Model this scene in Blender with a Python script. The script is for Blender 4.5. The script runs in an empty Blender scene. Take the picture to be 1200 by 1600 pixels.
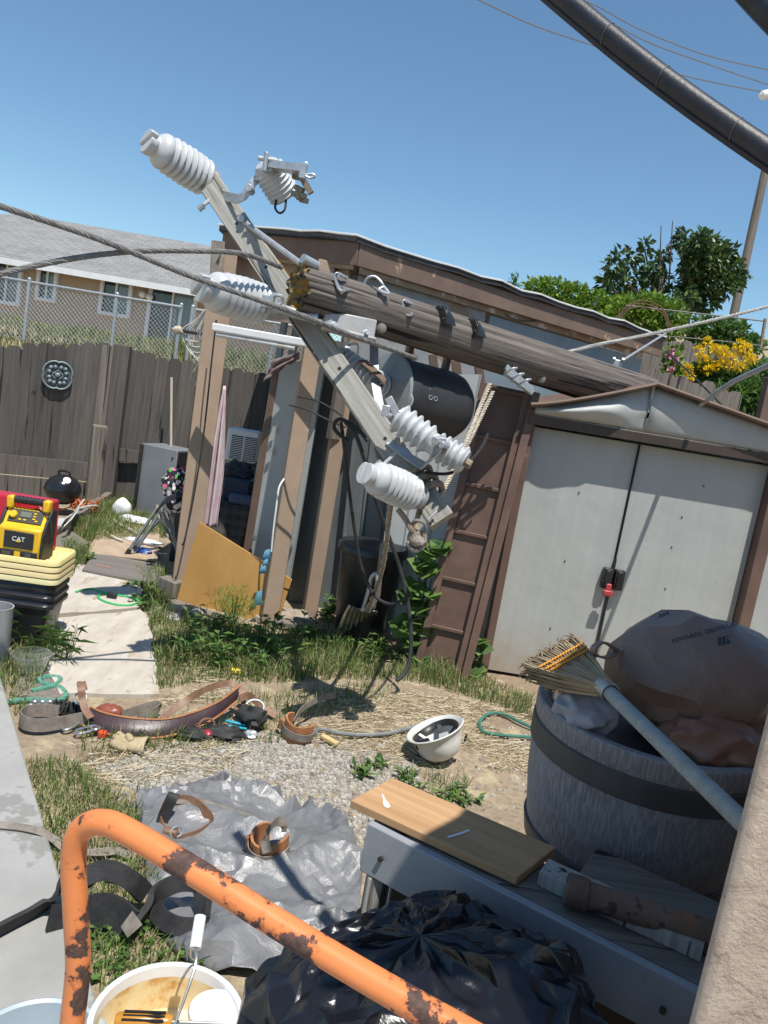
import bpy, math, random
import numpy as np
from mathutils import Vector, Matrix, noise
random.seed(7); rng = np.random.default_rng(7)
scene = bpy.context.scene
COL = scene.collection
V = Vector
R_ = math.radians

# ------------------------------------------------------------------ camera
CAM_H, PITCH, ROLL, FPX = 1.65, R_(8.5), R_(9.5), 1200.0
cF = V((0, math.cos(PITCH), -math.sin(PITCH)))
_R0 = V((1, 0, 0)); _U0 = V((0, math.sin(PITCH), math.cos(PITCH)))
cR = math.cos(ROLL) * _R0 + math.sin(ROLL) * _U0
cU = -math.sin(ROLL) * _R0 + math.cos(ROLL) * _U0
cam_d = bpy.data.cameras.new('camera'); cam = bpy.data.objects.new('camera', cam_d); COL.objects.link(cam)
cam.matrix_world = Matrix((( cR.x, cU.x, -cF.x, 0), (cR.y, cU.y, -cF.y, 0), (cR.z, cU.z, -cF.z, CAM_H), (0, 0, 0, 1)))
cam_d.sensor_fit = 'VERTICAL'; cam_d.sensor_height = 36.0; cam_d.lens = FPX / 1600 * 36
cam_d.clip_start = 0.02; cam_d.clip_end = 2000
scene.camera = cam

# ------------------------------------------------------------------ sky, sun, exposure
SUN_DIR = V((0.15, -0.335, 0.93)).normalized()          # towards the sun: high, behind the viewer
w = bpy.data.worlds.new('World'); scene.world = w; w.use_nodes = True
nt = w.node_tree; bg = nt.nodes['Background']
sky = nt.nodes.new('ShaderNodeTexSky'); sky.sky_type = 'NISHITA'; sky.sun_disc = False
sky.sun_elevation = math.asin(SUN_DIR.z); sky.sun_rotation = math.atan2(SUN_DIR.x, SUN_DIR.y)
sky.air_density = 1.0; sky.dust_density = 0.15; sky.ozone_density = 2.2
tint = nt.nodes.new('ShaderNodeMix'); tint.data_type = 'RGBA'; tint.blend_type = 'MULTIPLY'; tint.inputs[0].default_value = 1; tint.inputs[7].default_value = (.82, .98, 1.0, 1); nt.links.new(sky.outputs[0], tint.inputs[6]); nt.links.new(tint.outputs[2], bg.inputs[0]); bg.inputs[1].default_value = 0.115
sl = bpy.data.lights.new('sun', 'SUN'); sl.energy = 4.7; sl.angle = R_(0.5); sl.color = (1.0, 0.955, 0.88)
so = bpy.data.objects.new('sun', sl); COL.objects.link(so); so.location = (0, -5, 20)
so.rotation_euler = (-SUN_DIR).to_track_quat('-Z', 'Y').to_euler()
scene.view_settings.view_transform = 'Standard'; scene.view_settings.look = 'None'
scene.view_settings.gamma = 1; scene.view_settings.exposure = 0.28
scene.cycles.max_bounces = 6; scene.cycles.transparent_max_bounces = 12

# ------------------------------------------------------------------ placing: a pixel of the 1200x1600 photo at a real depth / height
def ray(x, y): return cF + cR * ((x - 600) / FPX) - cU * ((y - 800) / FPX)
def at(x, y, Y):
    d = ray(x, y); return V((0, 0, CAM_H)) + d * (Y / d.y)
def gnd(x, y, z=0.0):
    d = ray(x, y); return V((0, 0, CAM_H)) + d * ((z - CAM_H) / d.z)

# ------------------------------------------------------------------ mesh building
def frame(o, z, up=(0, 0, 1)):
    z = V(z).normalized(); up = V(up)
    if abs(z.dot(up.normalized())) > 0.98: up = V((0, 1, 0)) if abs(z.y) < 0.9 else V((1, 0, 0))
    x = up.cross(z).normalized(); y = z.cross(x)
    return Matrix(((x.x, y.x, z.x, o[0]), (x.y, y.y, z.y, o[1]), (x.z, y.z, z.z, o[2]), (0, 0, 0, 1)))
def smooth(pts, k=6, closed=False):
    P = [V(p) for p in pts]; n = len(P); out = []
    rngi = range(n if closed else n - 1)
    for i in rngi:
        if closed: a, b, c, d = P[(i - 1) % n], P[i], P[(i + 1) % n], P[(i + 2) % n]
        else: a, b, c, d = P[max(i - 1, 0)], P[i], P[i + 1], P[min(i + 2, n - 1)]
        for j in range(k):
            t = j / k
            out.append(0.5 * ((2 * b) + (c - a) * t + (2 * a - 5 * b + 4 * c - d) * t * t + (3 * b - a - 3 * c + d) * t ** 3))
    if not closed: out.append(P[-1].copy())
    return out
class MB:
    def __init__(s): s.v = []; s.f = []; s.mi = []; s.m = 0
    def add(s, vs, fs, M=None):
        b = len(s.v)
        s.v += [tuple((M @ V(p)) if M is not None else p) for p in vs]
        for f in fs: s.f.append(tuple(i + b for i in f)); s.mi.append(s.m)
        return s
    def box(s, c, d, M=None, taper=None):
        x, y, z = d[0] / 2, d[1] / 2, d[2] / 2; t = taper or (1, 1)
        vs = [(-x, -y, -z), (x, -y, -z), (x, y, -z), (-x, y, -z), (-x * t[0], -y * t[1], z), (x * t[0], -y * t[1], z), (x * t[0], y * t[1], z), (-x * t[0], y * t[1], z)]
        vs = [(a + c[0], b_ + c[1], e + c[2]) for a, b_, e in vs]
        return s.add(vs, [(3, 2, 1, 0), (4, 5, 6, 7), (0, 1, 5, 4), (1, 2, 6, 5), (2, 3, 7, 6), (3, 0, 4, 7)], M)
    def bar(s, p0, p1, w, h, up=(0, 0, 1)):
        p0, p1 = V(p0), V(p1); return s.box((0, 0, (p1 - p0).length / 2), (w, h, (p1 - p0).length), frame(p0, p1 - p0, up))
    def slab(s, q, t):                                   # four corners, thickened along their normal
        q = [V(p) for p in q]; n = (q[1] - q[0]).cross(q[-1] - q[0]).normalized() * t
        k = len(q); vs = q + [p + n for p in q]
        return s.add([tuple(p) for p in vs], [tuple(range(k))[::-1], tuple(range(k, 2 * k))] + [(i, (i + 1) % k, k + (i + 1) % k, k + i) for i in range(k)])
    def tube(s, pts, r, n=8, caps=True, closed=False, flat=1.0, up=(0, 0, 1)):
        P = [V(p) for p in pts]; k = len(P); rr = r if hasattr(r, '__len__') else [r] * k
        vs = []; prev = None
        for i in range(k):
            if closed: t = (P[(i + 1) % k] - P[i - 1])
            else: t = P[min(i + 1, k - 1)] - P[max(i - 1, 0)]
            if t.length < 1e-9: t = V((0, 0, 1))
            t.normalize()
            if prev is None: x = frame((0, 0, 0), t, up).to_3x3().col[0]
            else:
                x = prev - t * prev.dot(t)
                x = x.normalized() if x.length > 1e-6 else frame((0, 0, 0), t).to_3x3().col[0]
            prev = x; y = t.cross(x)
            for j in range(n):
                a = 2 * math.pi * j / n; vs.append(tuple(P[i] + x * (math.cos(a) * rr[i]) + y * (math.sin(a) * rr[i] * flat)))
        fs = []
        for i in range(k if closed else k - 1):
            i2 = (i + 1) % k
            for j in range(n): fs.append((i * n + j, i * n + (j + 1) % n, i2 * n + (j + 1) % n, i2 * n + j))
        if caps and not closed: fs.append(tuple(range(n))[::-1]); fs.append(tuple(range((k - 1) * n, k * n)))
        return s.add(vs, fs)
    def lathe(s, prof, M=None, n=24, caps=True, wob=0):
        vs = []; k = len(prof)
        for i, (r, z) in enumerate(prof):
            for j in range(n):
                a = 2 * math.pi * j / n; q = r * (1 + (wob * math.sin(3 * a + i) if wob else 0)); vs.append((q * math.cos(a), q * math.sin(a), z))
        fs = [(i * n + j, i * n + (j + 1) % n, (i + 1) * n + (j + 1) % n, (i + 1) * n + j) for i in range(k - 1) for j in range(n)]
        if caps:
            if prof[0][0] > 1e-4: fs.append(tuple(range(n))[::-1])
            if prof[-1][0] > 1e-4: fs.append(tuple(range((k - 1) * n, k * n)))
        return s.add(vs, fs, M)
    def cyl(s, p0, p1, r, n=12, r1=None): return s.lathe([(r, 0), (r if r1 is None else r1, (V(p1) - V(p0)).length)], frame(p0, V(p1) - V(p0)), n)
    def prism(s, pts, t, M=None):                        # 2-D outline in XY thickened along +Z
        k = len(pts); vs = [(a, b, 0) for a, b in pts] + [(a, b, t) for a, b in pts]
        return s.add(vs, [tuple(range(k))[::-1], tuple(range(k, 2 * k))] + [(i, (i + 1) % k, k + (i + 1) % k, k + i) for i in range(k)], M)
    def grid(s, fn, nu, nv, th=0.0):                     # fn(u,v)->point, u,v in 0..1; th thickens downwards along the local normal
        P = [[V(fn(i / nu, j / nv)) for j in range(nv + 1)] for i in range(nu + 1)]
        vs = [tuple(p) for row in P for p in row]; n2 = nv + 1; N = len(vs)
        fs = [(i * n2 + j, (i + 1) * n2 + j, (i + 1) * n2 + j + 1, i * n2 + j + 1) for i in range(nu) for j in range(nv)]
        if th:
            for i in range(nu + 1):
                for j in range(nv + 1):
                    a = P[min(i + 1, nu)][j] - P[max(i - 1, 0)][j]; b = P[i][min(j + 1, nv)] - P[i][max(j - 1, 0)]
                    vs.append(tuple(P[i][j] - a.cross(b).normalized() * th))
            fs += [tuple(N + q for q in f[::-1]) for f in fs[:]]
            for i in range(nu):
                fs.append((i * n2, N + i * n2, N + (i + 1) * n2, (i + 1) * n2)); a = i * n2 + nv; b = (i + 1) * n2 + nv
                fs.append((b, N + b, N + a, a))
            for j in range(nv):
                fs.append((j + 1, N + j + 1, N + j, j)); a = nu * n2 + j; fs.append((a, N + a, N + a + 1, a + 1))
        return s.add(vs, fs)
    def ball(s, c, r, M=None, nu=14, nv=10, bump=0, bs=6):
        r = r if hasattr(r, '__len__') else (r, r, r); vs = []
        for i in range(nv + 1):
            th = math.pi * i / nv
            for j in range(nu):
                a = 2 * math.pi * j / nu; d = V((math.sin(th) * math.cos(a), math.sin(th) * math.sin(a), math.cos(th)))
                k = 1 + (bump * noise.noise(d * bs * 0.5 + V(c) * 7) if bump else 0)
                vs.append((c[0] + d.x * r[0] * k, c[1] + d.y * r[1] * k, c[2] + d.z * r[2] * k))
        fs = [(i * nu + j, (i + 1) * nu + j, (i + 1) * nu + (j + 1) % nu, i * nu + (j + 1) % nu) for i in range(nv) for j in range(nu)]
        return s.add(vs, fs, M)
    def ribbon(s, pts, w, t=0.003, side=(0, 0, 1)):      # a strap along pts; side = direction(s) across its width
        P = [V(p) for p in pts]; k = len(P); vs = []
        for i in range(k):
            tn = (P[min(i + 1, k - 1)] - P[max(i - 1, 0)]).normalized()
            sd = V(side[i]) if hasattr(side[0], '__len__') else V(side)
            sd = (sd - tn * sd.dot(tn)).normalized(); n = tn.cross(sd).normalized(); ww = w[i] if hasattr(w, '__len__') else w
            for a, b in ((-1, -1), (1, -1), (1, 1), (-1, 1)): vs.append(tuple(P[i] + sd * (a * ww / 2) + n * (b * t / 2)))
        fs = [(i * 4 + j, i * 4 + (j + 1) % 4, i * 4 + 4 + (j + 1) % 4, i * 4 + 4 + j) for i in range(k - 1) for j in range(4)]
        return s.add(vs, fs + [(3, 2, 1, 0), tuple((k - 1) * 4 + q for q in range(4))])
def make_mesh(name, mb, mats, off=None, sm=40):
    me = bpy.data.meshes.new(name)
    vs = np.array(mb.v, dtype=np.float64).reshape(-1, 3)
    if off is not None: vs = vs - np.array(off)
    me.from_pydata(vs.tolist(), [], mb.f)
    mats = mats if isinstance(mats, (list, tuple)) else [mats]
    for m in mats: me.materials.append(m)
    if len(mats) > 1: me.polygons.foreach_set('material_index', np.array(mb.mi, dtype=np.int32))
    if sm is not None:
        me.shade_smooth()
        if sm < 180: me.set_sharp_from_angle(angle=R_(sm))
    me.update(); return me
def bevel(o, wd=0.004, seg=2):
    b = o.modifiers.new('bevel', 'BEVEL'); b.width = wd; b.segments = seg; b.limit_method = 'ANGLE'; b.angle_limit = R_(40); return o
def tag(o, label=None, cat=None, group=None, kind=None):
    if label: o['label'] = label
    if cat: o['category'] = cat
    if group: o['group'] = group
    if kind: o['kind'] = kind
    return o
def thing(name, label, cat, loc=(0, 0, 0), group=None):  # an Empty at the base of a thing; its parts hang on it
    o = bpy.data.objects.new(name, None); COL.objects.link(o); o.empty_display_size = 0.1; o.location = loc
    return tag(o, label, cat, group)
def part(par, name, mb, m, fr=None, sm=40, bev=0, label=None):   # world-space builder -> child mesh; fr: builder is local to that world frame
    root = par
    while root.parent: root = root.parent
    wl = V((0, 0, 0)); p = par
    W = world_of(par)
    F_ = fr if fr is not None else Matrix.Translation(W.translation)
    me = make_mesh(name, mb, m, off=None if fr is not None else tuple(W.translation), sm=sm)
    o = bpy.data.objects.new(name, me); COL.objects.link(o); o.parent = par; o.matrix_local = W.inverted() @ F_
    WM[o.name] = F_.copy()
    if bev: bevel(o, bev)
    if label: o['label'] = label
    return o
WM = {}
def world_of(o):
    if o.name in WM: return WM[o.name]
    return Matrix.Translation(o.location) @ o.rotation_euler.to_matrix().to_4x4()
def single(name, mb, m, label=None, cat=None, group=None, kind=None, fr=None, sm=40, bev=0, origin=None):   # a thing that is one mesh
    if fr is None:
        if origin is None and mb.v:
            a = np.array(mb.v); origin = (float(a[:, 0].mean()), float(a[:, 1].mean()), float(a[:, 2].min()))
        fr_ = Matrix.Translation(origin); off = origin
    else: fr_ = fr; off = None
    o = bpy.data.objects.new(name, make_mesh(name, mb, m, off=off, sm=sm)); COL.objects.link(o); o.matrix_world = fr_; WM[o.name] = fr_.copy()
    if bev: bevel(o, bev)
    return tag(o, label, cat, group, kind)
def copy_tree(o, par=None):
    c = o.copy(); COL.objects.link(c)
    if par is not None: c.parent = par; c.matrix_local = o.matrix_local
    for ch in list(o.children): copy_tree(ch, c)
    return c

# ------------------------------------------------------------------ procedural materials
def srgb(r, g, b):
    f = lambda c: (c / 255 / 12.92) if c / 255 <= 0.04045 else ((c / 255 + 0.055) / 1.055) ** 2.4
    return (f(r), f(g), f(b), 1)
def c4(c): return tuple(c) if len(c) == 4 else (*c, 1)
class MT:
    def __init__(s, name):
        s.m = bpy.data.materials.new(name); s.m.use_nodes = True; s.t = s.m.node_tree; s.b = s.t.nodes['Principled BSDF']; s.co = None
    def n(s, ty, **kw):
        q = s.t.nodes.new(ty)
        for k, v in kw.items():
            if hasattr(q, k) and k not in ('Scale',): setattr(q, k, v)
            else: q.inputs[k].default_value = v
        return q
    def l(s, a, b): s.t.links.new(a, b)
    def coord(s, st=(1, 1, 1), rot=(0, 0, 0)):
        t = s.n('ShaderNodeTexCoord'); mp = s.n('ShaderNodeMapping'); mp.inputs['Scale'].default_value = st; mp.inputs['Rotation'].default_value = rot
        s.l(t.outputs['Object'], mp.inputs[0]); return mp.outputs[0]
    def noise(s, co, sc, det=6, rough=0.6, dist=0):
        q = s.n('ShaderNodeTexNoise'); q.inputs['Scale'].default_value = sc; q.inputs['Detail'].default_value = det; q.inputs['Roughness'].default_value = rough; q.inputs['Distortion'].default_value = dist
        s.l(co, q.inputs['Vector']); return q.outputs['Fac']
    def ramp(s, f, stops):
        q = s.n('ShaderNodeValToRGB'); e = q.color_ramp.elements
        while len(e) > 2: e.remove(e[-1])
        for i, (p, c) in enumerate(stops):
            k = e[i] if i < 2 else e.new(p)
            k.position = p; k.color = c4(c)
        s.l(f, q.inputs[0]); return q.outputs[0]
    def mix(s, f, a, b, bt='MIX'):
        q = s.n('ShaderNodeMix'); q.data_type = 'RGBA'; q.blend_type = bt
        for i, x in ((0, f), (6, a), (7, b)):
            if hasattr(x, 'links') or hasattr(x, 'is_linked'): s.l(x, q.inputs[i])
            else: q.inputs[i].default_value = x if i == 0 else c4(x)
        return q.outputs[2]
    def math(s, op, a, b=0.0):
        q = s.n('ShaderNodeMath'); q.operation = op
        for i, x in enumerate((a, b)):
            if hasattr(x, 'is_linked'): s.l(x, q.inputs[i])
            else: q.inputs[i].default_value = x
        return q.outputs[0]
    def bump(s, h, st=0.3, dist=0.01, prev=None):
        q = s.n('ShaderNodeBump'); q.inputs['Strength'].default_value = st; q.inputs['Distance'].default_value = dist; s.l(h, q.inputs['Height'])
        if prev is not None: s.l(prev, q.inputs['Normal'])
        s.l(q.outputs[0], s.b.inputs['Normal']); return q.outputs[0]
    def set(s, col=None, rough=None, metal=None, spec=None):
        for k, v in (('Base Color', col), ('Roughness', rough), ('Metallic', metal), ('Specular IOR Level', spec)):
            if v is None: continue
            if hasattr(v, 'is_linked'): s.l(v, s.b.inputs[k])
            else: s.b.inputs[k].default_value = c4(v) if k == 'Base Color' else v
        return s
def mat(name, c1, c2=None, sc=8, st=(1, 1, 1), rough=0.6, metal=0, bump=0, bsc=None, bdist=0.005, spots=None, spec=None, lo=0.35, hi=0.65, det=6, rv=0.0):
    """surface of two mottled colours, optional patches (colour, scale, threshold), bump and uneven gloss"""
    t = MT(name); co = t.coord(st)
    col = c4(c1)
    if c2 is not None: col = t.ramp(t.noise(co, sc, det), [(lo, c1), (hi, c2)])
    if spots:
        for (pc, psc, th) in (spots if isinstance(spots, list) else [spots]):
            f = t.ramp(t.noise(t.coord(st), psc, 5, 0.65), [(th, (0, 0, 0, 1)), (min(th + 0.03, 1), (1, 1, 1, 1))])
            col = t.mix(f, col, pc)
    t.set(col=col, rough=rough, metal=metal, spec=spec)
    if rv: t.set(rough=t.math('ADD', t.math('MULTIPLY', t.noise(t.coord(), 14, 4), rv * 2), rough - rv))
    if bump: t.bump(t.noise(t.coord(st), bsc or sc * 3, 8, 0.65), bump, bdist)
    return t.m
def vary_island(name, cols, rough=0.6, trans=0.0, spec=0.3):
    """leaves, blades, stones: every loose piece picks its own tone"""
    t = MT(name); g = t.n('ShaderNodeNewGeometry')
    k = len(cols); col = t.ramp(g.outputs['Random Per Island'], [(i / (k - 1), c) for i, c in enumerate(cols)])
    t.set(col=col, rough=rough, spec=spec)
    if trans:
        tr = t.n('ShaderNodeBsdfTranslucent'); t.l(col, tr.inputs[0]); mx = t.n('ShaderNodeMixShader'); mx.inputs[0].default_value = trans
        out = t.t.nodes['Material Output']; t.l(t.b.outputs[0], mx.inputs[1]); t.l(tr.outputs[0], mx.inputs[2]); t.l(mx.outputs[0], out.inputs[0])
    return t.m
def wood(name, c1, c2, c3=None, ax='Z', k=1.0, rough=0.8, bump=0.5, crack=None, spots=None, bdist=0.003, clo=.60, isl=0):
    """timber with its grain along one local axis"""
    t = MT(name); a, b = 60 * k, 2.2 * k
    st = {'X': (b, a, a), 'Y': (a, b, a), 'Z': (a, a, b)}[ax]; co = t.coord(st)
    st2 = {'X': (b * 0.35, 12 * k, 12 * k), 'Y': (12 * k, b * 0.35, 12 * k), 'Z': (12 * k, 12 * k, b * 0.35)}[ax]
    g = t.noise(co, 1.0, 8, 0.7, 0.3); col = t.ramp(g, [(0.32, c1), (0.68, c2)])
    if c3 is not None: col = t.mix(t.ramp(t.noise(t.coord(st2), 1.0, 4, 0.6), [(0.45, (0, 0, 0, 1)), (0.75, (1, 1, 1, 1))]), col, c3)
    h = g
    if crack is not None:
        f = t.ramp(t.noise(t.coord(tuple(q * 0.45 for q in st)), 1.0, 6, 0.55, 0.5), [(clo, (0, 0, 0, 1)), (clo + .05, (1, 1, 1, 1))])
        col = t.mix(f, col, crack); h = t.math('SUBTRACT', g, f)
    if spots:
        for (pc, psc, th) in (spots if isinstance(spots, list) else [spots]):
            f = t.ramp(t.noise(t.coord(), psc, 6, 0.7), [(th, (0, 0, 0, 1)), (th + 0.05, (1, 1, 1, 1))]); col = t.mix(f, col, pc)
    if isl:
        ge = t.n('ShaderNodeNewGeometry'); col = t.mix(1.0, col, t.ramp(ge.outputs['Random Per Island'], [(0, (1 - isl,) * 3), (.5, (1, 1, 1)), (1, (1 + isl * .6, 1 + isl * .5, 1 + isl * .4))]), 'MULTIPLY')
    t.set(col=col, rough=rough, spec=0.25); t.bump(h, bump, bdist); return t.m
# ================================================================== shared materials
M = {}
M['galv'] = mat('galvanised', (.38, .40, .42), (.52, .54, .56), 30, rough=.45, metal=.55, bump=.1, bsc=90, bdist=.001)
M['steel'] = mat('steel', (.35, .35, .34), (.5, .5, .48), 40, rough=.4, metal=.8)
M['dark_metal'] = mat('dark_metal', (.03, .03, .03), (.06, .055, .05), 20, rough=.5, metal=.4)
M['black_plastic'] = mat('black_plastic', (.012, .012, .013), (.025, .025, .026), 10, rough=.42, bump=.05)
M['rubber'] = mat('rubber', (.015, .015, .016), (.03, .03, .03), 30, rough=.7)
M['porcelain'] = mat('polymer_grey', (.46, .47, .48), (.55, .56, .56), 6, rough=.38, spots=[((.43, .42, .385), 6, .58), ((.30, .27, .22), 16, .68)])
M['porcelain_dark'] = mat('porcelain_grey', (.46, .48, .49), (.55, .565, .57), 8, rough=.3, spots=((.3, .28, .25), 9, .66))
M['white'] = mat('white_paint', (.72, .72, .71), (.8, .8, .79), 6, rough=.45)
M['white_frame'] = mat('white_vinyl', (.70, .71, .71), (.78, .78, .78), 6, rough=.4)
M['brown'] = mat('brown_paint', (.30, .215, .15), (.37, .27, .195), 5, rough=.75, bump=.25, bsc=40, spots=((.40, .34, .28), 7, .69), lo=.3, hi=.7)
M['brown_dark'] = mat('brown_trim', (.13, .085, .06), (.17, .11, .08), 8, rough=.65, bump=.1)
M['brown_metal'] = mat('brown_metal', (.115, .07, .055), (.17, .105, .08), 4, rough=.6, bump=.12, bsc=25, spots=((.22, .15, .11), 6, .66))
M['old_wood'] = wood('old_wood', (.215, .205, .18), (.41, .40, .365), (.29, .285, .24), crack=(.06, .05, .04), clo=.57, bump=.7, spots=[((.16, .15, .13), 7, .66), ((.50, .50, .42), 34, .66), ((.36, .31, .15), 13, .72)])
M['fence_wood'] = wood('fence_wood', (.072, .066, .061), (.140, .129, .119), (.098, .090, .084), k=.7, crack=(.03, .025, .022), bump=.6, isl=.38, spots=((.045, .04, .035), 4.0, .66))
M['grey_wood'] = wood('grey_wood', (.13, .11, .09), (.26, .23, .195), k=.7, crack=(.04, .03, .03))
M['ply'] = wood('plywood', (.36, .205, .10), (.54, .335, .18), (.44, .27, .14), ax='Y', k=.5, bump=.25, spots=[((.62, .58, .5), 9, .70), ((.2, .11, .06), 6, .64)])
M['ply_tan'] = mat('plywood_tan', (.40, .21, .055), (.50, .28, .085), 3, st=(1, 1, .5), rough=.6, bump=.1, spots=((.30, .15, .05), 5, .70))
M['leather_tan'] = mat('leather_tan', (.33, .13, .05), (.46, .21, .09), 12, rough=.5, bump=.3, bsc=60, spots=((.13, .06, .035), 14, .64))
M['leather_dark'] = mat('leather_dark', (.035, .018, .021), (.065, .034, .038), 10, rough=.38, bump=.25, bsc=50)
M['leather_brown'] = mat('leather_brown', (.16, .08, .045), (.25, .14, .085), 14, rough=.55, bump=.2, bsc=60)
M['strap_grey'] = mat('webbing', (.17, .145, .12), (.26, .225, .19), 30, rough=.85, bump=.3, bsc=120)
M['rope'] = mat('rope', (.40, .34, .26), (.62, .55, .44), 60, rough=.9, bump=.6, bsc=160, bdist=.004)
M['rope_brown'] = mat('rope_brown', (.22, .17, .125), (.36, .29, .21), 60, rough=.9, bump=.6, bsc=160, bdist=.004)
M['glass_dark'] = mat('glass_dark', (.02, .025, .03), (.05, .055, .06), 2, rough=.06, spec=.8)
M['glass_blue'] = mat('curtained_glass', (.13, .17, .19), (.19, .24, .26), 3, st=(9, 1, .4), rough=.1, spec=.7)
M['leaf'] = vary_island('leaf', [(.05, .10, .025), (.085, .165, .038), (.13, .235, .055), (.18, .28, .08)], .5, .4)
M['leaf_dark'] = vary_island('leaf_dark', [(.018, .042, .012), (.035, .08, .02), (.06, .12, .03), (.15, .21, .06)], .38, .3, .5)
M['leaf_light'] = vary_island('leaf_light', [(.09, .16, .02), (.15, .25, .03), (.21, .33, .045), (.28, .39, .06)], .5, .3)
M['grass'] = vary_island('grass', [(.07, .13, .03), (.11, .19, .045), (.15, .23, .06), (.22, .28, .09), (.34, .32, .15), (.42, .37, .19)], .55, .3)
M['straw'] = vary_island('straw', [(.42, .34, .21), (.53, .45, .30), (.62, .55, .40), (.36, .29, .18)], .6, .1)
M['stone'] = vary_island('stone', [(.20, .18, .155), (.29, .265, .23), (.36, .335, .295), (.46, .435, .39), (.30, .265, .22)], .8)

# ================================================================== ground
def sst(a, b, x):
    t = min(max((x - a) / (b - a), 0), 1); return t * t * (3 - 2 * t)
def ground_z(x, y):
    n = noise.noise(V((x * 1.3, y * 1.3, 0))) * .014 + noise.noise(V((x * 5, y * 5, 3))) * .008
    back = 9.6 if x < -.8 else 8.2
    h = 1.15 * sst(back, back + 1.6, y) + .65 * sst(back + 1.4, back + 5, y)
    h += (1.6 * sst(1.0, 2.5, x)) * sst(9.6, 13, y) + (2.2 * sst(1.0, 3, x)) * sst(13, 22, y)
    if y > 40: h += 3 * noise.noise(V((x * .01, y * .01, 0))) * sst(40, 200, y)
    return h + n * (1 if y < 12 else 4)
xs = sorted(set(list(np.linspace(-400, -12, 14)) + list(np.linspace(-12, -3.6, 30)) + list(np.arange(-3.5, 3.5, .07)) + list(np.linspace(3.6, 14, 30)) + list(np.linspace(14, 400, 14))))
ys = sorted(set(list(np.linspace(-200, -3, 10)) + list(np.linspace(-2.5, .5, 10)) + list(np.arange(.6, 6.5, .07)) + list(np.linspace(6.6, 16, 60)) + list(np.linspace(16.5, 600, 26))))
g = MB(); nx, ny = len(xs), len(ys)
g.v = [(x, y, ground_z(x, y)) for x in xs for y in ys]
g.f = [(i * ny + j, (i + 1) * ny + j, (i + 1) * ny + j + 1, i * ny + j + 1) for i in range(nx - 1) for j in range(ny - 1)]; g.mi = [0] * len(g.f)
t = MT('dirt'); co = t.coord()
n1 = t.noise(co, 1.6, 6, .65); n2 = t.noise(co, 30, 6, .7); n3 = t.noise(co, 7, 5, .6)
c = t.ramp(n1, [(.35, (.29, .22, .155)), (.52, (.355, .285, .205)), (.7, (.42, .345, .245))])
c = t.mix(t.ramp(n2, [(.4, (0, 0, 0, 1)), (.75, (1, 1, 1, 1))]), c, (.20, .15, .10))
c = t.mix(t.ramp(n3, [(.52, (0, 0, 0, 1)), (.66, (.8, .8, .8, 1))]), c, (.50, .42, .27))
t.set(col=c, rough=.95, spec=.1); b1 = t.bump(n2, .7, .012); t.bump(t.noise(co, 120, 4, .7), .5, .004, b1)
single('ground', g, t.m, kind='structure', origin=(0, 0, 0), sm=180)

# grey concrete walk at the left, and the pale path of boards running to the back
mc = mat('concrete', (.28, .275, .26), (.36, .355, .335), 3, rough=.9, bump=.5, bsc=160, bdist=.003, spots=[((.24, .235, .22), 3, .58), ((.20, .17, .145), 2.1, .68), ((.44, .43, .41), 60, .68), ((.17, .165, .16), 90, .70)])
e0, e1 = gnd(5, 1070, .05), gnd(150, 1560, .05); d = (e1 - e0).normalized(); e1 = e1 + d * 2.5; e0 = e0 - d * 1.1
nrm = V((-d.y, d.x, 0)); nrm = nrm if nrm.x < 0 else -nrm
s = MB(); s.slab([e0 - V((0, 0, .12)), e1 - V((0, 0, .12)), e1 + nrm * 2.2 - V((0, 0, .12)), e0 + nrm * 2.2 - V((0, 0, .12))], .12)
a = s.v; 
if max(q[2] for q in a) < .02:
    s = MB(); s.slab([e0 - V((0, 0, .12)), e0 + nrm * 2.2 - V((0, 0, .12)), e1 + nrm * 2.2 - V((0, 0, .12)), e1 - V((0, 0, .12))], .12)
bevel(single('sidewalk', s, mc, kind='structure', sm=40), .008)
mp = mat('pale_path', (.42, .37, .31), (.52, .475, .41), 4, st=(3, 1, 1), rough=.85, bump=.3, bsc=30, spots=[((.40, .32, .235), 2.2, .585), ((.34, .27, .20), 5, .64), ((.30, .24, .18), 30, .70)])
def ragged(q, k, amp, z):
    out = []
    for i in range(len(q)):
        a, b = q[i], q[(i + 1) % len(q)]
        for j in range(k):
            p = a + (b - a) * (j / k); nn = V((-(b - a).y, (b - a).x, 0)).normalized()
            out.append(p + nn * (amp * noise.noise(V((p.x * 4, p.y * 4, i))) if j else 0))
    return [V((p.x, p.y, z)) for p in out]
s = MB(); pq = ragged([gnd(92, 1092), gnd(248, 1092), gnd(238, 1000), gnd(218, 958), gnd(88, 972), gnd(70, 1040)], 5, .05, 0)
s.prism([(p.x, p.y) for p in pq], .026)
pq = ragged([gnd(82, 968), gnd(222, 955), gnd(212, 902), gnd(122, 888), gnd(98, 925)], 5, .05, 0)
s.prism([(p.x, p.y) for p in pq], .034)
single('path', s, mp, kind='structure', origin=(0, 0, 0))
s = MB(); pq = [gnd(20, 1092), gnd(92, 1100), gnd(98, 1060), gnd(85, 1040), gnd(36, 1048)]
s.prism([(p.x, p.y) for p in pq], .018)
single('wooden_plank', s, M['grey_wood'], 'short weathered plank on the ground under the green rope and plastic bowl', 'plank', origin=(0, 0, 0))

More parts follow.
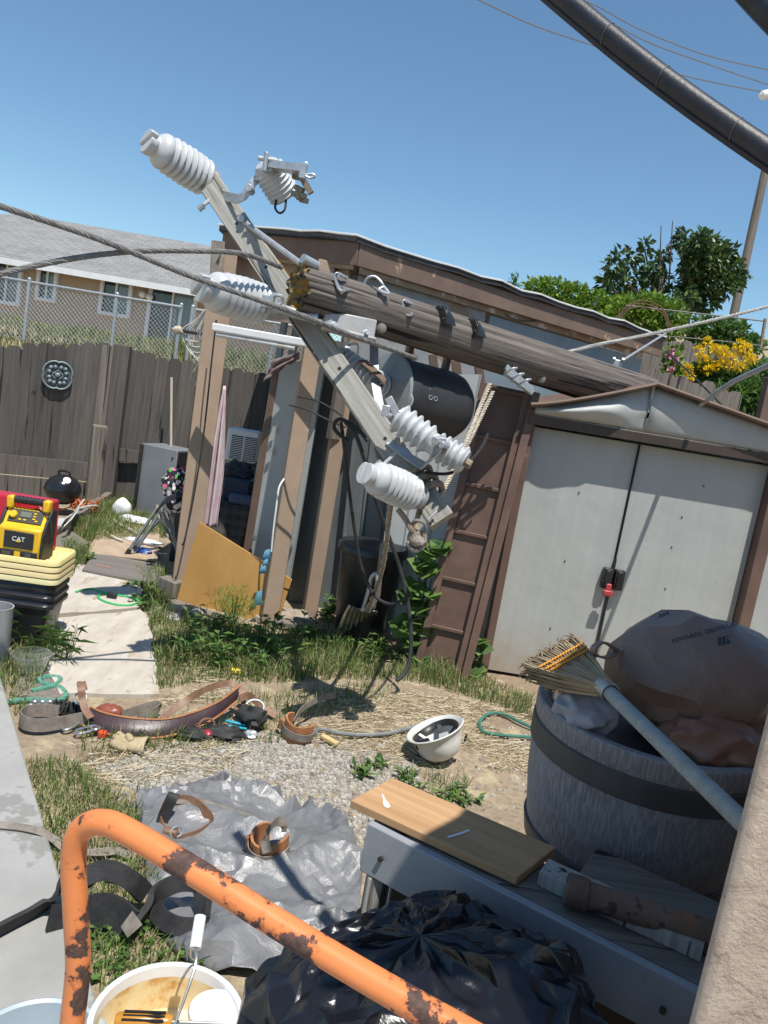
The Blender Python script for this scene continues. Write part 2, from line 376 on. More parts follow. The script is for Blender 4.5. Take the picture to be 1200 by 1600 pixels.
# ------------------------------------------------------------------ loose ground cover, laid out by patches of the yard
def inpoly(x, y, q):
    r = False; j = len(q) - 1
    for i in range(len(q)):
        if (q[i][1] > y) != (q[j][1] > y) and x < (q[j][0] - q[i][0]) * (y - q[i][1]) / (q[j][1] - q[i][1]) + q[i][0]: r = not r
        j = i
    return r
def patch(px): return [(lambda p: (p.x, p.y))(gnd(x, y)) for x, y in px]
def scatter(polys, per_m2):
    out = []
    for q in polys:
        xa, xb = min(p[0] for p in q), max(p[0] for p in q); ya, yb = min(p[1] for p in q), max(p[1] for p in q)
        for _ in range(int((xb - xa) * (yb - ya) * per_m2)):
            x, y = random.uniform(xa, xb), random.uniform(ya, yb)
            if inpoly(x, y, q): out.append((x, y))
    return out
def blades(mb, pts, h0, h1, wd, lean=.5, clump=3.0):
    for x, y in pts:
        k = .5 + .9 * (noise.noise(V((x * clump, y * clump, 5))) + .5)
        if k < .35: continue
        h = random.uniform(h0, h1) * min(max(k, .4), 1.4); a = random.uniform(0, 6.283); l = random.uniform(.1, lean) * h; z = ground_z(x, y) - .005
        dx, dy = math.cos(a), math.sin(a); b = random.uniform(0, 6.283); wx, wy = math.cos(b) * wd, math.sin(b) * wd; n = len(mb.v)
        mx, my = x + dx * l * .35, y + dy * l * .35; tx, ty = x + dx * l, y + dy * l
        mb.v += [(x - wx, y - wy, z), (x + wx, y + wy, z), (mx + wx * .8, my + wy * .8, z + h * .6), (mx - wx * .8, my - wy * .8, z + h * .6), (tx, ty, z + h * (1 - .3 * l / h))]
        mb.f += [(n, n + 1, n + 2, n + 3), (n + 3, n + 2, n + 4)]; mb.mi += [0, 0]
gA = [patch(q) for q in ([(38, 1190), (105, 1185), (160, 1235), (215, 1270), (250, 1400), (280, 1540), (150, 1560), (100, 1400), (66, 1310)],)]
gB = [patch(q) for q in ([(235, 965), (330, 978), (430, 985), (560, 1000), (640, 1020), (735, 1050), (830, 1092), (828, 1125), (740, 1092), (640, 1066), (540, 1064), (440, 1068), (330, 1066), (240, 1080)],)]
gC = [patch(q) for q in ([(-30, 965), (92, 985), (112, 1030), (70, 1055), (28, 1130), (0, 1075)], [(212, 895), (262, 895), (262, 965), (232, 990), (230, 945)], [(100, 848), (145, 858), (128, 893), (100, 905)], [(142, 772), (205, 765), (275, 840), (232, 842), (180, 850), (120, 850), (110, 830)])]
gD = [patch(q) for q in ([(120, 1140), (440, 1120), (440, 1165), (230, 1180), (120, 1200)], [(300, 1090), (620, 1070), (620, 1110), (430, 1130)], [(210, 1235), (250, 1235), (250, 1300), (212, 1290)], [(540, 1190), (600, 1190), (600, 1215), (540, 1215)], [(640, 1205), (730, 1215), (730, 1250), (680, 1250)])]
g = MB()
blades(g, scatter(gA, 9000), .03, .085, .0022, .9)
blades(g, scatter(gB, 5200), .04, .13, .0026, .7)
blades(g, scatter(gC, 4200), .05, .16, .0028, .7)
blades(g, scatter(gD, 2500), .03, .09, .0022, .9)
single('grass', g, M['grass'], kind='stuff', origin=(0, 0, 0), sm=None)
hill = [[(-13, 11.4), (-1.6, 11.4), (-1.6, 17), (-13, 19)]]
g = MB(); blades(g, scatter(hill, 420), .08, .30, .010, .6, .5)
single('hillside_grass', g, vary_island('dry_grass', [(.10, .15, .04), (.17, .21, .06), (.27, .27, .11), (.40, .35, .19)], .6, .3), kind='stuff', origin=(0, 0, 0), sm=None)
sA = [patch(q) for q in ([(470, 1075), (640, 1085), (850, 1110), (830, 1210), (700, 1200), (560, 1190), (430, 1130)], [(110, 1160), (420, 1150), (360, 1205), (150, 1235)], [(225, 1050), (340, 1040), (350, 1095), (240, 1105)], [(500, 985), (680, 1010), (660, 1045), (520, 1025)])]
g = MB()
for x, y in scatter(sA, 4600):
    if noise.noise(V((x * 2.6, y * 2.6, 9))) < -.18: continue
    a = random.uniform(0, 6.283); l = random.uniform(.02, .09); z = ground_z(x, y) + random.uniform(0, .012); w_ = random.uniform(.0006, .0012); n = len(g.v)
    dx, dy = math.cos(a) * l / 2, math.sin(a) * l / 2; wx, wy = -math.sin(a) * w_, math.cos(a) * w_; zz = random.uniform(-.006, .014)
    g.v += [(x - dx - wx, y - dy - wy, z), (x - dx + wx, y - dy + wy, z + .002), (x + dx + wx, y + dy + wy, z + zz + .003), (x + dx - wx, y + dy - wy, z + zz)]
    g.f.append((n, n + 1, n + 2, n + 3)); g.mi.append(0)
single('dry_straw', g, M['straw'], kind='stuff', origin=(0, 0, 0), sm=None)
vA = [patch(q) for q in ([(150, 1200), (260, 1165), (440, 1140), (540, 1160), (650, 1195), (660, 1240), (600, 1270), (560, 1330), (460, 1275), (360, 1240), (230, 1250)],)]
vB = [patch(q) for q in ([(120, 1180), (830, 1130), (830, 1260), (560, 1330), (200, 1270)], [(60, 1000), (90, 1080), (60, 1100), (20, 1090)], [(230, 960), (300, 980), (240, 1000)])]
g = MB()
for (pts, lo, hi) in ((scatter(vA, 7600), .004, .0135), (scatter(vB, 420), .005, .014)):
    for x, y in pts:
        r = random.uniform(lo, hi); z = ground_z(x, y) + r * .25; n = len(g.v); a0 = random.uniform(0, 6.28); sx, sy, sz = random.uniform(.7, 1.4), random.uniform(.7, 1.3), random.uniform(.4, .8)
        rr = [(math.cos(a0 + k * 1.2566) * r * sx * random.uniform(.75, 1.2), math.sin(a0 + k * 1.2566) * r * sy * random.uniform(.75, 1.2)) for k in range(5)]
        g.v += [(x + p[0], y + p[1], z - r * .4) for p in rr] + [(x + p[0] * .62 + random.uniform(-.2, .2) * r, y + p[1] * .62, z + r * sz * random.uniform(.6, 1.1)) for p in rr]
        for k in range(5): g.f.append((n + k, n + (k + 1) % 5, n + 5 + (k + 1) % 5, n + 5 + k)); g.mi.append(0)
        g.f.append(tuple(n + 5 + k for k in range(5))); g.mi.append(0)
single('gravel', g, M['stone'], kind='stuff', origin=(0, 0, 0), sm=None)
# ================================================================== open wooden shed with the low tarred roof
mb_blue = mat('faded_blue_wall', (.175, .225, .255), (.225, .275, .30), 2.5, rough=.85, bump=.2, bsc=30, spots=[((.30, .24, .18), 2.2, .60), ((.32, .34, .35), 9, .68)])
mb_peel = mat('peeling_wall', (.24, .25, .25), (.34, .34, .33), 3, st=(1, 1, 2.5), rough=.85, bump=.3, bsc=30, spots=[((.27, .19, .13), 2.4, .54), ((.15, .14, .13), 14, .68)])
mb_fas = mat('peeling_fascia', (.15, .10, .075), (.20, .135, .10), 4, rough=.8, bump=.25, bsc=40, spots=[((.40, .28, .18), 5, .66), ((.48, .45, .42), 8, .70)])
mb_fas2 = mat('peeling_trim', (.25, .165, .105), (.36, .25, .165), 5, rough=.8, bump=.3, bsc=30, spots=[((.50, .46, .42), 5, .58), ((.24, .15, .10), 6, .63)])
mb_tar = mat('tar_paper', (.02, .02, .024), (.045, .045, .05), 6, rough=.7, bump=.5, bsc=14, bdist=.01)
LE, CO, RE = at(343, 352, 5.62), at(560, 368, 5.09), at(1042, 527, 7.4)
RB, LB = RE + V((-1.1, 2.0, -.1)), LE + V((-.05, 3.2, .0))
S = thing('wooden_shed', 'brown open sided wooden shed with black tarred roof and peeling fascia, behind the fallen pole', 'shed', (-.45, 5.3, 0))
def edge_pts(a, b, n, amp):
    return [a + (b - a) * (i / n) + V((0, 0, amp * noise.noise(V((i * .9, a.x, 2))))) for i in range(n + 1)]
rf = MB()
top = edge_pts(LE, CO, 8, .02) + edge_pts(CO, RE, 16, .03)[1:] + [RB, LB]
rf.add([tuple(p) for p in top] + [tuple(p - V((0, 0, .035))) for p in top], [tuple(range(len(top)))[::-1], tuple(range(len(top), 2 * len(top)))] + [(i, (i + 1) % len(top), len(top) + (i + 1) % len(top), len(top) + i) for i in range(len(top))])
part(S, 'roof', rf, mb_tar, sm=30)
dn = V((0, 0, 1)); ins = V((0.03, .10, 0))
def board(a, b, h, tk, drop, inset):
    m = MB(); a, b = a + inset - dn * drop, b + inset - dn * drop
    m.slab([a - dn * h, b - dn * h, b, a], tk); return m
drip = MB(); e = [p + V((-.01, -.012, .004)) for p in top[:25]]; drip.tube(e, .008, 5); part(S, 'drip_edge', drip, M['white'])
part(S, 'fascia', board(LE + V((.02, 0, 0)), CO, .15, .03, .03, V((.02, .05, 0))), mb_fas, bev=.003)
part(S, 'fascia', board(CO, RE + V((-.03, 0, 0)), .15, .03, .03, V((0, .055, 0))), mb_fas, bev=.003)
part(S, 'trim_board', board(LE + V((.05, .06, 0)), CO + V((.0, .06, 0)), .05, .02, .155, V((.0, .0, 0))), mb_fas2)
part(S, 'trim_board', board(CO + V((.03, .09, 0)), RE + V((-.2, .02, 0)), .055, .02, .165, V((0, 0, 0))), mb_fas2)
part(S, 'header_board', board(LE + V((.12, .14, 0)), CO + V((-.02, .17, 0)), .40, .04, .19, V((0, 0, 0))), M['brown'])
rw = CO + V((.02, .17, 0)); rw2 = RE + V((-.20, .02, 0)); stp = rw + (rw2 - rw) * .36
def wallq(a, b, z0, z1, tk):
    m = MB(); m.slab([V((a.x, a.y, z0)), V((b.x, b.y, z0)), V((b.x, b.y, z1)), V((a.x, a.y, z1))], tk); return m
part(S, 'wall', wallq(rw, stp, 1.72, 2.40, .03), mb_peel)
part(S, 'wall', wallq(stp + V((.04, .03, 0)), rw2, .02, 2.38, .03), mb_blue)
part(S, 'stud', wallq(stp, stp + (rw2 - rw).normalized() * .09, .02, 2.42, -.05), M['brown'], bev=.003)
part(S, 'stud', wallq(rw + V((-.02, -.02, 0)), rw + V((.05, .04, 0)), 1.3, 2.40, -.04), M['grey_wood'], bev=.003)
for (a, b, wd, dp) in ((at(286, 925, 5.36), at(352, 395, 5.55), .17, .12), (at(418, 985, 5.03), at(486, 560, 5.20), .115, .10), (at(482, 968, 5.32), at(540, 600, 5.36), .10, .10)):
    m = MB(); b2 = a + (b - a) * ((2.45 - a.z) / (b.z - a.z)); a = V((a.x, a.y, 0.0)); m.bar(a, b2, dp, wd, up=(1, .25, 0))
    part(S, 'post', m, M['brown'], bev=.006)
m = MB(); m.bar(at(338, 440, 5.45), at(341, 378, 5.5), .05, .09, up=(1, .2, 0)); part(S, 'post_cap', m, M['grey_wood'], bev=.004)
m = MB(); q = at(398, 800, 6.4); q2 = at(436, 545, 6.4); m.bar(V((q.x - .03, q.y, 0)), V((q2.x + .02, q2.y, 2.3)), .05, .09, up=(0, 1, 0)); m.bar(V((q.x + .07, q.y + .02, 0)), V((q2.x + .12, q2.y + .02, 2.3)), .06, .06, up=(0, 1, 0))
part(S, 'door_frame', m, mat('pale_blue_paint', (.30, .40, .46), (.40, .50, .56), 5, rough=.6), bev=.004)
m = MB(); q = at(404, 800, 6.35); m.bar(V((q.x + .16, 6.36, 0)), V((q.x + .30, 6.36, 2.2)), .04, .11, up=(0, 1, 0)); part(S, 'door_jamb', m, M['brown_dark'])
m = MB(); m.slab([at(250, 945, 5.33), at(285, 955, 5.2), at(360, 975, 5.02), at(350, 962, 5.02)], .03)
m = MB(); m.bar(at(252, 940, 5.25), at(352, 972, 4.95), .09, .07); m.bar(at(258, 915, 5.36), at(284, 926, 5.28), .16, .16); part(S, 'sill_timber', m, M['grey_wood'], bev=.006)
m = MB(); m.bar(at(420, 972, 5.0), at(545, 990, 4.98), .07, .05); part(S, 'sill_timber', m, M['grey_wood'], bev=.006)
for k in range(4):                                       # rafter ends over the transformer
    x = 640 + k * 36; m = MB(); m.bar(at(x, 545 + k * 9, 5.3 + k * .1), at(x + 8, 615 + k * 9, 5.3 + k * .1), .06, .08, up=(0, 1, 0)); part(S, 'rafter_end', m, M['brown_dark'], bev=.003)
# hanging wire on the blue wall
m = MB(); a, b = at(766, 466, 6.05), at(857, 494, 6.45); m.tube(smooth([a, at(795, 495, 6.13), at(830, 502, 6.3), b]), .005, 5)
part(S, 'loose_wire', m, M['black_plastic'])

# white fluorescent batten hung under the header
T = thing('fluorescent_light', 'white fluorescent batten light hanging askew under the shed header', 'light fitting', at(335, 520, 5.1))
a, b = at(334, 511, 5.1), at(545, 548, 4.95); m = MB(); m.bar(a, b, .075, .05); part(T, 'housing', m, M['white'], bev=.008)
m = MB(); m.cyl(a + V((.03, -.02, -.045)), a + (b - a) * .62 + V((0, -.02, -.045)), .016, 10); part(T, 'tube', m, M['porcelain'])

# ================================================================== grey metal garden shed
mt_ = MT('shed_metal'); co = mt_.coord()
c = mt_.ramp(mt_.noise(mt_.coord((2, 2, .6)), 2.2, 5), [(.3, (.375, .39, .378)), (.7, (.43, .445, .43))])
c = mt_.mix(mt_.ramp(mt_.noise(co, 26, 6, .7), [(.67, (0, 0, 0, 1)), (.70, (1, 1, 1, 1))]), c, (.30, .29, .26))
tz = mt_.n('ShaderNodeSeparateXYZ'); mt_.l(co, tz.inputs[0])
dirt = mt_.math('MULTIPLY', mt_.math('SUBTRACT', .42, tz.outputs[2]), mt_.noise(co, 9, 6, .7)); dirt = mt_.ramp(dirt, [(.03, (0, 0, 0, 1)), (.20, (1, 1, 1, 1))])
c = mt_.mix(mt_.math('MULTIPLY', dirt, .75), c, (.36, .29, .21)); mt_.set(col=c, rough=.5, metal=.0, spec=.4)
wv = mt_.n('ShaderNodeTexWave'); wv.inputs['Scale'].default_value = 2.6; wv.bands_direction = 'X'; mt_.l(co, wv.inputs['Vector']); b1 = mt_.bump(mt_.math('POWER', wv.outputs['Fac'], 4.0), .10, .010)
mt_.bump(mt_.noise(co, 3, 3), .25, .03, b1)
M['shed_metal'] = mt_.m
G_ = thing('metal_shed', 'grey sheet metal garden shed with double doors and a gable dented by the pole', 'shed', (1.5, 4.8, 0))
def door(x0, x1): 
    m = MB(); m.box(((x0 + x1) / 2, 4.84, .815), (x1 - x0, .025, 1.60)); return m
d1 = part(G_, 'door', door(.825, 1.496), M['shed_metal'], bev=.004); d2 = part(G_, 'door', door(1.504, 2.32), M['shed_metal'], bev=.004)
hc = at(950, 903, 4.81)
for dd, sx in ((d1, -.035), (d2, .04)):
    m = MB(); m.box((1.5 + sx, 4.80, hc.z), (.06, .045, .13)); m.box((1.5 + sx, 4.775, hc.z), (.035, .012, .11)); part(dd, 'handle', m, M['black_plastic'], bev=.004)
m = MB(); m.box((1.475, 4.75, hc.z - .085), (.06, .03, .035)); m.box((1.475, 4.75, hc.z - .05), (.035, .012, .05)); part(G_, 'padlock', m, mat('red_lock', (.42, .05, .06), rough=.4), bev=.006)
m = MB(); m.box((1.5, 4.824, .45), (.014, .03, .86)); m.box((1.5, 4.826, 1.24), (.006, .03, .74)); part(G_, 'door_seam', m, M['black_plastic'])
for dd, pts_ in ((d1, [(905, 770), (883, 877), (860, 982), (830, 700)]), (d2, [(1066, 808), (1040, 920), (1050, 855), (1100, 760)])):
    for (x, y) in pts_: m = MB(); p = at(x, y, 4.822); m.ball((p.x, 4.826, p.z), .0055, nu=8, nv=6); part(dd, 'bolt', m, M['dark_metal'])
m = MB(); m.box((1.58, 4.775, 1.658), (1.62, .12, .06)); part(G_, 'door_track', m, mat('track_brown', (.05, .038, .03), (.075, .055, .045), 6, rough=.5), bev=.004)
for x, wd in ((.80, .05), (2.36, .075)):
    m = MB(); m.box((x, 4.79, .82), (wd, .10, 1.64)); part(G_, 'jamb', m, M['brown_metal'], bev=.004)
m = MB(); m.box((2.70, 4.80, .83), (.60, .03, 1.62)); m.box((3.0, 5.6, .83), (.03, 1.6, 1.62)); m.box((.80, 5.6, .85), (.03, 1.55, 1.62)); m.box((1.9, 6.4, .83), (2.2, .03, 1.62)); part(G_, 'wall', m, M['shed_metal'])
def gab(u, v):                                           # left gable, buckled under the pole
    x = .80 + .67 * u; zt = 1.735 + .235 * u ** 1.2; z0 = 1.693; z = z0 + (zt - z0) * v
    bulge = .075 * math.sin(math.pi * v) * (.25 + .75 * math.sin(math.pi * min(u * 1.05, 1))) + .02 * noise.noise(V((u * 5, v * 3, 1)))
    return (x, 4.73 - bulge, z)
m = MB(); m.grid(gab, 26, 12, -.004); part(G_, 'gable_panel', m, M['shed_metal'], sm=180, label='dented left gable panel')
def gab2(u, v):
    x = 1.476 + 1.5 * u; zt = 1.97 - .265 * u; z = 1.693 + (zt - 1.693) * v
    return (x, 4.73 - .035 * math.sin(math.pi * v) * math.exp(-u * 5) - .006 * math.sin(math.pi * v), z)
m = MB(); m.grid(gab2, 24, 8, -.004); part(G_, 'gable_panel', m, M['shed_metal'], sm=180)
m = MB(); m.box((1.473, 4.715, 1.89), (.012, .035, .16)); part(G_, 'gable_seam', m, M['shed_metal'])
def rfl(u, v):
    z = 1.745 + .24 * u ** 1.2 - .10 * math.sin(math.pi * v) * (1 - u); return (.76 + .715 * u, 4.66 + 1.78 * v, z)
m = MB(); m.grid(rfl, 14, 10, .012); m.grid(lambda u, v: (1.475 + 1.55 * u, 4.66 + 1.78 * v, 1.985 - .275 * u), 4, 4, .012)
part(G_, 'roof', m, M['brown_metal'])
m = MB(); m.tube([(.76 + .715 * u, 4.655, 1.742 + .24 * u ** 1.2) for u in np.linspace(0, 1, 12)], .013, 6); m.tube([(1.475, 4.655, 1.982), (3.03, 4.655, 1.707)], .013, 6); part(G_, 'roof_trim', m, M['brown_dark'])

# brown ribbed panel leaning between the shed and the yard
B = thing('ribbed_panel', 'brown painted ribbed metal panel leaning on the left side of the grey shed', 'metal panel', gnd(690, 1052))
tl, tr, br, bl = at(757, 598, 4.86), at(836, 615, 4.80), gnd(724, 1060, .0), gnd(650, 1043, .0)
m = MB(); m.slab([bl, br, tr, tl], -.02); part(B, 'sheet', m, M['brown_metal'])
fw = V((-.05, -.9, .1)).normalized()
def onp(u, v): return bl + (br - bl) * u + ((tl + (tr - tl) * u) - (bl + (br - bl) * u)) * v
m = MB(); m.bar(onp(.02, 0) + fw * .02, onp(.02, 1) + fw * .02, .02, .05, up=(1, 0, 0)); part(B, 'rail', m, M['brown_metal'], bev=.003)
m = MB(); m.bar(onp(.88, 0) + fw * .03, onp(.88, 1) + fw * .03, .03, .06, up=(1, 0, 0)); part(B, 'rail', m, M['brown_metal'], bev=.003)
m = MB(); m.bar(onp(1.0, 0) + fw * .05, onp(1.0, 1) + fw * .05, .03, .05, up=(1, 0, 0)); part(B, 'rail', m, M['brown_metal'], bev=.003)
for v in (.155, .325, .49, .655, .82, .985):
    m = MB(); m.bar(onp(.05, v) + fw * .012, onp(.85, v) + fw * .012, .02, .022); part(B, 'rib', m, M['brown_metal'], bev=.003)

# ================================================================== stucco house beside the viewer, with an unseen slab added overhead to shade the bench
ms = MT('stucco'); co = ms.coord(); n1 = ms.noise(co, 95, 8, .72); n2 = ms.noise(co, 13, 5, .6); n3 = ms.noise(co, 170, 4, .6)
c = ms.ramp(n2, [(.35, (.60, .475, .375)), (.7, (.69, .56, .455))]); c = ms.mix(ms.ramp(n3, [(.6, (0, 0, 0, 1)), (.8, (1, 1, 1, 1))]), c, (.42, .34, .27)); ms.set(col=c, rough=.95, spec=.1)
pit = ms.ramp(ms.noise(co, 26, 6, .6, .6), [(.33, (0, 0, 0, 1)), (.47, (1, 1, 1, 1))])
b1 = ms.bump(pit, .6, .006); b2 = ms.bump(n1, .9, .007, b1); ms.bump(ms.noise(co, 38, 5, .6), .5, .008, b2)
H_ = thing('stucco_house', 'house corner of rough beige stucco at the right edge, next to the barrel', 'house', (.45, .8, 0))
A = V((.441, .80, 0)); u1 = V((.975, -.222, 0)); u2 = V((.64, .77, 0))
m = MB(); fp = [A, A + u1 * 3.2, A + u1 * 3.2 + u2 * 1.3, A + u2 * 1.3]
m.slab([V((p.x, p.y, -.1)) for p in fp], 2.7)
if max(q[2] for q in m.v) < 1: m = MB(); m.slab([V((p.x, p.y, -.1)) for p in fp[::-1]], 2.7)
o = part(H_, 'wall', m, ms.m); bevel(o, .02, 3)
m = MB(); m.prism([(.34, .46), (2.6, .46), (2.6, 1.77), (1.37, 1.77), (.97, 1.57), (.74, 1.24), (.58, .92)], .06, Matrix.Translation((0, 0, 2.602))); part(H_, 'shade_slab', m, M['brown'])  # unseen slab added out of view, outlined so its shadow covers bench and barrel

# ================================================================== far house on the rise
mr = MT('shingle_roof'); co = mr.coord(); br_ = mr.n('ShaderNodeTexBrick'); mr.l(mr.coord((1, 1, 1)), br_.inputs['Vector'])
for k, v in (('Scale', 3.0), ('Brick Width', .9), ('Row Height', .42), ('Mortar Size', .03)): br_.inputs[k].default_value = v
br_.inputs['Color1'].default_value = (.19, .19, .188, 1); br_.inputs['Color2'].default_value = (.25, .247, .24, 1); br_.inputs['Mortar'].default_value = (.12, .12, .12, 1)
c = mr.mix(mr.ramp(mr.noise(co, 3, 6, .7), [(.4, (0, 0, 0, 1)), (.75, (.7, .7, .7, 1))]), br_.outputs['Color'], (.28, .275, .26)); mr.set(col=c, rough=.9)
mwall = mat('peach_stucco', (.43, .33, .235), (.49, .38, .28), 1.2, rough=.9, bump=.2, bsc=30)
hz = 1.75; el, er = at(0, 400, 20), at(292, 454, 20); sl_ = (er - el); ez = 3.48
H2 = thing('bungalow', 'peach bungalow with pale grey shingle roof standing beyond the wire fence', 'house', (-9, 20.5, hz))
m = MB(); m.box((-9.6, 23.5, hz + .75), (12.4, 6.0, 2.1)); part(H2, 'wall', m, mwall)
m = MB(); xl, xr = -16.2, -3.0; y0, y1 = 20.0, 27.2; ry = 23.6; rz = 5.15
vs = [(xl, y0, ez), (xr, y0, ez), (xr, y1, ez), (xl, y1, ez), (xl + 4.0, ry, rz), (xr - 3.2, ry, rz)]
m.add(vs, [(0, 1, 5, 4), (1, 2, 5), (2, 3, 4, 5), (3, 0, 4), (3, 2, 1, 0)]); part(H2, 'roof', m, mr.m, sm=None)
m = MB(); m.box(((xl + xr) / 2, 19.96, ez - .07), (xr - xl, .10, .15)); part(H2, 'gutter', m, M['white'])
def rect_at(x0, y0_, x1, y1_, Y):
    a = at(x0, y0_, Y); b = at(x1, y1_, Y); return a.x, b.x, a.z, b.z
for (x0, yt, x1, yb, slid) in ((-14, 408, 33, 474, 0), (57, 420, 89, 470, 0), (156, 436, 205, 493, 0), (229, 452, 303, 552, 1)):
    cx, cz = (x0 + x1) / 2, (yt + yb) / 2; cc = at(cx, cz, 20.42); wd = (x1 - x0) / 1200 * 20.6; ht = (yb - yt) / 1200 * 20.6
    if slid: wd, ht = 1.28, 1.85; cc.z = hz + .80
    wf = MB(); fr = .09
    for sx in (-1, 1): wf.box((cc.x + sx * (wd / 2 - fr / 2), 20.44, cc.z), (fr, .12, ht))
    for sz in (-1, 1): wf.box((cc.x, 20.44, cc.z + sz * (ht / 2 - fr / 2)), (wd - 2 * fr, .12, fr))
    wf.box((cc.x, 20.45, cc.z), (.05, .09, ht - 2 * fr))
    f = part(H2, 'sliding_door' if slid else 'window', wf, M['white_frame'])
    a = MB(); a.box((cc.x - wd / 4, 20.475, cc.z), (wd / 2 - fr, .03, ht - 2 * fr)); part(f, 'pane', a, M['glass_dark'])
    a = MB(); a.box((cc.x + wd / 4, 20.475, cc.z), (wd / 2 - fr, .03, ht - 2 * fr)); part(f, 'pane', a, M['glass_blue'])
p = at(222, 460, 20.35); m = MB(); m.ball((p.x, 20.36, p.z), .09); m.ball((p.x + .2, 20.36, p.z - .03), .09); m.box((p.x + .1, 20.45, p.z), (.16, .1, .1)); part(H2, 'porch_light', m, M['white'])
for x, y in ((152, 392), (172, 396)):
    p = at(x, y, 22.4); m = MB(); m.cyl((p.x, 22.4, p.z - .5), (p.x, 22.4, p.z + .15), .05); part(H2, 'vent_pipe', m, M['steel'])

# ================================================================== board fence with dog-eared tops
def board_run(mb, a, b, ztop, z0, wd=.14, tk=.02, ear=.035, gap=.0015, jag=.02):
    L = (V((b.x, b.y, 0)) - V((a.x, a.y, 0))).length; d = V((b.x - a.x, b.y - a.y, 0)).normalized(); k = int(L / wd)
    for i in range(k):
        p = V((a.x, a.y, 0)) + d * (i * wd); u = i / max(k - 1, 1); zt = ztop[0] + (ztop[1] - ztop[0]) * u + random.uniform(-jag, jag)
        e = ear; o_ = .003 - gap; q = [(-o_, z0), (wd + o_, z0), (wd + o_, zt - e), (wd - e, zt), (e, zt), (-o_, zt - e)]
        Mx = Matrix(((d.x, 0, -d.y * -1, p.x), (d.y, 0, -d.x, p.y), (0, 1, 0, 0), (0, 0, 0, 1)))
        off = random.uniform(-.006, .006)
        mb.prism([(x_, z_) for x_, z_ in q], tk, Matrix.Translation(V((d.y, -d.x, 0)) * off) @ Mx)
F0, F1, F2 = V((-5.2, 7.35, 0)), V((-3.07, 8.35, 0)), V((-.9, 9.3, 0))
W_ = thing('board_fence', 'dark weathered dog eared board fence with an iron plaque on it, below the bungalow', 'fence', F1)
m = MB(); board_run(m, F0, F1, (1.33, 1.70), .40); part(W_, 'boards', m, M['fence_wood'], sm=None)
m = MB(); board_run(m, F1 + V((.06, .06, 0)), F2, (1.68, 1.68), .05); part(W_, 'boards', m, M['fence_wood'], sm=None)
for k, z in enumerate((.08, .30)):
    m = MB(); dd = (F1 - F0).normalized(); nn = V((dd.y, -dd.x, 0)) * .035; m.bar(F0 + nn + V((0, 0, z)), F1 + nn + V((0, 0, z + .02)), .205, .035, up=(dd.y, -dd.x, 0)); part(W_, 'kickboard', m, M['fence_wood'], bev=.004)
m = MB(); dd = (F2 - F1).normalized(); nn = V((dd.y, -dd.x, 0)) * .035; m.bar(F1 + nn + V((.1, 0, .55)), F2 + nn + V((0, 0, .50)), .14, .035, up=(dd.y, -dd.x, 0)); part(W_, 'kickboard', m, M['fence_wood'], bev=.004)
m = MB(); m.box((F1.x + .03, F1.y - .04, .86), (.17, .09, 1.72)); part(W_, 'post', m, M['fence_wood'], bev=.006)
m = MB(); m.box((F1.x - .11, F1.y - .09, .88), (.12, .025, 1.62)); part(W_, 'batten', m, M['grey_wood'])
m = MB()
# cast iron plaque
pc = at(90, 586, 8.075); d = (F1 - F0).normalized(); nrm = V((d.y, -d.x, 0))
fr = frame(pc + nrm * .03, nrm); Q = thing('wall_plaque', 'grey green cast iron clover shaped plaque hung on the left fence boards', 'plaque', pc)
def quatre(r, n=48): return [(r * (1 + .16 * abs(math.cos(2 * a)) ** .6 * (1)) * math.cos(a + .785) * .92, r * (1 + .16 * abs(math.cos(2 * a)) ** .6) * math.sin(a + .785) * .92) for a in [2 * math.pi * i / n for i in range(n)]]
m = MB(); m.tube([fr @ V((x, y, .01)) for x, y in quatre(.142)], .010, 6, closed=True); mplq = mat('verdigris_iron', (.16, .21, .23), (.27, .33, .34), 30, rough=.6, metal=.3, bump=.3)
part(Q, 'rim', m, mplq)
m = MB(); m.prism(quatre(.137), .006, fr @ Matrix.Translation((0, 0, -.006))); part(Q, 'back_plate', m, mat('dark_iron', (.045, .06, .07), (.08, .10, .11), 20, rough=.6))
m = MB()
for k in range(4):
    a = k * math.pi / 2 + .785
    for j in range(3):
        b = a + (j - 1) * .45; r = .10 if j == 1 else .085; c_ = V((r * math.cos(b), r * math.sin(b), .008)); m.ball(tuple(fr @ c_), (.022, .022, .022), nu=8, nv=6)
    sp = [fr @ V((q * .012 * math.cos(a + q * .5) + .03 * math.cos(a), q * .012 * math.sin(a + q * .5) + .03 * math.sin(a), .01)) for q in range(6)]; m.tube(sp, .007, 5)
m.ball(tuple(fr @ V((0, 0, .01))), .028, nu=10, nv=8); part(Q, 'scrollwork', m, mplq)

# ---------------------------------------------------------------- chain link fence
def diamond(mb, a, b, z0, z1, cell=.075, r=.0035):
    L = (b - a).length; d = (b - a).normalized(); k = int(L / cell); nz = int((z1 - z0) / cell); s = []
    for i in range(k + nz):
        for sg in (1, -1):
            i0 = i - nz if sg > 0 else i
            pts = [(i0 + sg * j, j) for j in range(nz + 1) if 0 <= i0 + sg * j <= k]
            if len(pts) > 1: mb.tube([a + d * (pts[0][0] * cell) + V((0, .004 * sg, z0 + pts[0][1] * cell)), a + d * (pts[-1][0] * cell) + V((0, .004 * sg, z0 + pts[-1][1] * cell))], r, 3, caps=False)
CL = thing('chain_link_fence', 'galvanised chain link fence on the grassy bank in front of the bungalow', 'fence', (-6, 13, 1.3))
a, b = V((-8.2, 13.05, 0)), at(283, 484, 12.95); zt = 2.53; b = V((b.x, b.y, 0)); a3 = V((-1.0, 12.9, 0))
m = MB(); diamond(m, a, b, 1.30, zt - .02); part(CL, 'mesh', m, M['galv'], sm=None)
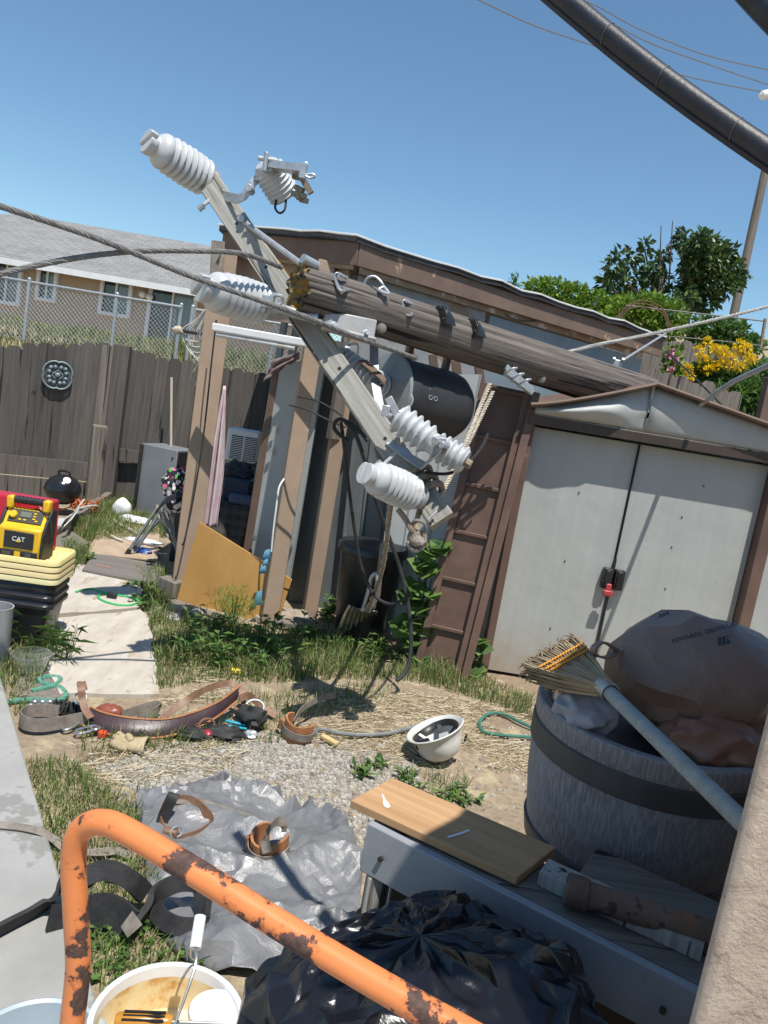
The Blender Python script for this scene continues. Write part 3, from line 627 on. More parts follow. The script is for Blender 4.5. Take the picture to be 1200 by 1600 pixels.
m = MB(); diamond(m, b + V((.25, 0, 0)), a3, 1.30, zt - .02); part(CL, 'mesh', m, M['galv'], sm=None)
for p0, p1 in ((a, b), (b + V((.25, 0, 0)), a3)):
    m = MB(); m.cyl(p0 + V((0, 0, zt)), p1 + V((0, 0, zt)), .022, 8); part(CL, 'top_rail', m, M['galv'])
for px_, py_ in ((46, 441), (183, 466), (283, 484), (301, 486), (430, 505)):
    p = at(px_, py_, 13.0); m = MB(); m.cyl((p.x, 12.99, 1.1), (p.x, 12.99, zt + .03), .03, 8); m.ball((p.x, 12.99, zt + .04), .034, nu=8, nv=6); part(CL, 'post', m, M['galv'])
# fences at the right, behind the shed
W2 = thing('low_fence', 'weathered low board fence behind the metal shed, under the yellow flowers', 'fence', (3, 7.9, .6))
p0, p1 = at(985, 600, 7.9), at(1150, 640, 7.9); zt0 = at(1000, 573, 7.9).z; zt1 = at(1140, 608, 7.9).z
m = MB(); board_run(m, V((p0.x, 7.9, 0)), V((p1.x + .05, 7.9, 0)), (zt0, zt1), .3, jag=.03); part(W2, 'boards', m, M['grey_wood'], sm=None)
m = MB(); m.bar((p0.x, 7.94, 1.3), (p1.x, 7.94, 1.3), .04, .09); part(W2, 'rail', m, M['grey_wood'])
W3 = thing('tall_fence', 'tall grey board fence under the hedge, behind the pink and yellow flowers', 'fence', (4, 9.7, 1.2))
p0, p1 = at(985, 545, 9.7), at(1215, 600, 9.7); zt0 = at(1000, 520, 9.7).z; zt1 = at(1180, 565, 9.7).z
m = MB(); board_run(m, V((p0.x - .8, 9.7, 0)), V((p1.x + 1.0, 9.7, 0)), (zt0, zt1), 1.0, jag=.05); part(W3, 'boards', m, M['grey_wood'], sm=None)
m = MB(); m.bar((p0.x - .8, 9.74, 1.9), (p1.x + 1, 9.74, 1.9), .04, .09); part(W3, 'rail', m, M['grey_wood'])
p = at(1192, 640, 6.6); m = MB(); m.box((p.x + .02, 6.6, 1.15), (.10, .10, 2.3)); m.box((p.x + .02, 6.6, 2.31), (.12, .12, .03))
bevel(single('fence_post', m, M['brown_dark'], 'dark brown square post at the right edge beside the yellow flowers', 'post'), .006)
# ================================================================== fallen utility pole with its crossarm, insulators and transformer
TIP, BUT = at(464, 449, 3.72), at(1010, 622, 5.42)
PD = (TIP - BUT).normalized(); PL = (TIP - BUT).length
def pole_y(px): return 1 / (1 / 3.72 + (1 / 5.42 - 1 / 3.72) * (px - 464) / (1010 - 464))
def on_pole(px, py, off=.11): return at(px, py, pole_y(px) - off)
U = thing('utility_pole', 'snapped weathered utility pole lying across the metal shed roof with crossarm and insulators', 'utility pole', (BUT.x, BUT.y, BUT.z - .14))
M['pole_wood'] = wood('pole_wood', (.075, .062, .053), (.205, .18, .158), (.125, .108, .094), k=.8, crack=(.022, .018, .015), clo=.571, bump=1.0, bdist=.008, spots=[((.20, .075, .035), 5.5, .71)])
fp = frame(BUT, PD)
m = MB(); n = 96; k = 110; L_ = PL
for i in range(k + 1):
    u = i / k; r = .142 - .034 * u; z = L_ * u
    for j in range(n):
        a = 2 * math.pi * j / n; c_, s_ = math.cos(a), math.sin(a)
        d_ = noise.noise(V((c_ * 5, s_ * 5, z * .7))) * .006 + noise.noise(V((c_ * 13, s_ * 13, z * .8 + 4))) * .003
        cr = noise.noise(V((c_ * 9 + 3, s_ * 9, z * .35))); d_ -= .005 * max(0, .10 - abs(cr)) / .10 * (noise.noise(V((c_ * 2, s_ * 2, z))) > -.1)
        for (kz, ka) in ((.55, 3.6), (1.35, 3.9), (1.9, 3.3), (2.3, 4.2)):
            q = (z - kz) ** 2 + (r * ((a - ka + math.pi) % (2 * math.pi) - math.pi)) ** 2; d_ += .010 * math.exp(-q / .0012)
        zz = z if i < k - 3 else z + (i - k + 3) / 3 * (.05 * noise.noise(V((c_ * 3, s_ * 3, 8))) - .01)
        m.v.append(((r + d_) * c_, (r + d_) * s_, zz))
m.f = [(i * n + j, i * n + (j + 1) % n, (i + 1) * n + (j + 1) % n, (i + 1) * n + j) for i in range(k) for j in range(n)] + [tuple(range(n))[::-1]]; m.mi = [0] * len(m.f)
part(U, 'pole_shaft', m, M['pole_wood'], fr=fp, sm=50)
mm = MT('lichen_end'); co = mm.coord(); c = mm.ramp(mm.noise(co, 26, 7, .75), [(.34, (.03, .024, .018)), (.42, (.14, .12, .09)), (.48, (.30, .27, .20)), (.54, (.46, .25, .045)), (.66, (.62, .36, .07))]); mm.set(col=c, rough=1, spec=.05); mm.bump(mm.noise(co, 60, 8, .8), 1, .02)
m = MB()
def endf(u, v):
    r = .108 * v; a = 2 * math.pi * u; c_, s_ = math.cos(a), math.sin(a)
    z = L_ + .035 * noise.noise(V((c_ * r * 22, s_ * r * 22, 1))) + .02 * noise.noise(V((c_ * r * 60, s_ * r * 60, 5))) - .09 * math.exp(-(((c_ * r - .03) / .035) ** 2 + ((s_ * r + .05) / .03) ** 2)) - .01 + (.05 * noise.noise(V((c_ * 3, s_ * 3, 8))) if v > .95 else 0)
    return (c_ * r * (1 + .05 * noise.noise(V((c_ * 5, s_ * 5, 2)))), s_ * r, z)
m.grid(endf, 40, 16); part(U, 'pole_end', m, mm.m, fr=fp, sm=60, label='rotten pole end grown over with yellow lichen')

# --- crossarm
A0, A1 = at(308, 258, 4.30), at(691, 815, 3.48); AD = (A1 - A0).normalized(); aup = V((.75, .1, .65))
fa = frame(A0, AD, aup); AL = (A1 - A0).length
m = MB(); nseg = 26
for i in range(nseg + 1):
    z = AL * i / nseg; j = .0015
    m.v += [(x + random.uniform(-j, j), y + random.uniform(-j, j), z) for x, y in ((-.047, -.06), (.047, -.06), (.047, .052), (.040, .06), (-.040, .06), (-.047, .052))]
m.f = [(i * 6 + q, i * 6 + (q + 1) % 6, i * 6 + 6 + (q + 1) % 6, i * 6 + 6 + q) for i in range(nseg) for q in range(6)] + [(5, 4, 3, 2, 1, 0), tuple(nseg * 6 + q for q in range(6))]; m.mi = [0] * len(m.f)
arm = part(U, 'crossarm', m, M['old_wood'], fr=fa, sm=20)
fx = fa.to_3x3().col[0]; fy = fa.to_3x3().col[1]; sgn = -1 if fx.y > 0 else 1       # front face normal = sgn*fx
def on_arm(s, across=0.0, out=0.0): return A0 + AD * (s * AL) + fy * across + fx * (sgn * (.047 + out))
for s in (.20, .33, .62, .80):
    m = MB(); p = on_arm(s, random.uniform(-.01, .01), -.004); m.lathe([(.009, 0), (.009, .0055)], frame(p, fx * sgn), 10); part(arm, 'bolt_hole', m, M['black_plastic'])
M['tag'] = MT('yellow_tag'); tg = M['tag']; wv = tg.n('ShaderNodeTexWave'); wv.inputs['Scale'].default_value = 28; wv.bands_direction = 'Z'; tg.l(tg.coord(), wv.inputs[0]); tg.set(col=tg.ramp(wv.outputs['Fac'], [(.72, (.62, .38, .06)), (.84, (.10, .07, .02))]), rough=.5); M['tag'] = tg.m
for s in (.355, .545):
    m = MB(); p = A0 + AD * (s * AL) + fy * .0615 + fx * sgn * .012; f_ = frame(p, AD, fy); m.box((0, 0, 0), (.062, .003, .13)); part(arm, 'warning_tag', m, M['tag'], fr=f_)
# --- line post insulators: stacked sheds, dome shoulder and slotted head, all pointing the way the pole top points
def insulator(par, base, d, s=1.0, spin=0.0, name='insulator'):
    prof = [(.045, -.04), (.062, -.035), (.066, 0)]
    for q in range(7):
        z = .006 + q * .034; prof += [(.070, z), (.098 - abs(q - 3) * .0015, z + .005), (.101 - abs(q - 3) * .0015, z + .011), (.092, z + .020), (.076, z + .031)]
    z = .006 + 7 * .034; prof += [(.085, z + .002), (.090, z + .014), (.087, z + .032), (.074, z + .052), (.056, z + .063), (.049, z + .070), (.049, z + .078)]
    f_ = frame(base, d) @ Matrix.Rotation(spin, 4, 'Z') @ Matrix.Scale(s, 4)
    m = MB(); m.lathe(prof, None, 36); o = part(par, name, m, M['porcelain'], fr=f_, sm=50)
    m = MB(); zt = .006 + 7 * .034 + .076
    for sg in (-1, 1):                                   # the two halves of the slotted head
        pts = [(.057 * math.cos(a), sg * (.014 + .045 * math.sin(a))) for a in np.linspace(0, math.pi, 14)]; m.prism(pts if sg > 0 else pts[::-1], .040, Matrix.Translation((0, 0, zt + .004)))
    m.lathe([(.05, 0), (.056, .006), (.05, .012)], Matrix.Translation((0, 0, zt - .004)), 24)
    q_ = MB(); q_.lathe([(.03, -.075), (.05, -.07), (.068, -.055), (.070, -.038), (.06, -.034)], None, 20); part(o, 'base_fitting', q_, M['galv'], fr=f_, sm=40)
    h = part(o, 'slotted_head', m, M['porcelain'], fr=f_, sm=50); bevel(h, .006, 3)
    return o
ID = (PD + V((-.06, 0, .10))).normalized()
i1 = insulator(U, at(321, 279, 4.27) , (at(232, 222, 4.02) - at(321, 279, 4.27)), 1.0, .5)
i2 = insulator(U, at(408, 475, 3.72), (at(305, 448, 3.42) - at(408, 475, 3.72)), 1.0, .8)
i3 = insulator(U, at(645, 772, 3.42), (at(574, 741, 3.24) - at(645, 772, 3.42)), .84, 1.6)
# pole top bracket holding the middle insulator
m = MB(); a, b = on_pole(588, 520, .16), at(415, 478, 3.70); d = (b - a).normalized(); f_ = frame(a, d, (0, -1, .2))
m.box((0, .0, .14), (.115, .05, .26), None, (.82, 1)); m.box((.045, .03, .14), (.02, .05, .27)); br_ = part(U, 'top_bracket', m, M['steel_paint'] if 'steel_paint' in M else mat('painted_bracket', (.33, .325, .315), (.40, .39, .38), 20, rough=.5, metal=.2), fr=f_, bev=.008)
m = MB(); m.lathe([(.034, .30), (.026, .33), (.026, (b - a).length - .06), (.05, (b - a).length - .03), (.06, (b - a).length)], None, 16); part(br_, 'pin', m, M['galv'], fr=f_)
for zz in (.06, .22):
    m = MB(); m.lathe([(.022, 0), (.022, .018), (.012, .02), (.012, .05)], f_ @ Matrix.Translation((.03, .03, zz)) @ Matrix.Rotation(-1.57, 4, 'X'), 6); part(br_, 'bolt', m, M['galv'])
m = MB(); p = at(430, 470, 3.64); m.tube(smooth([p + V((.01, 0, -.03)), p + V((-.02, -.01, -.01)), p + V((-.015, -.01, .02)), p + V((.025, -.01, .024)), p + V((.034, 0, .004)), p + V((.01, -.01, -.025))], 5), .008, 8); m.box(tuple(p + V((-.04, 0, -.01))), (.07, .05, .05)); part(br_, 'tie_loop', m, M['galv'])

# --- hardware on the shaft
def hook(px, py, s=1.0):
    p = on_pole(px, py, .125); q = [(0, 0, .05), (-.035, -.02, .055), (-.04, -.03, .02), (-.005, -.035, -.045), (.035, -.035, -.055), (.045, -.03, -.03)]
    m = MB(); m.ribbon(smooth([p + V(x) * s for x in q], 6), .035 * s, .006, side=(.35, .8, .3)); m.cyl(p + V((.035, -.05, -.045)) * s, p + V((.05, .05, -.035)) * s, .014 * s); m.cyl(p + V((-.02, -.04, .05)) * s, p + V((.03, .05, .045)) * s, .012 * s)
    return part(U, 'clevis_hook', m, M['galv'])
hook(533, 442, .68); hook(637, 482, .62)
m = MB(); p = on_pole(585, 440, .08); m.tube(smooth([p + V((-.05, 0, -.03)), p + V((-.035, -.01, .01)), p + V((.0, -.01, .022)), p + V((.035, -.02, .0)), p + V((.05, -.02, -.02))], 6), .007, 7); m.tube(smooth([p + V((.05, -.02, -.02)), p + V((.03, -.03, -.04)), p + V((.08, -.03, -.05)), p + V((.05, -.02, -.02))], 5), .008, 7); part(U, 'shackle', m, M['galv'])
m = MB(); p = on_pole(484, 407, .05); m.cyl(p + V((-.03, -.03, .0)), p + V((.035, .03, -.015)), .022, 14); part(U, 'sleeve', m, M['galv'])
for px, py in ((694, 497), (742, 516)):
    p = on_pole(px, py, .135); f_ = frame(p, PD, V((0, -.75, .65))); m = MB()
    m.prism([(-.07, -.012), (.07, -.012), (.062, .012), (.03, .05), (-.02, .055), (-.062, .02)], .006, f_ @ Matrix.Translation((0, 0, .03)))
    m.grid(lambda u, v: f_ @ V((-.06 + .12 * u, .012 + .045 * math.sin(math.pi * u) * (1 - v * .8), .03 - .075 * v)), 14, 6, -.004); m.ball(tuple(f_ @ V((-.03, .03, .037))), .008, nu=8, nv=6); m.ball(tuple(f_ @ V((.04, .02, .037))), .008, nu=8, nv=6)
    part(U, 'wire_guard', m, M['black_plastic'], bev=.002)
m = MB(); a, b = on_pole(790, 577, .16), on_pole(832, 612, .20)
for off in (V((0, 0, .014)), V((.0, -.03, -.01)), V((0, .02, -.014))): m.bar(a + off, b + off * .6, .012, .03, up=(0, 0, 1))
for u in (.15, .4, .65): q = a + (b - a) * u; m.cyl(q + V((-.03, -.05, -.02)), q + V((.03, .05, .03)), .011, 8); m.tube(smooth([q + V((-.03, -.05, -.01)), q + V((0, -.07, .02)), q + V((.03, -.05, .03))], 4), .007, 6)
part(U, 'guy_clamp', m, M['galv'], bev=.002)
m = MB(); p = on_pole(563, 475, .13); 
for px, py in ((596, 513), (850, 560), (846, 592), (600, 470)):
    p = on_pole(px, py, .13); m = MB(); m.lathe([(.022, -.01), (.026, .0), (.014, .006)], frame(p, (0, -1, .1)), 12); part(U, 'knot', m, M['grey_wood'])
# --- braces
m = MB(); m.tube([at(374, 340, 4.13) + V((0, -.02, 0)), at(388, 352, 4.08), at(470, 412, 3.74)], .014, 8); m.lathe([(.018, 0), (.018, .012)], frame(at(377, 342, 4.08), (0, -1, 0)), 10); part(U, 'brace', m, M['galv'])
m = MB(); m.ribbon([at(584, 535, 4.12), at(585, 590, 3.95), at(592, 630, 3.80), at(600, 662, 3.69), at(614, 680, 3.665)], .045, .008, side=(.9, .35, .2)); m.lathe([(.012, 0), (.012, .02)], frame(at(599, 662, 3.685), (0, -1, .2)), 8); part(U, 'brace', m, M['galv'])
m = MB(); m.ribbon(smooth([at(566, 563, 3.99), at(585, 580, 3.93), at(598, 592, 3.91), at(601, 600, 3.92), at(592, 601, 3.95), at(585, 592, 3.97)], 4), .055, .006, side=(.2, .9, .4)); part(U, 'strap', m, M['brown_dark'])

# --- porcelain cutouts and arresters
def shedded(a, b, r, k, core=.62):
    L = (b - a).length; prof = [(r * core, 0)]
    for q in range(k):
        z = L * (q + .12) / k; w_ = L / k; prof += [(r * core, z), (r * .90, z + w_ * .10), (r * .985, z + w_ * .20), (r, z + w_ * .32), (r * .97, z + w_ * .44), (r * .84, z + w_ * .60), (r * core, z + w_ * .84)]
    prof += [(r * core, L)]; m = MB(); m.lathe(prof, frame(a, b - a), 28); return m
# lower cutout
c0, c1, c2, c3 = at(621, 652, 3.50), at(672, 690, 3.46), at(682, 697, 3.46), at(727, 722, 3.42)
k1 = part(U, 'fuse_cutout', shedded(c0, c1, .074, 5, .74), M['porcelain_dark'], sm=50)
part(k1, 'insulator', shedded(c2 - (c3 - c2) * .05, c3, .069, 5, .74), M['porcelain_dark'], sm=50)
m = MB(); m.cyl(c1 - (c1 - c0) * .1, c2 + (c3 - c2) * .12, .050, 16); part(k1, 'collar', m, M['porcelain_dark'])
m = MB(); p = at(614, 640, 3.48); m.bar(p + V((-.03, 0, .05)), p + V((.03, 0, -.03)), .06, .035); m.box(tuple(p + V((-.03, -.03, -.01))), (.035, .05, .05)); m.cyl(p + V((-.02, -.05, -.03)), p + V((.02, .03, -.02)), .012); m.tube(smooth([p + V((.06, .02, .0)), p + V((.08, .02, .05)), p + V((.07, .02, .08))], 4), .006, 6); part(k1, 'top_clamp', m, M['galv'], bev=.003)
m = MB(); m.ribbon([at(608, 690, 3.60), at(640, 715, 3.53), at(662, 728, 3.47), at(690, 702, 3.38), at(694, 690, 3.37)], .05, .007, side=(.15, .8, .55)); p = at(686, 690, 3.36); m.cyl(p + V((-.02, -.03, .0)), p + V((.02, .06, .01)), .02, 8); m.cyl(p + V((.01, -.035, -.01)), p + V((.04, .03, -.01)), .016, 8); m.box(tuple(p), (.06, .03, .04)); part(k1, 'bracket', m, M['galv'], bev=.002)
m = MB(); m.cyl(c3, c3 + (c3 - c2).normalized() * .03, .02, 8); part(k1, 'end_bolt', m, M['rope_brown'])
# upper cutout at the arm's end
p0, p1 = at(417, 262, 4.05), at(440, 298, 4.12)
k2 = part(U, 'fuse_cutout', shedded(p0, p1 + (p1 - p0) * .25, .086, 7, .86), M['porcelain_dark'], sm=50)
m = MB(); m.lathe([(.02, -.03), (.05, -.028), (.066, -.012), (.07, .0)], frame(p0, p1 - p0), 24); part(k2, 'end_cap', m, M['porcelain_dark'])
m = MB(); m.ribbon([at(333, 293, 4.24), at(350, 306, 4.16), at(372, 311, 4.08), at(381, 307, 4.05), at(396, 284, 4.05), at(410, 276, 4.07)], .048, .008, side=(-.35, .3, .88)); m.cyl(at(388, 293, 4.0), at(388, 293, 4.0) + V((0, .08, 0)), .02, 8); part(k2, 'bracket', m, M['galv'], bev=.002)
m = MB(); q = at(420, 259, 3.97); m.box(tuple(q), (.05, .05, .06)); m.cyl(q + V((-.05, -.03, .02)), q + V((.05, -.03, .02)), .012); m.cyl(q + V((-.01, -.04, -.04)), q + V((-.01, -.04, .05)), .012); part(k2, 'top_clamp', m, M['galv'], bev=.003)
m = MB(); m.bar(at(424, 259, 3.97), at(475, 265, 3.93), .075, .035, up=(0, 0, 1)); m.box(tuple(at(474, 268, 3.92)), (.03, .05, .07)); m.tube(smooth([at(478, 262, 3.92), at(480, 256, 3.92), at(477, 254, 3.92)], 4), .006, 6); m.tube(smooth([at(476, 274, 3.92), at(488, 272, 3.92), at(492, 276, 3.92), at(484, 278, 3.92), at(476, 274, 3.92)], 4), .006, 6); part(k2, 'fuse_arm', m, M['galv'], bev=.004)
m = MB(); m.bar(at(473, 280, 3.98), at(486, 302, 3.98), .03, .03); m.bar(at(458, 276, 4.0), at(472, 279, 3.98), .025, .02); part(k2, 'fuse_tube', m, M['strap_grey'])
m = MB()
for (x, y, x2, y2) in ((456, 302, 478, 307), (462, 292, 474, 298), (470, 312, 480, 314), (464, 305, 470, 310)): m.bar(at(x, y, 4.02), at(x2, y2, 3.99), .025, .025)
m.cyl(at(463, 290, 4.0), at(466, 312, 4.0), .010); part(k2, 'lower_clamp', m, mat('bronze', (.22, .20, .16), (.30, .27, .22), 20, rough=.5, metal=.4), bev=.003)
m = MB(); m.tube(smooth([at(432, 312, 4.08), at(430, 325, 4.06), at(437, 333, 4.05), at(445, 327, 4.06), at(447, 310, 4.08)], 6), .006, 6); part(k2, 'lead_loop', m, M['rubber'])
m = MB(); q = A0 + AD * .17; m.cyl(at(345, 296, 4.22), at(318, 321, 4.14), .010, 8); m.cyl(at(318, 321, 4.14), at(310, 327, 4.14), .017, 8); part(arm, 'carriage_bolt', m, M['galv'])
m = MB(); m.cyl(at(622, 705, 3.50), at(598, 727, 3.45), .009, 8); m.cyl(at(597, 728, 3.45), at(590, 722, 3.44), .015, 8); part(arm, 'carriage_bolt', m, M['galv'])
# arrester behind the arm
k3 = part(U, 'arrester', shedded(at(532, 560, 4.10), at(590, 600, 3.98), .068, 8, .6), M['porcelain'], sm=50)
m = MB(); q = at(524, 548, 4.1); m.box(tuple(q), (.09, .06, .10)); m.cyl(q + V((0, -.02, 0)), q + V((.08, -.03, -.06)), .03); m.tube(smooth([q + V((.06, 0, .04)), q + V((.11, -.02, .05)), q + V((.12, -.02, 0))], 5), .007, 6); part(k3, 'arrester_cap', m, M['white'], bev=.008)

# --- transformer hung under the shaft
TD = -PD; lid = at(604, 613, 4.30); f_ = frame(lid, TD); R1 = .205
m = MB(); m.lathe([(R1 - .004, .0), (R1, .02), (R1, .42), (R1 - .01, .47), (R1 - .04, .515), (R1 - .09, .54), (.05, .55), (.0, .55)], None, 40)
tk = part(U, 'transformer', m, mat('tank_black', (.022, .023, .026), (.035, .035, .037), 5, rough=.62, bump=.15, spots=[((.16, .16, .155), 26, .68), ((.07, .06, .05), 4, .66)]), fr=f_, sm=50)
m = MB(); m.lathe([(.0, -.035), (.12, -.032), (R1 - .01, -.012), (R1 + .012, -.008), (R1 + .012, .012), (R1, .014)], None, 40); part(tk, 'lid', m, mat('lid_grey', (.20, .225, .235), (.26, .285, .295), 6, rough=.5, spots=[((.3, .28, .25), 8, .68)]), fr=f_, sm=40)
bb = f_ @ V((-.02, .03, -.03)); bt = at(560, 590, 4.02)
part(tk, 'bushing', shedded(bb, bb + (PD * .24), .062, 8, .66), M['porcelain_dark'], sm=50)
bb = f_ @ V((.03, -.10, -.03))
m = MB()
for zz in (.08, .36): m.slab([tuple(f_ @ V((x, y, zz))) for x, y in ((-.02, .19), (.02, .19), (.02, .30), (-.02, .30))], .03)
part(tk, 'hanger', m, M['brown_dark'], fr=None)
for px, py in ((656, 621), (669, 623)):
    p = at(px, py, 4.30); o_ = f_.inverted() @ p; q = V((o_.x, o_.y, 0)).normalized() * (R1 + .001); c_ = f_ @ V((q.x, q.y, o_.z)); nn = (f_.to_3x3() @ V((q.x, q.y, 0))).normalized()
    m = MB(); m.tube([tuple(c_ + frame((0, 0, 0), nn).to_3x3() @ V((.012 * math.cos(a), .012 * math.sin(a), 0))) for a in np.linspace(0, 6.283, 12)[:-1]], .0025, 5, closed=True); part(tk, 'marking', m, M['galv'])

# ================================================================== cables and ropes that hang on it
def strand(name, pts, r, mm, label, group=None, pitch=.11, lay=6, cat='cable'):
    P = smooth(pts, 26); m = MB(); s = 0
    for q in range(lay):
        hp = []; s = 0
        for i, p in enumerate(P):
            tn = (P[min(i + 1, len(P) - 1)] - P[max(i - 1, 0)]).normalized(); fr_ = frame((0, 0, 0), tn).to_3x3()
            if i: s += (P[i] - P[i - 1]).length
            a = 2 * math.pi * (s / pitch + q / lay); hp.append(p + fr_ @ V((math.cos(a), math.sin(a), 0)) * (r * .58))
        m.tube(hp, r * .46, 5)
    return single(name, m, mm, label, cat, group)
M['strand'] = mat('old_strand', (.15, .142, .137), (.23, .22, .21), 40, rough=.7, metal=.1)
strand('steel_cable', [V((-7.5, 1.2, 4.6)), V((-4.2, 2.0, 3.2)), at(-160, 268, 2.7), at(0, 322, 2.85), at(150, 372, 3.05), at(300, 432, 3.25), at(455, 487, 3.42), at(560, 528, 3.7), at(650, 560, 4.12)], .0125, M['strand'], 'twisted steel cable running straight from the left edge in front of the middle insulator')
strand('steel_cable', [V((-5.2, 2.1, .02)), V((-3.6, 2.45, .75)), at(-140, 470, 2.75), at(0, 428, 2.9), at(120, 403, 3.05), at(210, 393, 3.15), at(300, 392, 3.3), at(380, 397, 3.45), at(440, 418, 3.68)], .0115, M['strand'], 'twisted steel cable arching from the left edge to the lichen covered pole end')
strand('guy_cable', [at(868, 556, 5.05), at(930, 540, 5.2), at(1040, 517, 5.5), at(1200, 479, 6.0), at(1330, 440, 6.5)], .014, mat('grey_guy', (.30, .29, .27), (.40, .39, .36), 40, rough=.6), 'pale grey guy cable rising from the pole to the right edge above the shed')
T = thing('guy_wire', 'thin pale guy wire with a bolted clamp between the pole and the shed roof corner', 'wire', at(940, 580, 5.2))
m = MB(); m.tube([at(925, 592, 5.12), at(962, 570, 5.4), at(1040, 521, 7.0)], .009, 7); part(T, 'wire', m, M['galv'])
p = at(963, 568, 5.36); m = MB(); m.box(tuple(p), (.07, .05, .05)); m.cyl(p + V((-.03, -.04, .03)), p + V((-.03, .04, -.03)), .014, 8); m.cyl(p + V((.03, -.04, .035)), p + V((.03, .04, -.03)), .014, 8); part(T, 'clamp', m, M['galv'], bev=.006)
single('steel_pipe', MB().tube(smooth([at(1090, 636, 4.74), at(1140, 600, 4.42), at(1185, 578, 4.12), at(1260, 545, 3.6), at(1360, 505, 3.0)], 6), .0145, 8), M['galv'], 'bent grey pipe rising off the right roof slope of the metal shed', 'pipe')
single('black_wire', MB().tube(smooth([at(1040, 548, 7.2), at(1075, 580, 6.6), at(1140, 645, 5.5)], 6), .007, 6), M['rubber'], 'thin black wire slanting down over the low fence to the shed roof', 'wire')
# brown rope tied round the arm end, with a wooden block
T = thing('rope_sling', 'brown rope tied round the lower crossarm end with a pulley hanging in it', 'rope', at(650, 830, 3.5))
for s in (.895, .915, .935):
    c_ = A0 + AD * (s * AL); m = MB(); loop = [c_ + fx * x + fy * y + AD * ((x + y) * .15) for x, y in ((-.075, 0), (-.062, .075), (0, .088), (.062, .075), (.075, 0), (.062, -.075), (0, -.088), (-.062, -.075))]
    m.tube(smooth(loop, 5, closed=True), .016, 8, closed=True); part(T, 'wrap', m, M['rope_brown'])
m = MB(); m.tube(smooth([at(622, 796, 3.42), at(634, 812, 3.40), at(642, 826, 3.4), at(650, 834, 3.41)], 5), .014, 8); m.tube(smooth([at(663, 772, 3.5), at(652, 810, 3.46), at(650, 834, 3.41)], 5), .013, 8); part(T, 'tail', m, M['rope_brown'])
m = MB(); p = at(651, 834, 3.41); m.lathe([(.03, -.022), (.036, -.02), (.030, -.008), (.030, .008), (.036, .02), (.03, .022)], frame(p + V((0, 0, -.02)), (.6, -.8, .1)), 20); m.tube(smooth([p + V((-.03, 0, .0)), p + V((-.02, -.02, .06)), p + V((.03, -.02, .05)), p + V((.04, 0, -.01))], 5), .008, 6); m.ball(tuple(p + V((.01, -.03, -.03))), (.038, .03, .026), bump=.3); m.tube(smooth([p + V((-.035, -.02, -.04)), p + V((0, -.04, -.07)), p + V((.04, -.02, -.04)), p + V((.03, .0, .02))], 5), .012, 7); part(T, 'pulley', m, M['strap_grey'], bev=.003)
m = MB(); m.cyl(at(668, 812, 3.40), at(682, 798, 3.42), .007, 6); part(T, 'pin', m, M['galv'])
def rope(name, pts, r, mm, label, cat='rope', group=None): return strand(name, pts, r, mm, label, group, .05, 3, cat)
rope('hanging_rope', [at(612, 775, 3.55), at(609, 800, 3.6), at(604, 844, 3.9), at(596, 895, 4.3), at(574, 955, 4.7)], .014, M['rope_brown'], 'brown rope hanging from the arm end down to the metal scoop')
rope('white_rope', [at(765, 600, 4.1), at(748, 642, 4.0), at(728, 692, 3.8), at(706, 740, 3.65), at(684, 782, 3.52)], .013, M['rope'], 'cream rope running up from the arm end along the brown ribbed panel', group='cream ropes')
rope('white_rope', [at(770, 612, 4.2), at(752, 650, 4.12), at(738, 680, 4.0), at(725, 704, 3.9)], .012, M['rope'], 'shorter cream rope beside the longer one, right of the porcelain cutout', group='cream ropes')
# black leads hanging in the opening
m = MB(); m.tube(smooth([at(533, 660, 4.2), at(538, 700, 4.25), at(546, 770, 4.35), at(556, 840, 4.4), at(566, 890, 4.42), at(585, 930, 4.4), at(612, 944, 4.35), at(640, 930, 4.3)], 7), .010, 8)
single('black_lead', m, M['rubber'], 'black electrical lead looping down in front of the trash can and back up', 'cable')
m = MB(); m.tube(smooth([at(540, 660, 4.15), at(556, 680, 4.12), at(570, 720, 4.15), at(590, 790, 4.25), at(612, 850, 4.3), at(628, 900, 4.3), at(640, 960, 4.25), at(642, 1010, 4.2), at(636, 1045, 4.15), at(620, 1064, 4.1)], 7), .012, 8)
single('black_lead', m, M['rubber'], 'long thick black lead hanging past the pale panel to the grass', 'cable')
m = MB(); m.tube(smooth([at(545, 690, 4.2), at(527, 676, 4.2), at(522, 664, 4.2), at(533, 655, 4.2), at(560, 672, 4.2), at(575, 690, 4.2)], 6), .011, 8)
single('black_lead', m, M['rubber'], 'short black lead curled under the crossarm beside the brown post', 'cable')
m = MB(); m.tube(smooth([at(664, 738, 3.45), at(700, 740, 3.5), at(728, 726, 3.6), at(752, 700, 4.0), at(762, 678, 4.5)], 6), .008, 6)
single('black_lead', m, M['rubber'], 'thin black lead bowing under the lower cutout towards the brown panel', 'cable')
m = MB(); m.tube(smooth([at(452, 633, 4.8), at(480, 640, 4.75), at(510, 655, 4.75), at(540, 668, 4.7)], 5), .006, 6); m.tube(smooth([at(465, 620, 4.9), at(500, 628, 4.8), at(535, 650, 4.8)], 5), .006, 6)
single('tie_wire', m, M['rubber'], 'thin black wires sticking out around the middle brown post', 'wire')

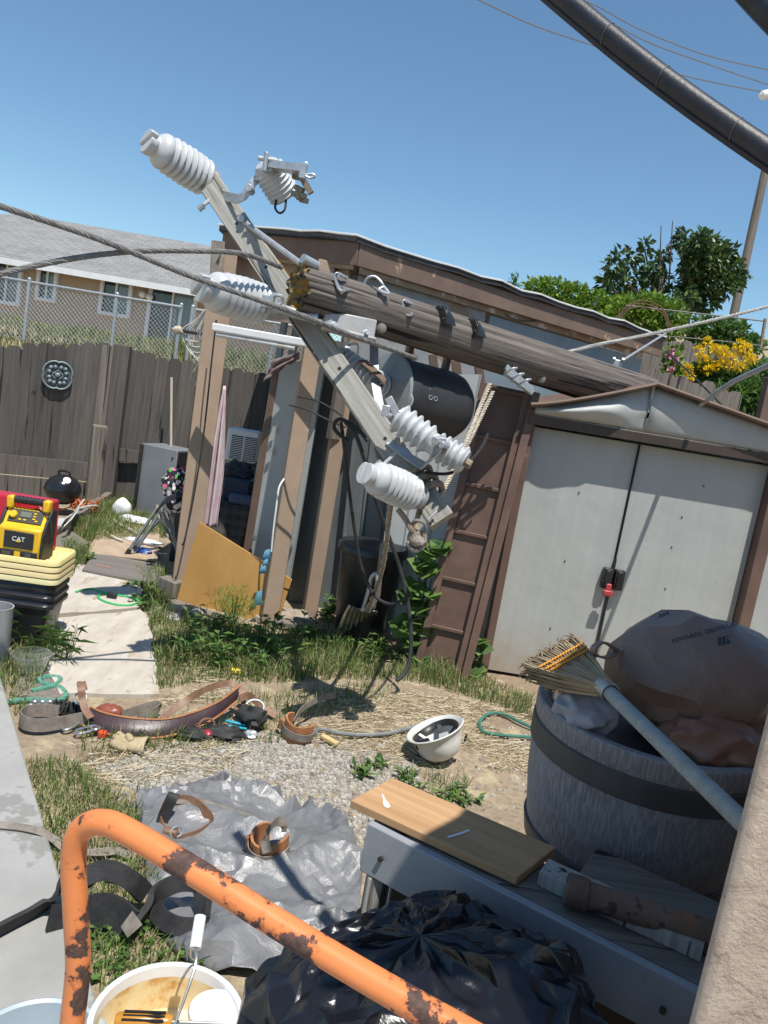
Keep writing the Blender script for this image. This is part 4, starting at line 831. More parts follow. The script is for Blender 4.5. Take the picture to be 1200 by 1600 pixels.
# thick black bundled cable overhead and the lines beyond it
def overhead(pts, r, label, wrap):
    T = thing('overhead_cable', label, 'cable', pts[1]); P = smooth(pts, 14)
    m = MB(); m.tube(P, r, 18); part(T, 'sheath', m, M['sheath'], sm=60)
    m = MB(); m.tube([p + V((-r * .3, .0, -r * 1.05)) for p in P], r * .32, 8); part(T, 'messenger', m, M['sheath'])
    for i in wrap:
        tn = (P[i + 1] - P[i]).normalized(); f_ = frame(P[i], tn); m = MB(); m.tube([f_ @ V((r * 1.06 * math.cos(a), r * 1.06 * math.sin(a) , a * r * .22)) for a in np.linspace(0, 6.283, 30)], r * .035, 5); part(T, 'lashing_wire', m, M['strand'])
M['sheath'] = mat('cable_sheath', (.012, .014, .022), (.022, .024, .034), 30, rough=.45, bump=.2, bsc=120)
overhead([at(800, -70, 1.62), at(882, 0, 1.55), at(990, 88, 1.47), at(1095, 166, 1.40), at(1200, 238, 1.335), at(1290, 296, 1.28)], .0195, 'thick black lashed cable bundle crossing the upper right corner overhead', (22, 33, 48, 58))
m = MB(); m.tube(smooth([at(1140, -50, 1.3), at(1186, 0, 1.28), at(1215, 30, 1.26), at(1260, 75, 1.24)], 8), .022, 14); single('overhead_cable', m, M['sheath'], 'second black cable just showing in the very top right corner', 'cable')
for pts, lab in (([(700, -20), (748, 0), (840, 42), (955, 80), (1060, 116), (1200, 145), (1300, 160)], 'lowest of the three thin wires high in the sky at right'), ([(900, 0), (1000, 60), (1100, 98), (1200, 132), (1300, 162)], 'middle of the three thin wires high in the sky at right'), ([(880, -10), (930, 8), (1000, 46), (1100, 85), (1200, 109), (1300, 130)], 'uppermost of the three thin wires high in the sky at right')):
    m = MB(); m.tube(smooth([at(x, y, 22 + (x - 700) * .012) for x, y in pts], 6), .018, 5); single('power_line', m, M['strand'], lab, 'wire', 'thin wires high in the sky')
p0, p1 = at(1148, 490, 26), at(1197, 262, 26)
T = thing('distant_pole', 'slim grey wooden pole standing in the distance behind the tree at right', 'utility pole', (p0.x, 26, p0.z - 2.5))
m = MB(); m.tube([(p0.x, 26, p0.z - 2.5), (p0.x + (p1.x - p0.x) * 1.5, 26, p0.z + (p1.z - p0.z) * 1.6)], [.15, .12], 12); part(T, 'shaft', m, M['grey_wood'])
p = at(1196, 148, 26); m = MB(); m.lathe([(.05, -.2), (.14, -.1), (.14, .1), (.08, .2)], frame(p, (1, 0, .4)), 12); part(T, 'insulator', m, M['white'])
# ================================================================== the back-left corner of the yard
def text_mesh(body, size, depth=.002):
    cu = bpy.data.curves.new('lettering', 'FONT'); cu.body = body; cu.size = size; cu.extrude = depth / 2; cu.align_x = 'CENTER'; cu.align_y = 'CENTER'; cu.resolution_u = 3
    o = bpy.data.objects.new('lettering', cu); COL.objects.link(o); dg = bpy.context.evaluated_depsgraph_get(); me = bpy.data.meshes.new_from_object(o.evaluated_get(dg))
    m = MB(); m.v = [tuple(v.co) for v in me.vertices]; m.f = [tuple(p.vertices) for p in me.polygons]; m.mi = [0] * len(m.f)
    bpy.data.objects.remove(o); bpy.data.curves.remove(cu); bpy.data.meshes.remove(me); return m
# kettle grill
p = gnd(99, 803); p.z = .02; K = thing('kettle_grill', 'small black kettle grill with closed lid standing against the board fence', 'grill', p)
c = at(98, 764, p.y); r = .175; f_ = Matrix.Translation(c)
m = MB(); m.lathe([(r * 1.0, 0), (r * .98, .02), (r * .9, .06), (r * .70, .105), (r * .40, .135), (0, .145)], f_, 28); part(K, 'lid', m, M['enamel'] if 'enamel' in M else mat('black_enamel', (.012, .012, .014), (.02, .02, .022), 6, rough=.18))
m = MB(); m.lathe([(0, -.15), (r * .45, -.14), (r * .8, -.10), (r * .98, -.04), (r * 1.02, -.003)], f_, 28); part(K, 'bowl', m, mat('black_enamel_bowl', (.014, .014, .015), (.03, .028, .026), 6, rough=.3))
m = MB(); m.tube(smooth([c + V((-.05, 0, .135)), c + V((-.045, 0, .175)), c + V((.045, 0, .175)), c + V((.05, 0, .135))], 6), .012, 8); part(K, 'handle', m, M['black_plastic'])
m = MB(); m.lathe([(.035, 0), (.035, .006)], frame(c + V((.07, -.09, .105)), (.4, -.6, .7)), 16); part(K, 'vent', m, M['galv'])
for a in (0.5, 2.6, 4.6):
    m = MB(); m.cyl(c + V((.11 * math.cos(a), .11 * math.sin(a), -.10)), V((c.x + .15 * math.cos(a), c.y + .15 * math.sin(a), 0)), .009, 6); part(K, 'leg', m, M['galv'])
m = MB()
for k in range(26):
    a = gnd(random.uniform(108, 128), random.uniform(785, 800), .12); a.y = 7.35 + random.uniform(-.05, .1); m.tube(smooth([a, a + V((random.uniform(-.06, .06), random.uniform(-.04, .04), random.uniform(-.05, .08))), a + V((random.uniform(-.09, .09), random.uniform(-.06, .06), random.uniform(-.10, .1)))], 3), .006, 4)
single('netting', m, mat('orange_net', (.55, .13, .03), rough=.6), 'crumpled orange plastic netting beside the kettle grill', 'netting')
# stump post, timbers, planks
a = gnd(143, 793, 0); b = at(155, 672, a.y); m = MB(); m.box((0, 0, (b.z + .05) / 2 - .05), (.145, .145, b.z + .15)); o = bevel(single('stump_post', m, M['grey_wood'], 'short thick weathered post standing in front of the board fence', 'post', fr=Matrix.Translation(V((a.x, a.y, 0))) @ Matrix.Rotation(.5, 4, 'Z')), .012)
m = MB(); m.bar(gnd(74, 845, .05), gnd(172, 778, .05), .07, .16); bevel(single('bed_timber', m, M['grey_wood'], 'long weathered timber edging the raised bed under the grill', 'timber'), .008)
def plank(q, th, mm, name, lab, cat, z=.0, lift=None):
    pts = [gnd(x, y, z) for x, y in q]
    if lift: pts = [p + V((0, 0, l)) for p, l in zip(pts, lift)]
    m = MB(); m.slab(pts, th)
    if (pts[1] - pts[0]).cross(pts[-1] - pts[0]).z < 0: m = MB(); m.slab(pts[::-1], th)
    return bevel(single(name, m, mm, lab, cat), .003)
plank([(147, 868), (262, 886), (243, 916), (128, 893)], .018, wood('dark_plywood', (.13, .115, .10), (.22, .20, .18), (.17, .155, .14), ax='X', k=.35, bump=.3), 'plywood_sheet', 'dark weathered plywood sheet lying across the path with a red mark', 'plywood', .035)
plank([(160, 816), (250, 826), (246, 878), (136, 866)], .014, mat('chipboard', (.36, .27, .18), (.45, .35, .25), 8, rough=.8, bump=.2), 'board', 'tan boards lying on the path in front of the grey cabinet', 'board', .02)
plank([(74, 850), (108, 832), (138, 853), (100, 874)], .03, M['grey_wood'], 'plank', 'grey plank lying flat beside the yellow lids and the raised bed', 'plank', .04)
a, b = gnd(150, 882, .056), gnd(172, 887, .056); m = MB(); m.ribbon([a, b], .018, .001, side=(-.2, 1, 0)); single('chalk_mark', m, mat('red_chalk', (.5, .18, .16), rough=.9), 'red chalk stroke on the dark plywood sheet', 'mark')
# white bent gutter strip and white litter
m = MB(); m.ribbon([gnd(62, 815, .16), gnd(98, 816, .16), at(112, 806, 7.0), at(131, 780, 7.1)], .07, .006, side=(.3, .5, .8)); m.ribbon([gnd(98, 825, .16), gnd(108, 815, .2), at(122, 797, 6.9)], .05, .006, side=(.4, .4, .8)); single('gutter_strip', m, M['white_frame'], 'bent white plastic gutter strip lying below the kettle grill', 'gutter')
m = MB(); p = gnd(190, 800, .07); m.ball(tuple(p + V((0, 0, .03))), (.09, .08, .11), bump=.18, bs=4, nu=20, nv=14); single('plastic_jug', m, M['white'], 'white crumpled plastic jug standing in the grass by the grey cabinet', 'jug')
m = MB()
for k in range(4): p = gnd(200 + k * 8, 812 + k * 1.5, .05); m.ball(tuple(p), (.085, .07, .05), bump=.3, bs=6, nu=18, nv=12)
single('plastic_bag', m, M['white'], 'flattened white plastic bag on the grass next to the white jug', 'bag')
m = MB(); p = gnd(228, 848, .04); m.ball(tuple(p + V((-.03, .05, 0))), (.17, .06, .02), bump=.4); single('paper_scrap', m, M['white'], 'white paper scrap on the tan boards beside the folded frame', 'litter')
m = MB(); p = gnd(224, 862, .04); m.ball(tuple(p), (.07, .05, .035), bump=.5); single('blue_wrapper', m, mat('blue_wrapper', (.03, .08, .28), rough=.4), 'blue crumpled wrapper on the tan boards beside the folded frame', 'litter')
m = MB(); m.tube(smooth([gnd(178, 812, .05), gnd(185, 818, .06), gnd(200, 825, .06), gnd(214, 834, .05)], 5), .012, 6); m.tube(smooth([gnd(163, 830, .05), gnd(175, 838, .05), gnd(192, 845, .05)], 5), .012, 6); m.tube(smooth([gnd(120, 795, .2), gnd(150, 790, .15), gnd(160, 800, .06)], 5), .010, 6); single('white_hose', m, mat('dirty_white', (.5, .47, .42), (.62, .6, .55), 9, rough=.6), 'thin dirty white hose trailing over the tan boards', 'hose')
# grey metal cabinet and the stick
a = gnd(232, 812); m = MB(); fr_ = Matrix.Translation(V((a.x, a.y + .12, 0))) @ Matrix.Rotation(-.32, 4, 'Z')
C_ = thing('metal_cabinet', 'grey metal cabinet with dark right side standing by the board fence', 'cabinet', V((a.x, a.y + .12, 0)))
hc_ = at(250, 700, a.y).z; wd = .44
mcab = mat('cabinet_grey', (.20, .215, .23), (.25, .265, .28), 4, rough=.45, metal=.2)
m = MB(); m.box((0, .16, hc_ / 2), (wd, .36, hc_)); part(C_, 'body', m, mcab, fr=fr_, bev=.008)
m = MB(); m.box((-wd / 2 + .012, -.035, hc_ / 2), (.03, .03, hc_ * .98)); part(C_, 'side_rail', m, M['dark_metal'], fr=fr_, bev=.004)
m = MB(); m.box((wd / 2 + .004, .16, hc_ / 2), (.012, .33, hc_ * .95)); part(C_, 'dark_side', m, M['dark_metal'], fr=fr_)  # solid dark panel covering the right side of the cabinet
m = MB(); m.lathe([(.012, 0), (.012, .008)], Matrix.Translation((wd / 2 - .05, -.02, hc_ - .09)) @ Matrix.Rotation(1.57, 4, 'X'), 10); part(C_, 'knob', m, M['dark_metal'], fr=fr_)
a, b = at(268, 590, 8.35), at(267, 720, 8.15); d = (b - a).normalized(); m = MB(); m.cyl(a, a + d * (a.z / -d.z), .014, 10); single('wooden_stick', m, wood('pale_stick', (.38, .32, .26), (.50, .43, .36)), 'thin pale wooden stick leaning upright against the fence behind the cabinet', 'stick')
# folded frame with polka dot bag
T = thing('folding_chair', 'folded grey tubular chair with grey cloth leaning by the wooden shed post', 'chair', gnd(232, 862))
for (x0, y0, x1, y1) in ((198, 866, 248, 790), (211, 862, 256, 792), (205, 858, 262, 800)):
    m = MB(); p = gnd(x0, y0, .03); q = at(x1, y1, p.y + .05); m.cyl(p, q, .014, 8); part(T, 'leg', m, M['steel'])
    m = MB(); m.cyl(p + (q - p).normalized() * -.02, p + (q - p).normalized() * .05, .02, 8); part(T, 'foot_cap', m, M['rubber'])
m = MB(); m.grid(lambda u, v: tuple(at(243 + 28 * u + 6 * v, 788 + 20 * u + 55 * v * (.5 + .5 * u), 5.75) + V((0, .06 * noise.noise(V((u * 3, v * 3, 0))), 0))), 10, 10, .004); part(T, 'cloth', m, mat('grey_cloth', (.28, .265, .235), (.42, .40, .36), 4, rough=.9, bump=.3))
m = MB(); m.ribbon(smooth([at(244, 800, 5.7), at(258, 783, 5.66), at(275, 775, 5.66), at(283, 770, 5.68)], 5), .05, .006, side=(.1, .5, .8)); part(T, 'strap', m, M['black_plastic'])
mt_ = MT('polka_dots'); vo = mt_.n('ShaderNodeTexVoronoi'); vo.inputs['Scale'].default_value = 23; mt_.l(mt_.coord(), vo.inputs['Vector']); dots = mt_.ramp(vo.outputs['Distance'], [(.46, (1, 1, 1, 1)), (.50, (0, 0, 0, 1))])
sp_ = mt_.n('ShaderNodeSeparateColor'); mt_.l(vo.outputs['Color'], sp_.inputs[0]); cc = mt_.ramp(sp_.outputs[0], [(.0, (.75, .70, .70)), (.35, (.75, .12, .35)), (.62, (.80, .75, .75)), (.75, (.10, .45, .08))]); 
for e in [n for n in mt_.t.nodes if n.bl_idname == 'ShaderNodeValToRGB'][1:]: e.color_ramp.interpolation = 'CONSTANT'
mt_.set(col=mt_.mix(dots, (.012, .012, .016), cc), rough=.7)
m = MB(); p = at(276, 757, 5.8); m.ball(tuple(p), (.11, .11, .13), bump=.35, bs=6, nu=24, nv=16); m.ball(tuple(p + V((.02, -.03, -.13))), (.07, .06, .08), bump=.3, nu=18, nv=12); single('dotted_bag', m, mt_.m, 'black bag with pink, white and green polka dots on the folded chair', 'bag')
a = gnd(262, 878); m = MB(); m.box((a.x + .08, a.y + .12, .22), (.16, .2, .44)); bevel(single('black_box', m, M['black_plastic'], 'tall black box in shade behind the left wooden post', 'box'), .01)
# green cord on the pale path
m = MB(); m.tube(smooth([gnd(118, 925, .04), gnd(140, 920, .04), gnd(162, 925, .04), gnd(185, 930, .04), gnd(208, 934, .04), gnd(216, 940, .04), gnd(205, 945, .04), gnd(185, 945, .04), gnd(165, 940, .04), gnd(153, 933, .04), gnd(160, 928, .04), gnd(178, 929, .042)], 6), .0065, 6)
gc_ = single('green_cable', m, mat('green_plastic', (.03, .42, .12), (.05, .5, .17), 9, rough=.4), 'thin bright green cable with black plug looped on the pale path', 'cable')
m = MB(); p = gnd(175, 930, .055); m.box(tuple(p), (.065, .03, .03)); part(gc_, 'plug', m, M['black_plastic'], bev=.004)

# ------------------------------------------------------------------ tote stack with the radio
bx, by = gnd(52, 1022).x - .20, gnd(52, 1022).y + .12
zt = at(60, 915, by - .15).z; zl = at(60, 876, by - .16).z
mbp = mat('tote_black', (.012, .012, .014), (.022, .022, .024), 8, rough=.35, bump=.05)
Tt = thing('storage_tote', 'nested black plastic storage totes standing on the ground at the left edge', 'tote', (bx, by, 0))
def rrect(w_, d_, r=.05, k=5):
    out = []
    for cx, cy, a0 in ((w_ / 2 - r, d_ / 2 - r, 0), (-w_ / 2 + r, d_ / 2 - r, 1.5708), (-w_ / 2 + r, -d_ / 2 + r, 3.1416), (w_ / 2 - r, -d_ / 2 + r, 4.7124)):
        out += [(cx + r * math.cos(a0 + 1.5708 * i / k), cy + r * math.sin(a0 + 1.5708 * i / k)) for i in range(k + 1)]
    return out
def tub(mb, w_, d_, levels, c, rot=0.0, cap=True):       # stacked rounded rectangles (scale, z)
    base = rrect(w_, d_); n = len(base); b = len(mb.v)
    for sc_, z in levels: mb.v += [(c[0] + (x * math.cos(rot) - y * math.sin(rot)) * sc_, c[1] + (x * math.sin(rot) + y * math.cos(rot)) * sc_, z) for x, y in base]
    for i in range(len(levels) - 1):
        for j in range(n): mb.f.append((b + i * n + j, b + i * n + (j + 1) % n, b + (i + 1) * n + (j + 1) % n, b + (i + 1) * n + j)); mb.mi.append(0)
    mb.f.append(tuple(b + j for j in range(n))[::-1]); mb.f.append(tuple(b + (len(levels) - 1) * n + j for j in range(n))); mb.mi += [0, 0]
rot = .10; hgt = zt
m = MB(); tub(m, .52, .31, [(.78, 0), (.80, .02), (.93, hgt - .14)], (bx, by), rot); part(Tt, 'body', m, mbp)
for k in range(3):
    z0 = hgt - .14 + k * .047; m = MB(); tub(m, .52, .31, [(.93, z0 - .002), (1.0, z0 + .004), (1.005, z0 + .022), (.985, z0 + .026), (.95, z0 + .046)], (bx, by), rot); part(Tt, 'rim', m, mbp)
ls = (zl - zt) / 4
ycols = [(.70, .64, .35), (.74, .58, .30), (.74, .60, .31), (.82, .69, .30)]
for k in range(4):
    z0 = zt + .002 + k * ls; m = MB(); lv = [(1.0, z0), (1.04, z0 + .004), (1.035, z0 + ls - .008), (1.02, z0 + ls - .003)]
    if k == 3: lv += [(.985, z0 + ls - .002), (.96, z0 + ls * .35)]
    tub(m, .53, .32, lv, (bx, by), rot)
    labs = ['lowest pale greenish yellow tote lid of the stack on the black totes', 'second tote lid from the bottom of the yellow stack, straw coloured', 'third tote lid from the bottom of the yellow stack', 'topmost bright yellow tote lid, open face up, with the radio standing in it']
    single('tote_lid', m, mat('lid_yellow_%s' % 'abcd'[k], ycols[k], tuple(q * .92 for q in ycols[k]), 4, rough=.4), labs[k], 'lid', 'yellow tote lids', origin=(bx, by, z0))
zs = zt + 3 * ls + ls * .4
# red box
Rb = thing('red_box', 'red box marked 36 behind the radio on the yellow lids', 'box', (bx + .05, by + .1, zs))
tr_ = at(76, 786, by + .02); fr_ = Matrix.Translation(V((tr_.x - .18, by + .06, zs))) @ Matrix.Rotation(.03, 4, 'Z'); hb = tr_.z - zs
m = MB(); m.box((0, .04, hb / 2), (.36, .16, hb), None, (1, .8)); part(Rb, 'body', m, mat('red_plastic', (.42, .012, .03), (.50, .02, .04), 4, rough=.35), fr=fr_, bev=.012)
tm = text_mesh('36', .042); part(Rb, 'lettering', tm, M['white'], fr=fr_ @ Matrix.Translation((.145, -.0385, hb - .04)) @ Matrix.Rotation(1.5708, 4, 'X'))
tm = text_mesh('· · · ·', .02); 
# radio
Ra = thing('jobsite_radio', 'yellow and black jobsite radio with CAT lettering standing in the top yellow lid', 'radio', (bx, by - .08, zs))
lx, rx = at(0, 850, by - .12).x, at(62, 850, by - .12).x; rwid = (rx - lx) * 1.06; hr = at(30, 798, by - .12).z - zs
fr_ = Matrix.Translation(V(((lx + rx) / 2 - .008, by - .07, zs))) @ Matrix.Rotation(.06, 4, 'Z')
my = mat('radio_yellow', (.72, .42, .012), (.78, .47, .02), 4, rough=.4); mk = mat('radio_black', (.014, .014, .015), (.025, .025, .026), 20, rough=.5)
def side(mb, w0, w1, prof): mb.prism(prof, w1 - w0, Matrix.Translation((w0, 0, 0)) @ Matrix(((0, 0, 1, 0), (1, 0, 0, 0), (0, 1, 0, 0), (0, 0, 0, 1))))
w_ = rwid / 2
m = MB(); side(m, -w_, w_, [(-.055, 0), (.10, 0), (.10, hr * .95), (.04, hr), (-.015, hr * .70), (-.055, hr * .64)]); bdy = part(Ra, 'body', m, my, fr=fr_, bev=.010)
for sx in (-1, 1):
    m = MB(); side(m, sx * (w_ - .002) - (.016 if sx < 0 else 0), sx * (w_ - .002) + (.016 if sx > 0 else 0), [(-.06, 0), (.10, 0), (.11, hr), (.05, hr * 1.04), (-.01, hr * .80), (-.05, hr * .5)])
    part(Ra, 'bumper', m, mk, fr=fr_, bev=.006)
m = MB(); m.box((0, -.057, hr * .40), (rwid * .70, .008, hr * .35)); sp = part(Ra, 'speaker_grille', m, mk, fr=fr_, bev=.004)
part(sp, 'lettering', text_mesh('CAT', .034), M['white'], fr=fr_ @ Matrix.Translation((0, -.0625, hr * .42)) @ Matrix.Rotation(1.5708, 4, 'X'))
m = MB(); m.prism([(-.012, 0), (.012, 0), (0, .012)], .002, fr_ @ Matrix.Translation((.0, -.064, hr * .365)) @ Matrix.Rotation(1.5708, 4, 'X')); part(sp, 'triangle_mark', m, my)
m = MB(); m.box((0, -.057, hr * .11), (rwid * .92, .008, hr * .14)); st_ = part(Ra, 'socket_strip', m, mk, fr=fr_, bev=.003)
m = MB(); m.box((0, -.0625, hr * .11), (.03, .004, hr * .11)); part(st_, 'usb_badge', m, my, fr=fr_)
m = MB(); m.box((-.055, -.0625, hr * .11), (.045, .004, hr * .07)); m.box((.055, -.0625, hr * .11), (.03, .004, hr * .07)); part(st_, 'port', m, mat('port_grey', (.08, .08, .07), rough=.5), fr=fr_)
sl = math.atan2(hr * .30, .055); pf = fr_ @ Matrix.Translation((0, .0105, hr * .845)) @ Matrix.Rotation(sl, 4, 'X')
m = MB(); m.box((0, 0, .002), (rwid * .80, .075, .006)); cp = part(Ra, 'control_panel', m, mat('panel_grey', (.05, .045, .03), rough=.5), fr=pf, bev=.002)
m = MB(); m.lathe([(.02, .004), (.02, .02), (.017, .023)], pf @ Matrix.Translation((-.062, 0, 0)), 16); part(cp, 'dial', m, my)
m = MB(); m.box((0, .008, .007), (.055, .030, .005)); part(cp, 'display', m, mat('lcd', (.16, .17, .14), rough=.2), fr=pf)
for k, (x, y) in enumerate(((-.025, -.022), (.0, -.022), (.045, .02), (.045, .004), (.045, -.012), (.06, -.022))):
    m = MB(); m.box((x, y, .007), (.014, .008, .005)); part(cp, 'button', m, my, fr=pf, bev=.001)
m = MB(); zh = hr * 1.16; m.cyl(fr_ @ V((-w_ * .72, .04, zh)), fr_ @ V((w_ * .72, .04, zh)), .019, 12)
for q in range(7): x = -w_ * .55 + q * w_ * .18; m.cyl(fr_ @ V((x, .04, zh)), fr_ @ V((x + .006, .04, zh)), .0215, 12)
hd = part(Ra, 'handle', m, mk)
for sx in (-1, 1):
    m = MB(); m.box((sx * w_ * .86, .04, hr * 1.10), (.038, .05, hr * .26)); part(Ra, 'handle_bracket', m, my, fr=fr_, bev=.010)
m = MB(); m.tube(smooth([fr_ @ V((w_ * .2, .06, hr * 1.0)), fr_ @ V((w_ * .8, .02, hr * .98)), fr_ @ V((w_ * 1.22, .0, hr * .8)), fr_ @ V((w_ * 1.35, -.01, hr * .5)), fr_ @ V((w_ * 1.2, .0, hr * .36))], 6), .004, 6); part(Ra, 'cord', m, M['rubber'])
# can and clear bowl
p = gnd(-14, 1040); zc = at(-14, 945, p.y).z; m = MB(); m.lathe([(.075, 0), (.078, .01), (.078, zc - .01), (.081, zc), (.074, zc), (.072, .03), (0, .03)], None, 28); single('metal_can', m, mat('can_grey', (.36, .36, .36), (.44, .44, .44), 5, rough=.45, metal=.2), 'plain grey can cut by the left edge, in front of the black totes', 'can', fr=Matrix.Translation(V((p.x, p.y, 0))))
p = gnd(47, 1049, .02); t = MT('clear_plastic'); t.set(col=(.9, .92, .92), rough=.12); t.b.inputs['Transmission Weight'].default_value = .92; t.b.inputs['IOR'].default_value = 1.15; t.b.inputs['Alpha'].default_value = .75
zb = at(47, 1020, p.y + .0).z - p.z; m = MB(); m.lathe([(0, 0), (.058, 0), (.062, .004), (.088, zb - .008), (.096, zb - .006), (.096, zb), (.085, zb), (.060, .007), (0, .004)], None, 36); single('plastic_bowl', m, t.m, 'clear plastic deli bowl on the ground in front of the black totes', 'bowl', fr=Matrix.Translation(p))

# ------------------------------------------------------------------ inside and in front of the open shed
m = MB(); q = [at(313, 815, 5.27), at(457, 905, 5.12), at(430, 985, 5.05), at(277, 938, 5.25)]; m.slab(q, -.015); bevel(single('tan_board', m, M['ply_tan'], 'tan hardboard sheet tilted across the opening between the brown posts', 'board'), .002)
m = MB(); m.bar(at(443, 918, 5.10), at(455, 922, 5.085), .012, .003); single('tape_strip', m, M['black_plastic'], 'strip of black tape at the right end of the tan board', 'tape')
for (x, y, w_, h_, lab) in ((417, 868, .06, .07, 'topmost'), (415, 881, .04, .05, 'second from the top'), (411, 891, .055, .06, 'third from the top'), (404, 936, .06, .10, 'lowest')):
    p = at(x, y, 4.985); m = MB(); m.grid(lambda u, v: (p.x + (u - .5) * w_ * (1 - .5 * v), p.y - .01 * math.sin(3 * v), p.z + (v - .5) * h_ + .015 * u), 4, 4, .002); single('blue_tape', m, mat('blue_tape', (.10, .30, .45), (.14, .36, .52), 9, rough=.7) if 'bt' not in M else M['bt'], lab + ' scrap of blue tape on the middle brown post', 'tape', 'blue tape scraps')
m = MB(); m.tube(smooth([at(444, 748, 5.05), at(436, 762, 5.0), at(432, 790, 4.98), at(427, 830, 4.97), at(424, 862, 4.97)], 5), .006, 6); single('white_cable', m, M['white'], 'thin white cord running down the middle brown post to the blue tape', 'cord')
m = MB(); m.tube(smooth([at(338, 500, 5.3), at(330, 570, 5.28), at(318, 680, 5.27), at(302, 780, 5.24), at(288, 845, 5.2), at(284, 850, 5.2)], 6), .006, 6); single('black_cable', m, M['rubber'], 'black cord stapled down the left brown post', 'cord')
mlock = mat('locker_grey', (.33, .35, .34), (.39, .41, .40), 3, rough=.55, spots=[((.2, .2, .19), 22, .70), ((.40, .34, .24), 6, .72)])
L1 = thing('locker_door', 'tall pale grey metal door with brown edge leaning behind the middle post', 'door', gnd(400, 930))
m = MB(); q = [at(384, 905, 5.62), at(452, 905, 5.5), at(510, 560, 5.5), at(436, 568, 5.62)]; m.slab(q, -.03); part(L1, 'panel', m, mlock, bev=.004)
m = MB(); q = [at(372, 905, 5.63), at(385, 905, 5.61), at(437, 568, 5.61), at(428, 566, 5.63)]; m.slab(q, -.05); part(L1, 'edge_trim', m, M['brown_dark'], bev=.003)
for (x, y) in ((428, 671), (423, 706), (397, 840)):
    m = MB(); p = at(x, y, 5.565); m.box(tuple(p), (.025, .01, .045)); part(L1, 'latch', m, M['steel'])
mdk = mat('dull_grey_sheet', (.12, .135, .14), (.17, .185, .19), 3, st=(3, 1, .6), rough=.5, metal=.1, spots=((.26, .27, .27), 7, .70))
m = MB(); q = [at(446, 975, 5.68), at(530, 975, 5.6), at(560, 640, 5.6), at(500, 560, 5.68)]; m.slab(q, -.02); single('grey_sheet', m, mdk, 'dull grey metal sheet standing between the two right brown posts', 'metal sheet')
def corr(q, n, amp, nv=6):
    a, b, c_, d_ = [V(x) for x in q]
    def fn(u, v):
        p = (a + (b - a) * u) * (1 - v) + (d_ + (c_ - d_) * u) * v; k = (u * n) % 1
        return p + V((0, -amp * (1 if k < .12 else (max(0, 1 - (k - .12) * 14))), 0))
    m = MB(); m.grid(fn, n * 14, nv, .004); return m
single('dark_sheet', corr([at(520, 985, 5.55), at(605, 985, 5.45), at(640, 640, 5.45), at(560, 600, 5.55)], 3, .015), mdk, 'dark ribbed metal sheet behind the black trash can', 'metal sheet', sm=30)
single('pale_sheet', corr([at(583, 985, 5.1), at(668, 1000, 5.0), at(752, 585, 5.12), at(630, 585, 5.25)], 3, .012), mat('pale_sheet', (.36, .38, .385), (.43, .45, .45), 3, st=(2, 2, .5), rough=.5, spots=[((.25, .25, .24), 24, .71), ((.30, .27, .22), 5, .70)]), 'pale ribbed metal sheet leaning left of the brown ribbed panel', 'metal sheet', sm=30)
# trash can and metal scoop
p = gnd(562, 985, 0); p = V((p.x, 5.02, 0)); zt_ = at(566, 852, 4.9).z
T = thing('trash_can', 'black plastic trash can with lid standing behind the hanging leads', 'trash can', p)
m = MB(); m.lathe([(.16, 0), (.165, .01), (.215, zt_ - .05)], Matrix.Translation(p), 28); part(T, 'bin', m, mbp)
m = MB(); m.lathe([(.225, zt_ - .06), (.235, zt_ - .055), (.235, zt_ - .02), (.22, zt_), (0, zt_ + .02)], Matrix.Translation(p), 28); part(T, 'lid', m, mbp)
T = thing('metal_scoop', 'shiny galvanised scoop with tube handle lying against the black trash can', 'scoop', gnd(555, 1000))
q0, q1, q2, q3 = gnd(520, 1003, .02), gnd(588, 990, .02), at(590, 955, 4.75), at(545, 945, 4.75)
def sc_(u, v): 
    a = q0 + (q1 - q0) * u; b = q3 + (q2 - q3) * u; p = a + (b - a) * v; return p + V((0, -.05 * math.sin(math.pi * u) * 1 + .012 * math.cos(u * 50), .03 * math.sin(math.pi * v)))
m = MB(); m.grid(sc_, 40, 8, .003); part(T, 'pan', m, mat('bright_galv', (.55, .54, .48), (.66, .65, .60), 9, rough=.25, metal=.85), sm=50)
m = MB(); m.tube(smooth([at(566, 955, 4.72), at(575, 925, 4.68), at(580, 903, 4.66), at(588, 897, 4.66), at(589, 915, 4.66), at(584, 950, 4.70)], 6), .012, 8); part(T, 'handle', m, M['galv'])
m = MB(); m.ribbon([at(574, 955, 4.68), at(590, 930, 4.66), at(598, 850, 4.66)], .035, .018, side=(1, 0, .2)); part(T, 'wood_grip', m, M['grey_wood'])
p = gnd(455, 978); m = MB(); m.ball(tuple(p + V((0, .05, .03))), (.17, .1, .06), bump=.5, bs=7, nu=20, nv=12); m.ball(tuple(p + V((-.17, -.02, .01))), (.09, .07, .05), bump=.5, nu=16, nv=10); single('rubble', m, mat('rubble', (.26, .215, .17), (.36, .31, .25), 14, rough=.95, bump=.6), 'lump of broken concrete at the foot of the middle posts', 'rubble')
p = gnd(270, 962); m = MB()
for k in range(9): m.ball(tuple(p + V((random.uniform(-.18, .2), random.uniform(-.14, .14), .015))), (random.uniform(.03, .07), random.uniform(.03, .06), random.uniform(.02, .045)), bump=.5, nu=12, nv=8)
single('broken_stones', m, mat('pale_rubble', (.34, .32, .29), (.46, .44, .41), 14, rough=.95, bump=.6), 'scattered broken stones in front of the left post', 'stones', kind='stuff')
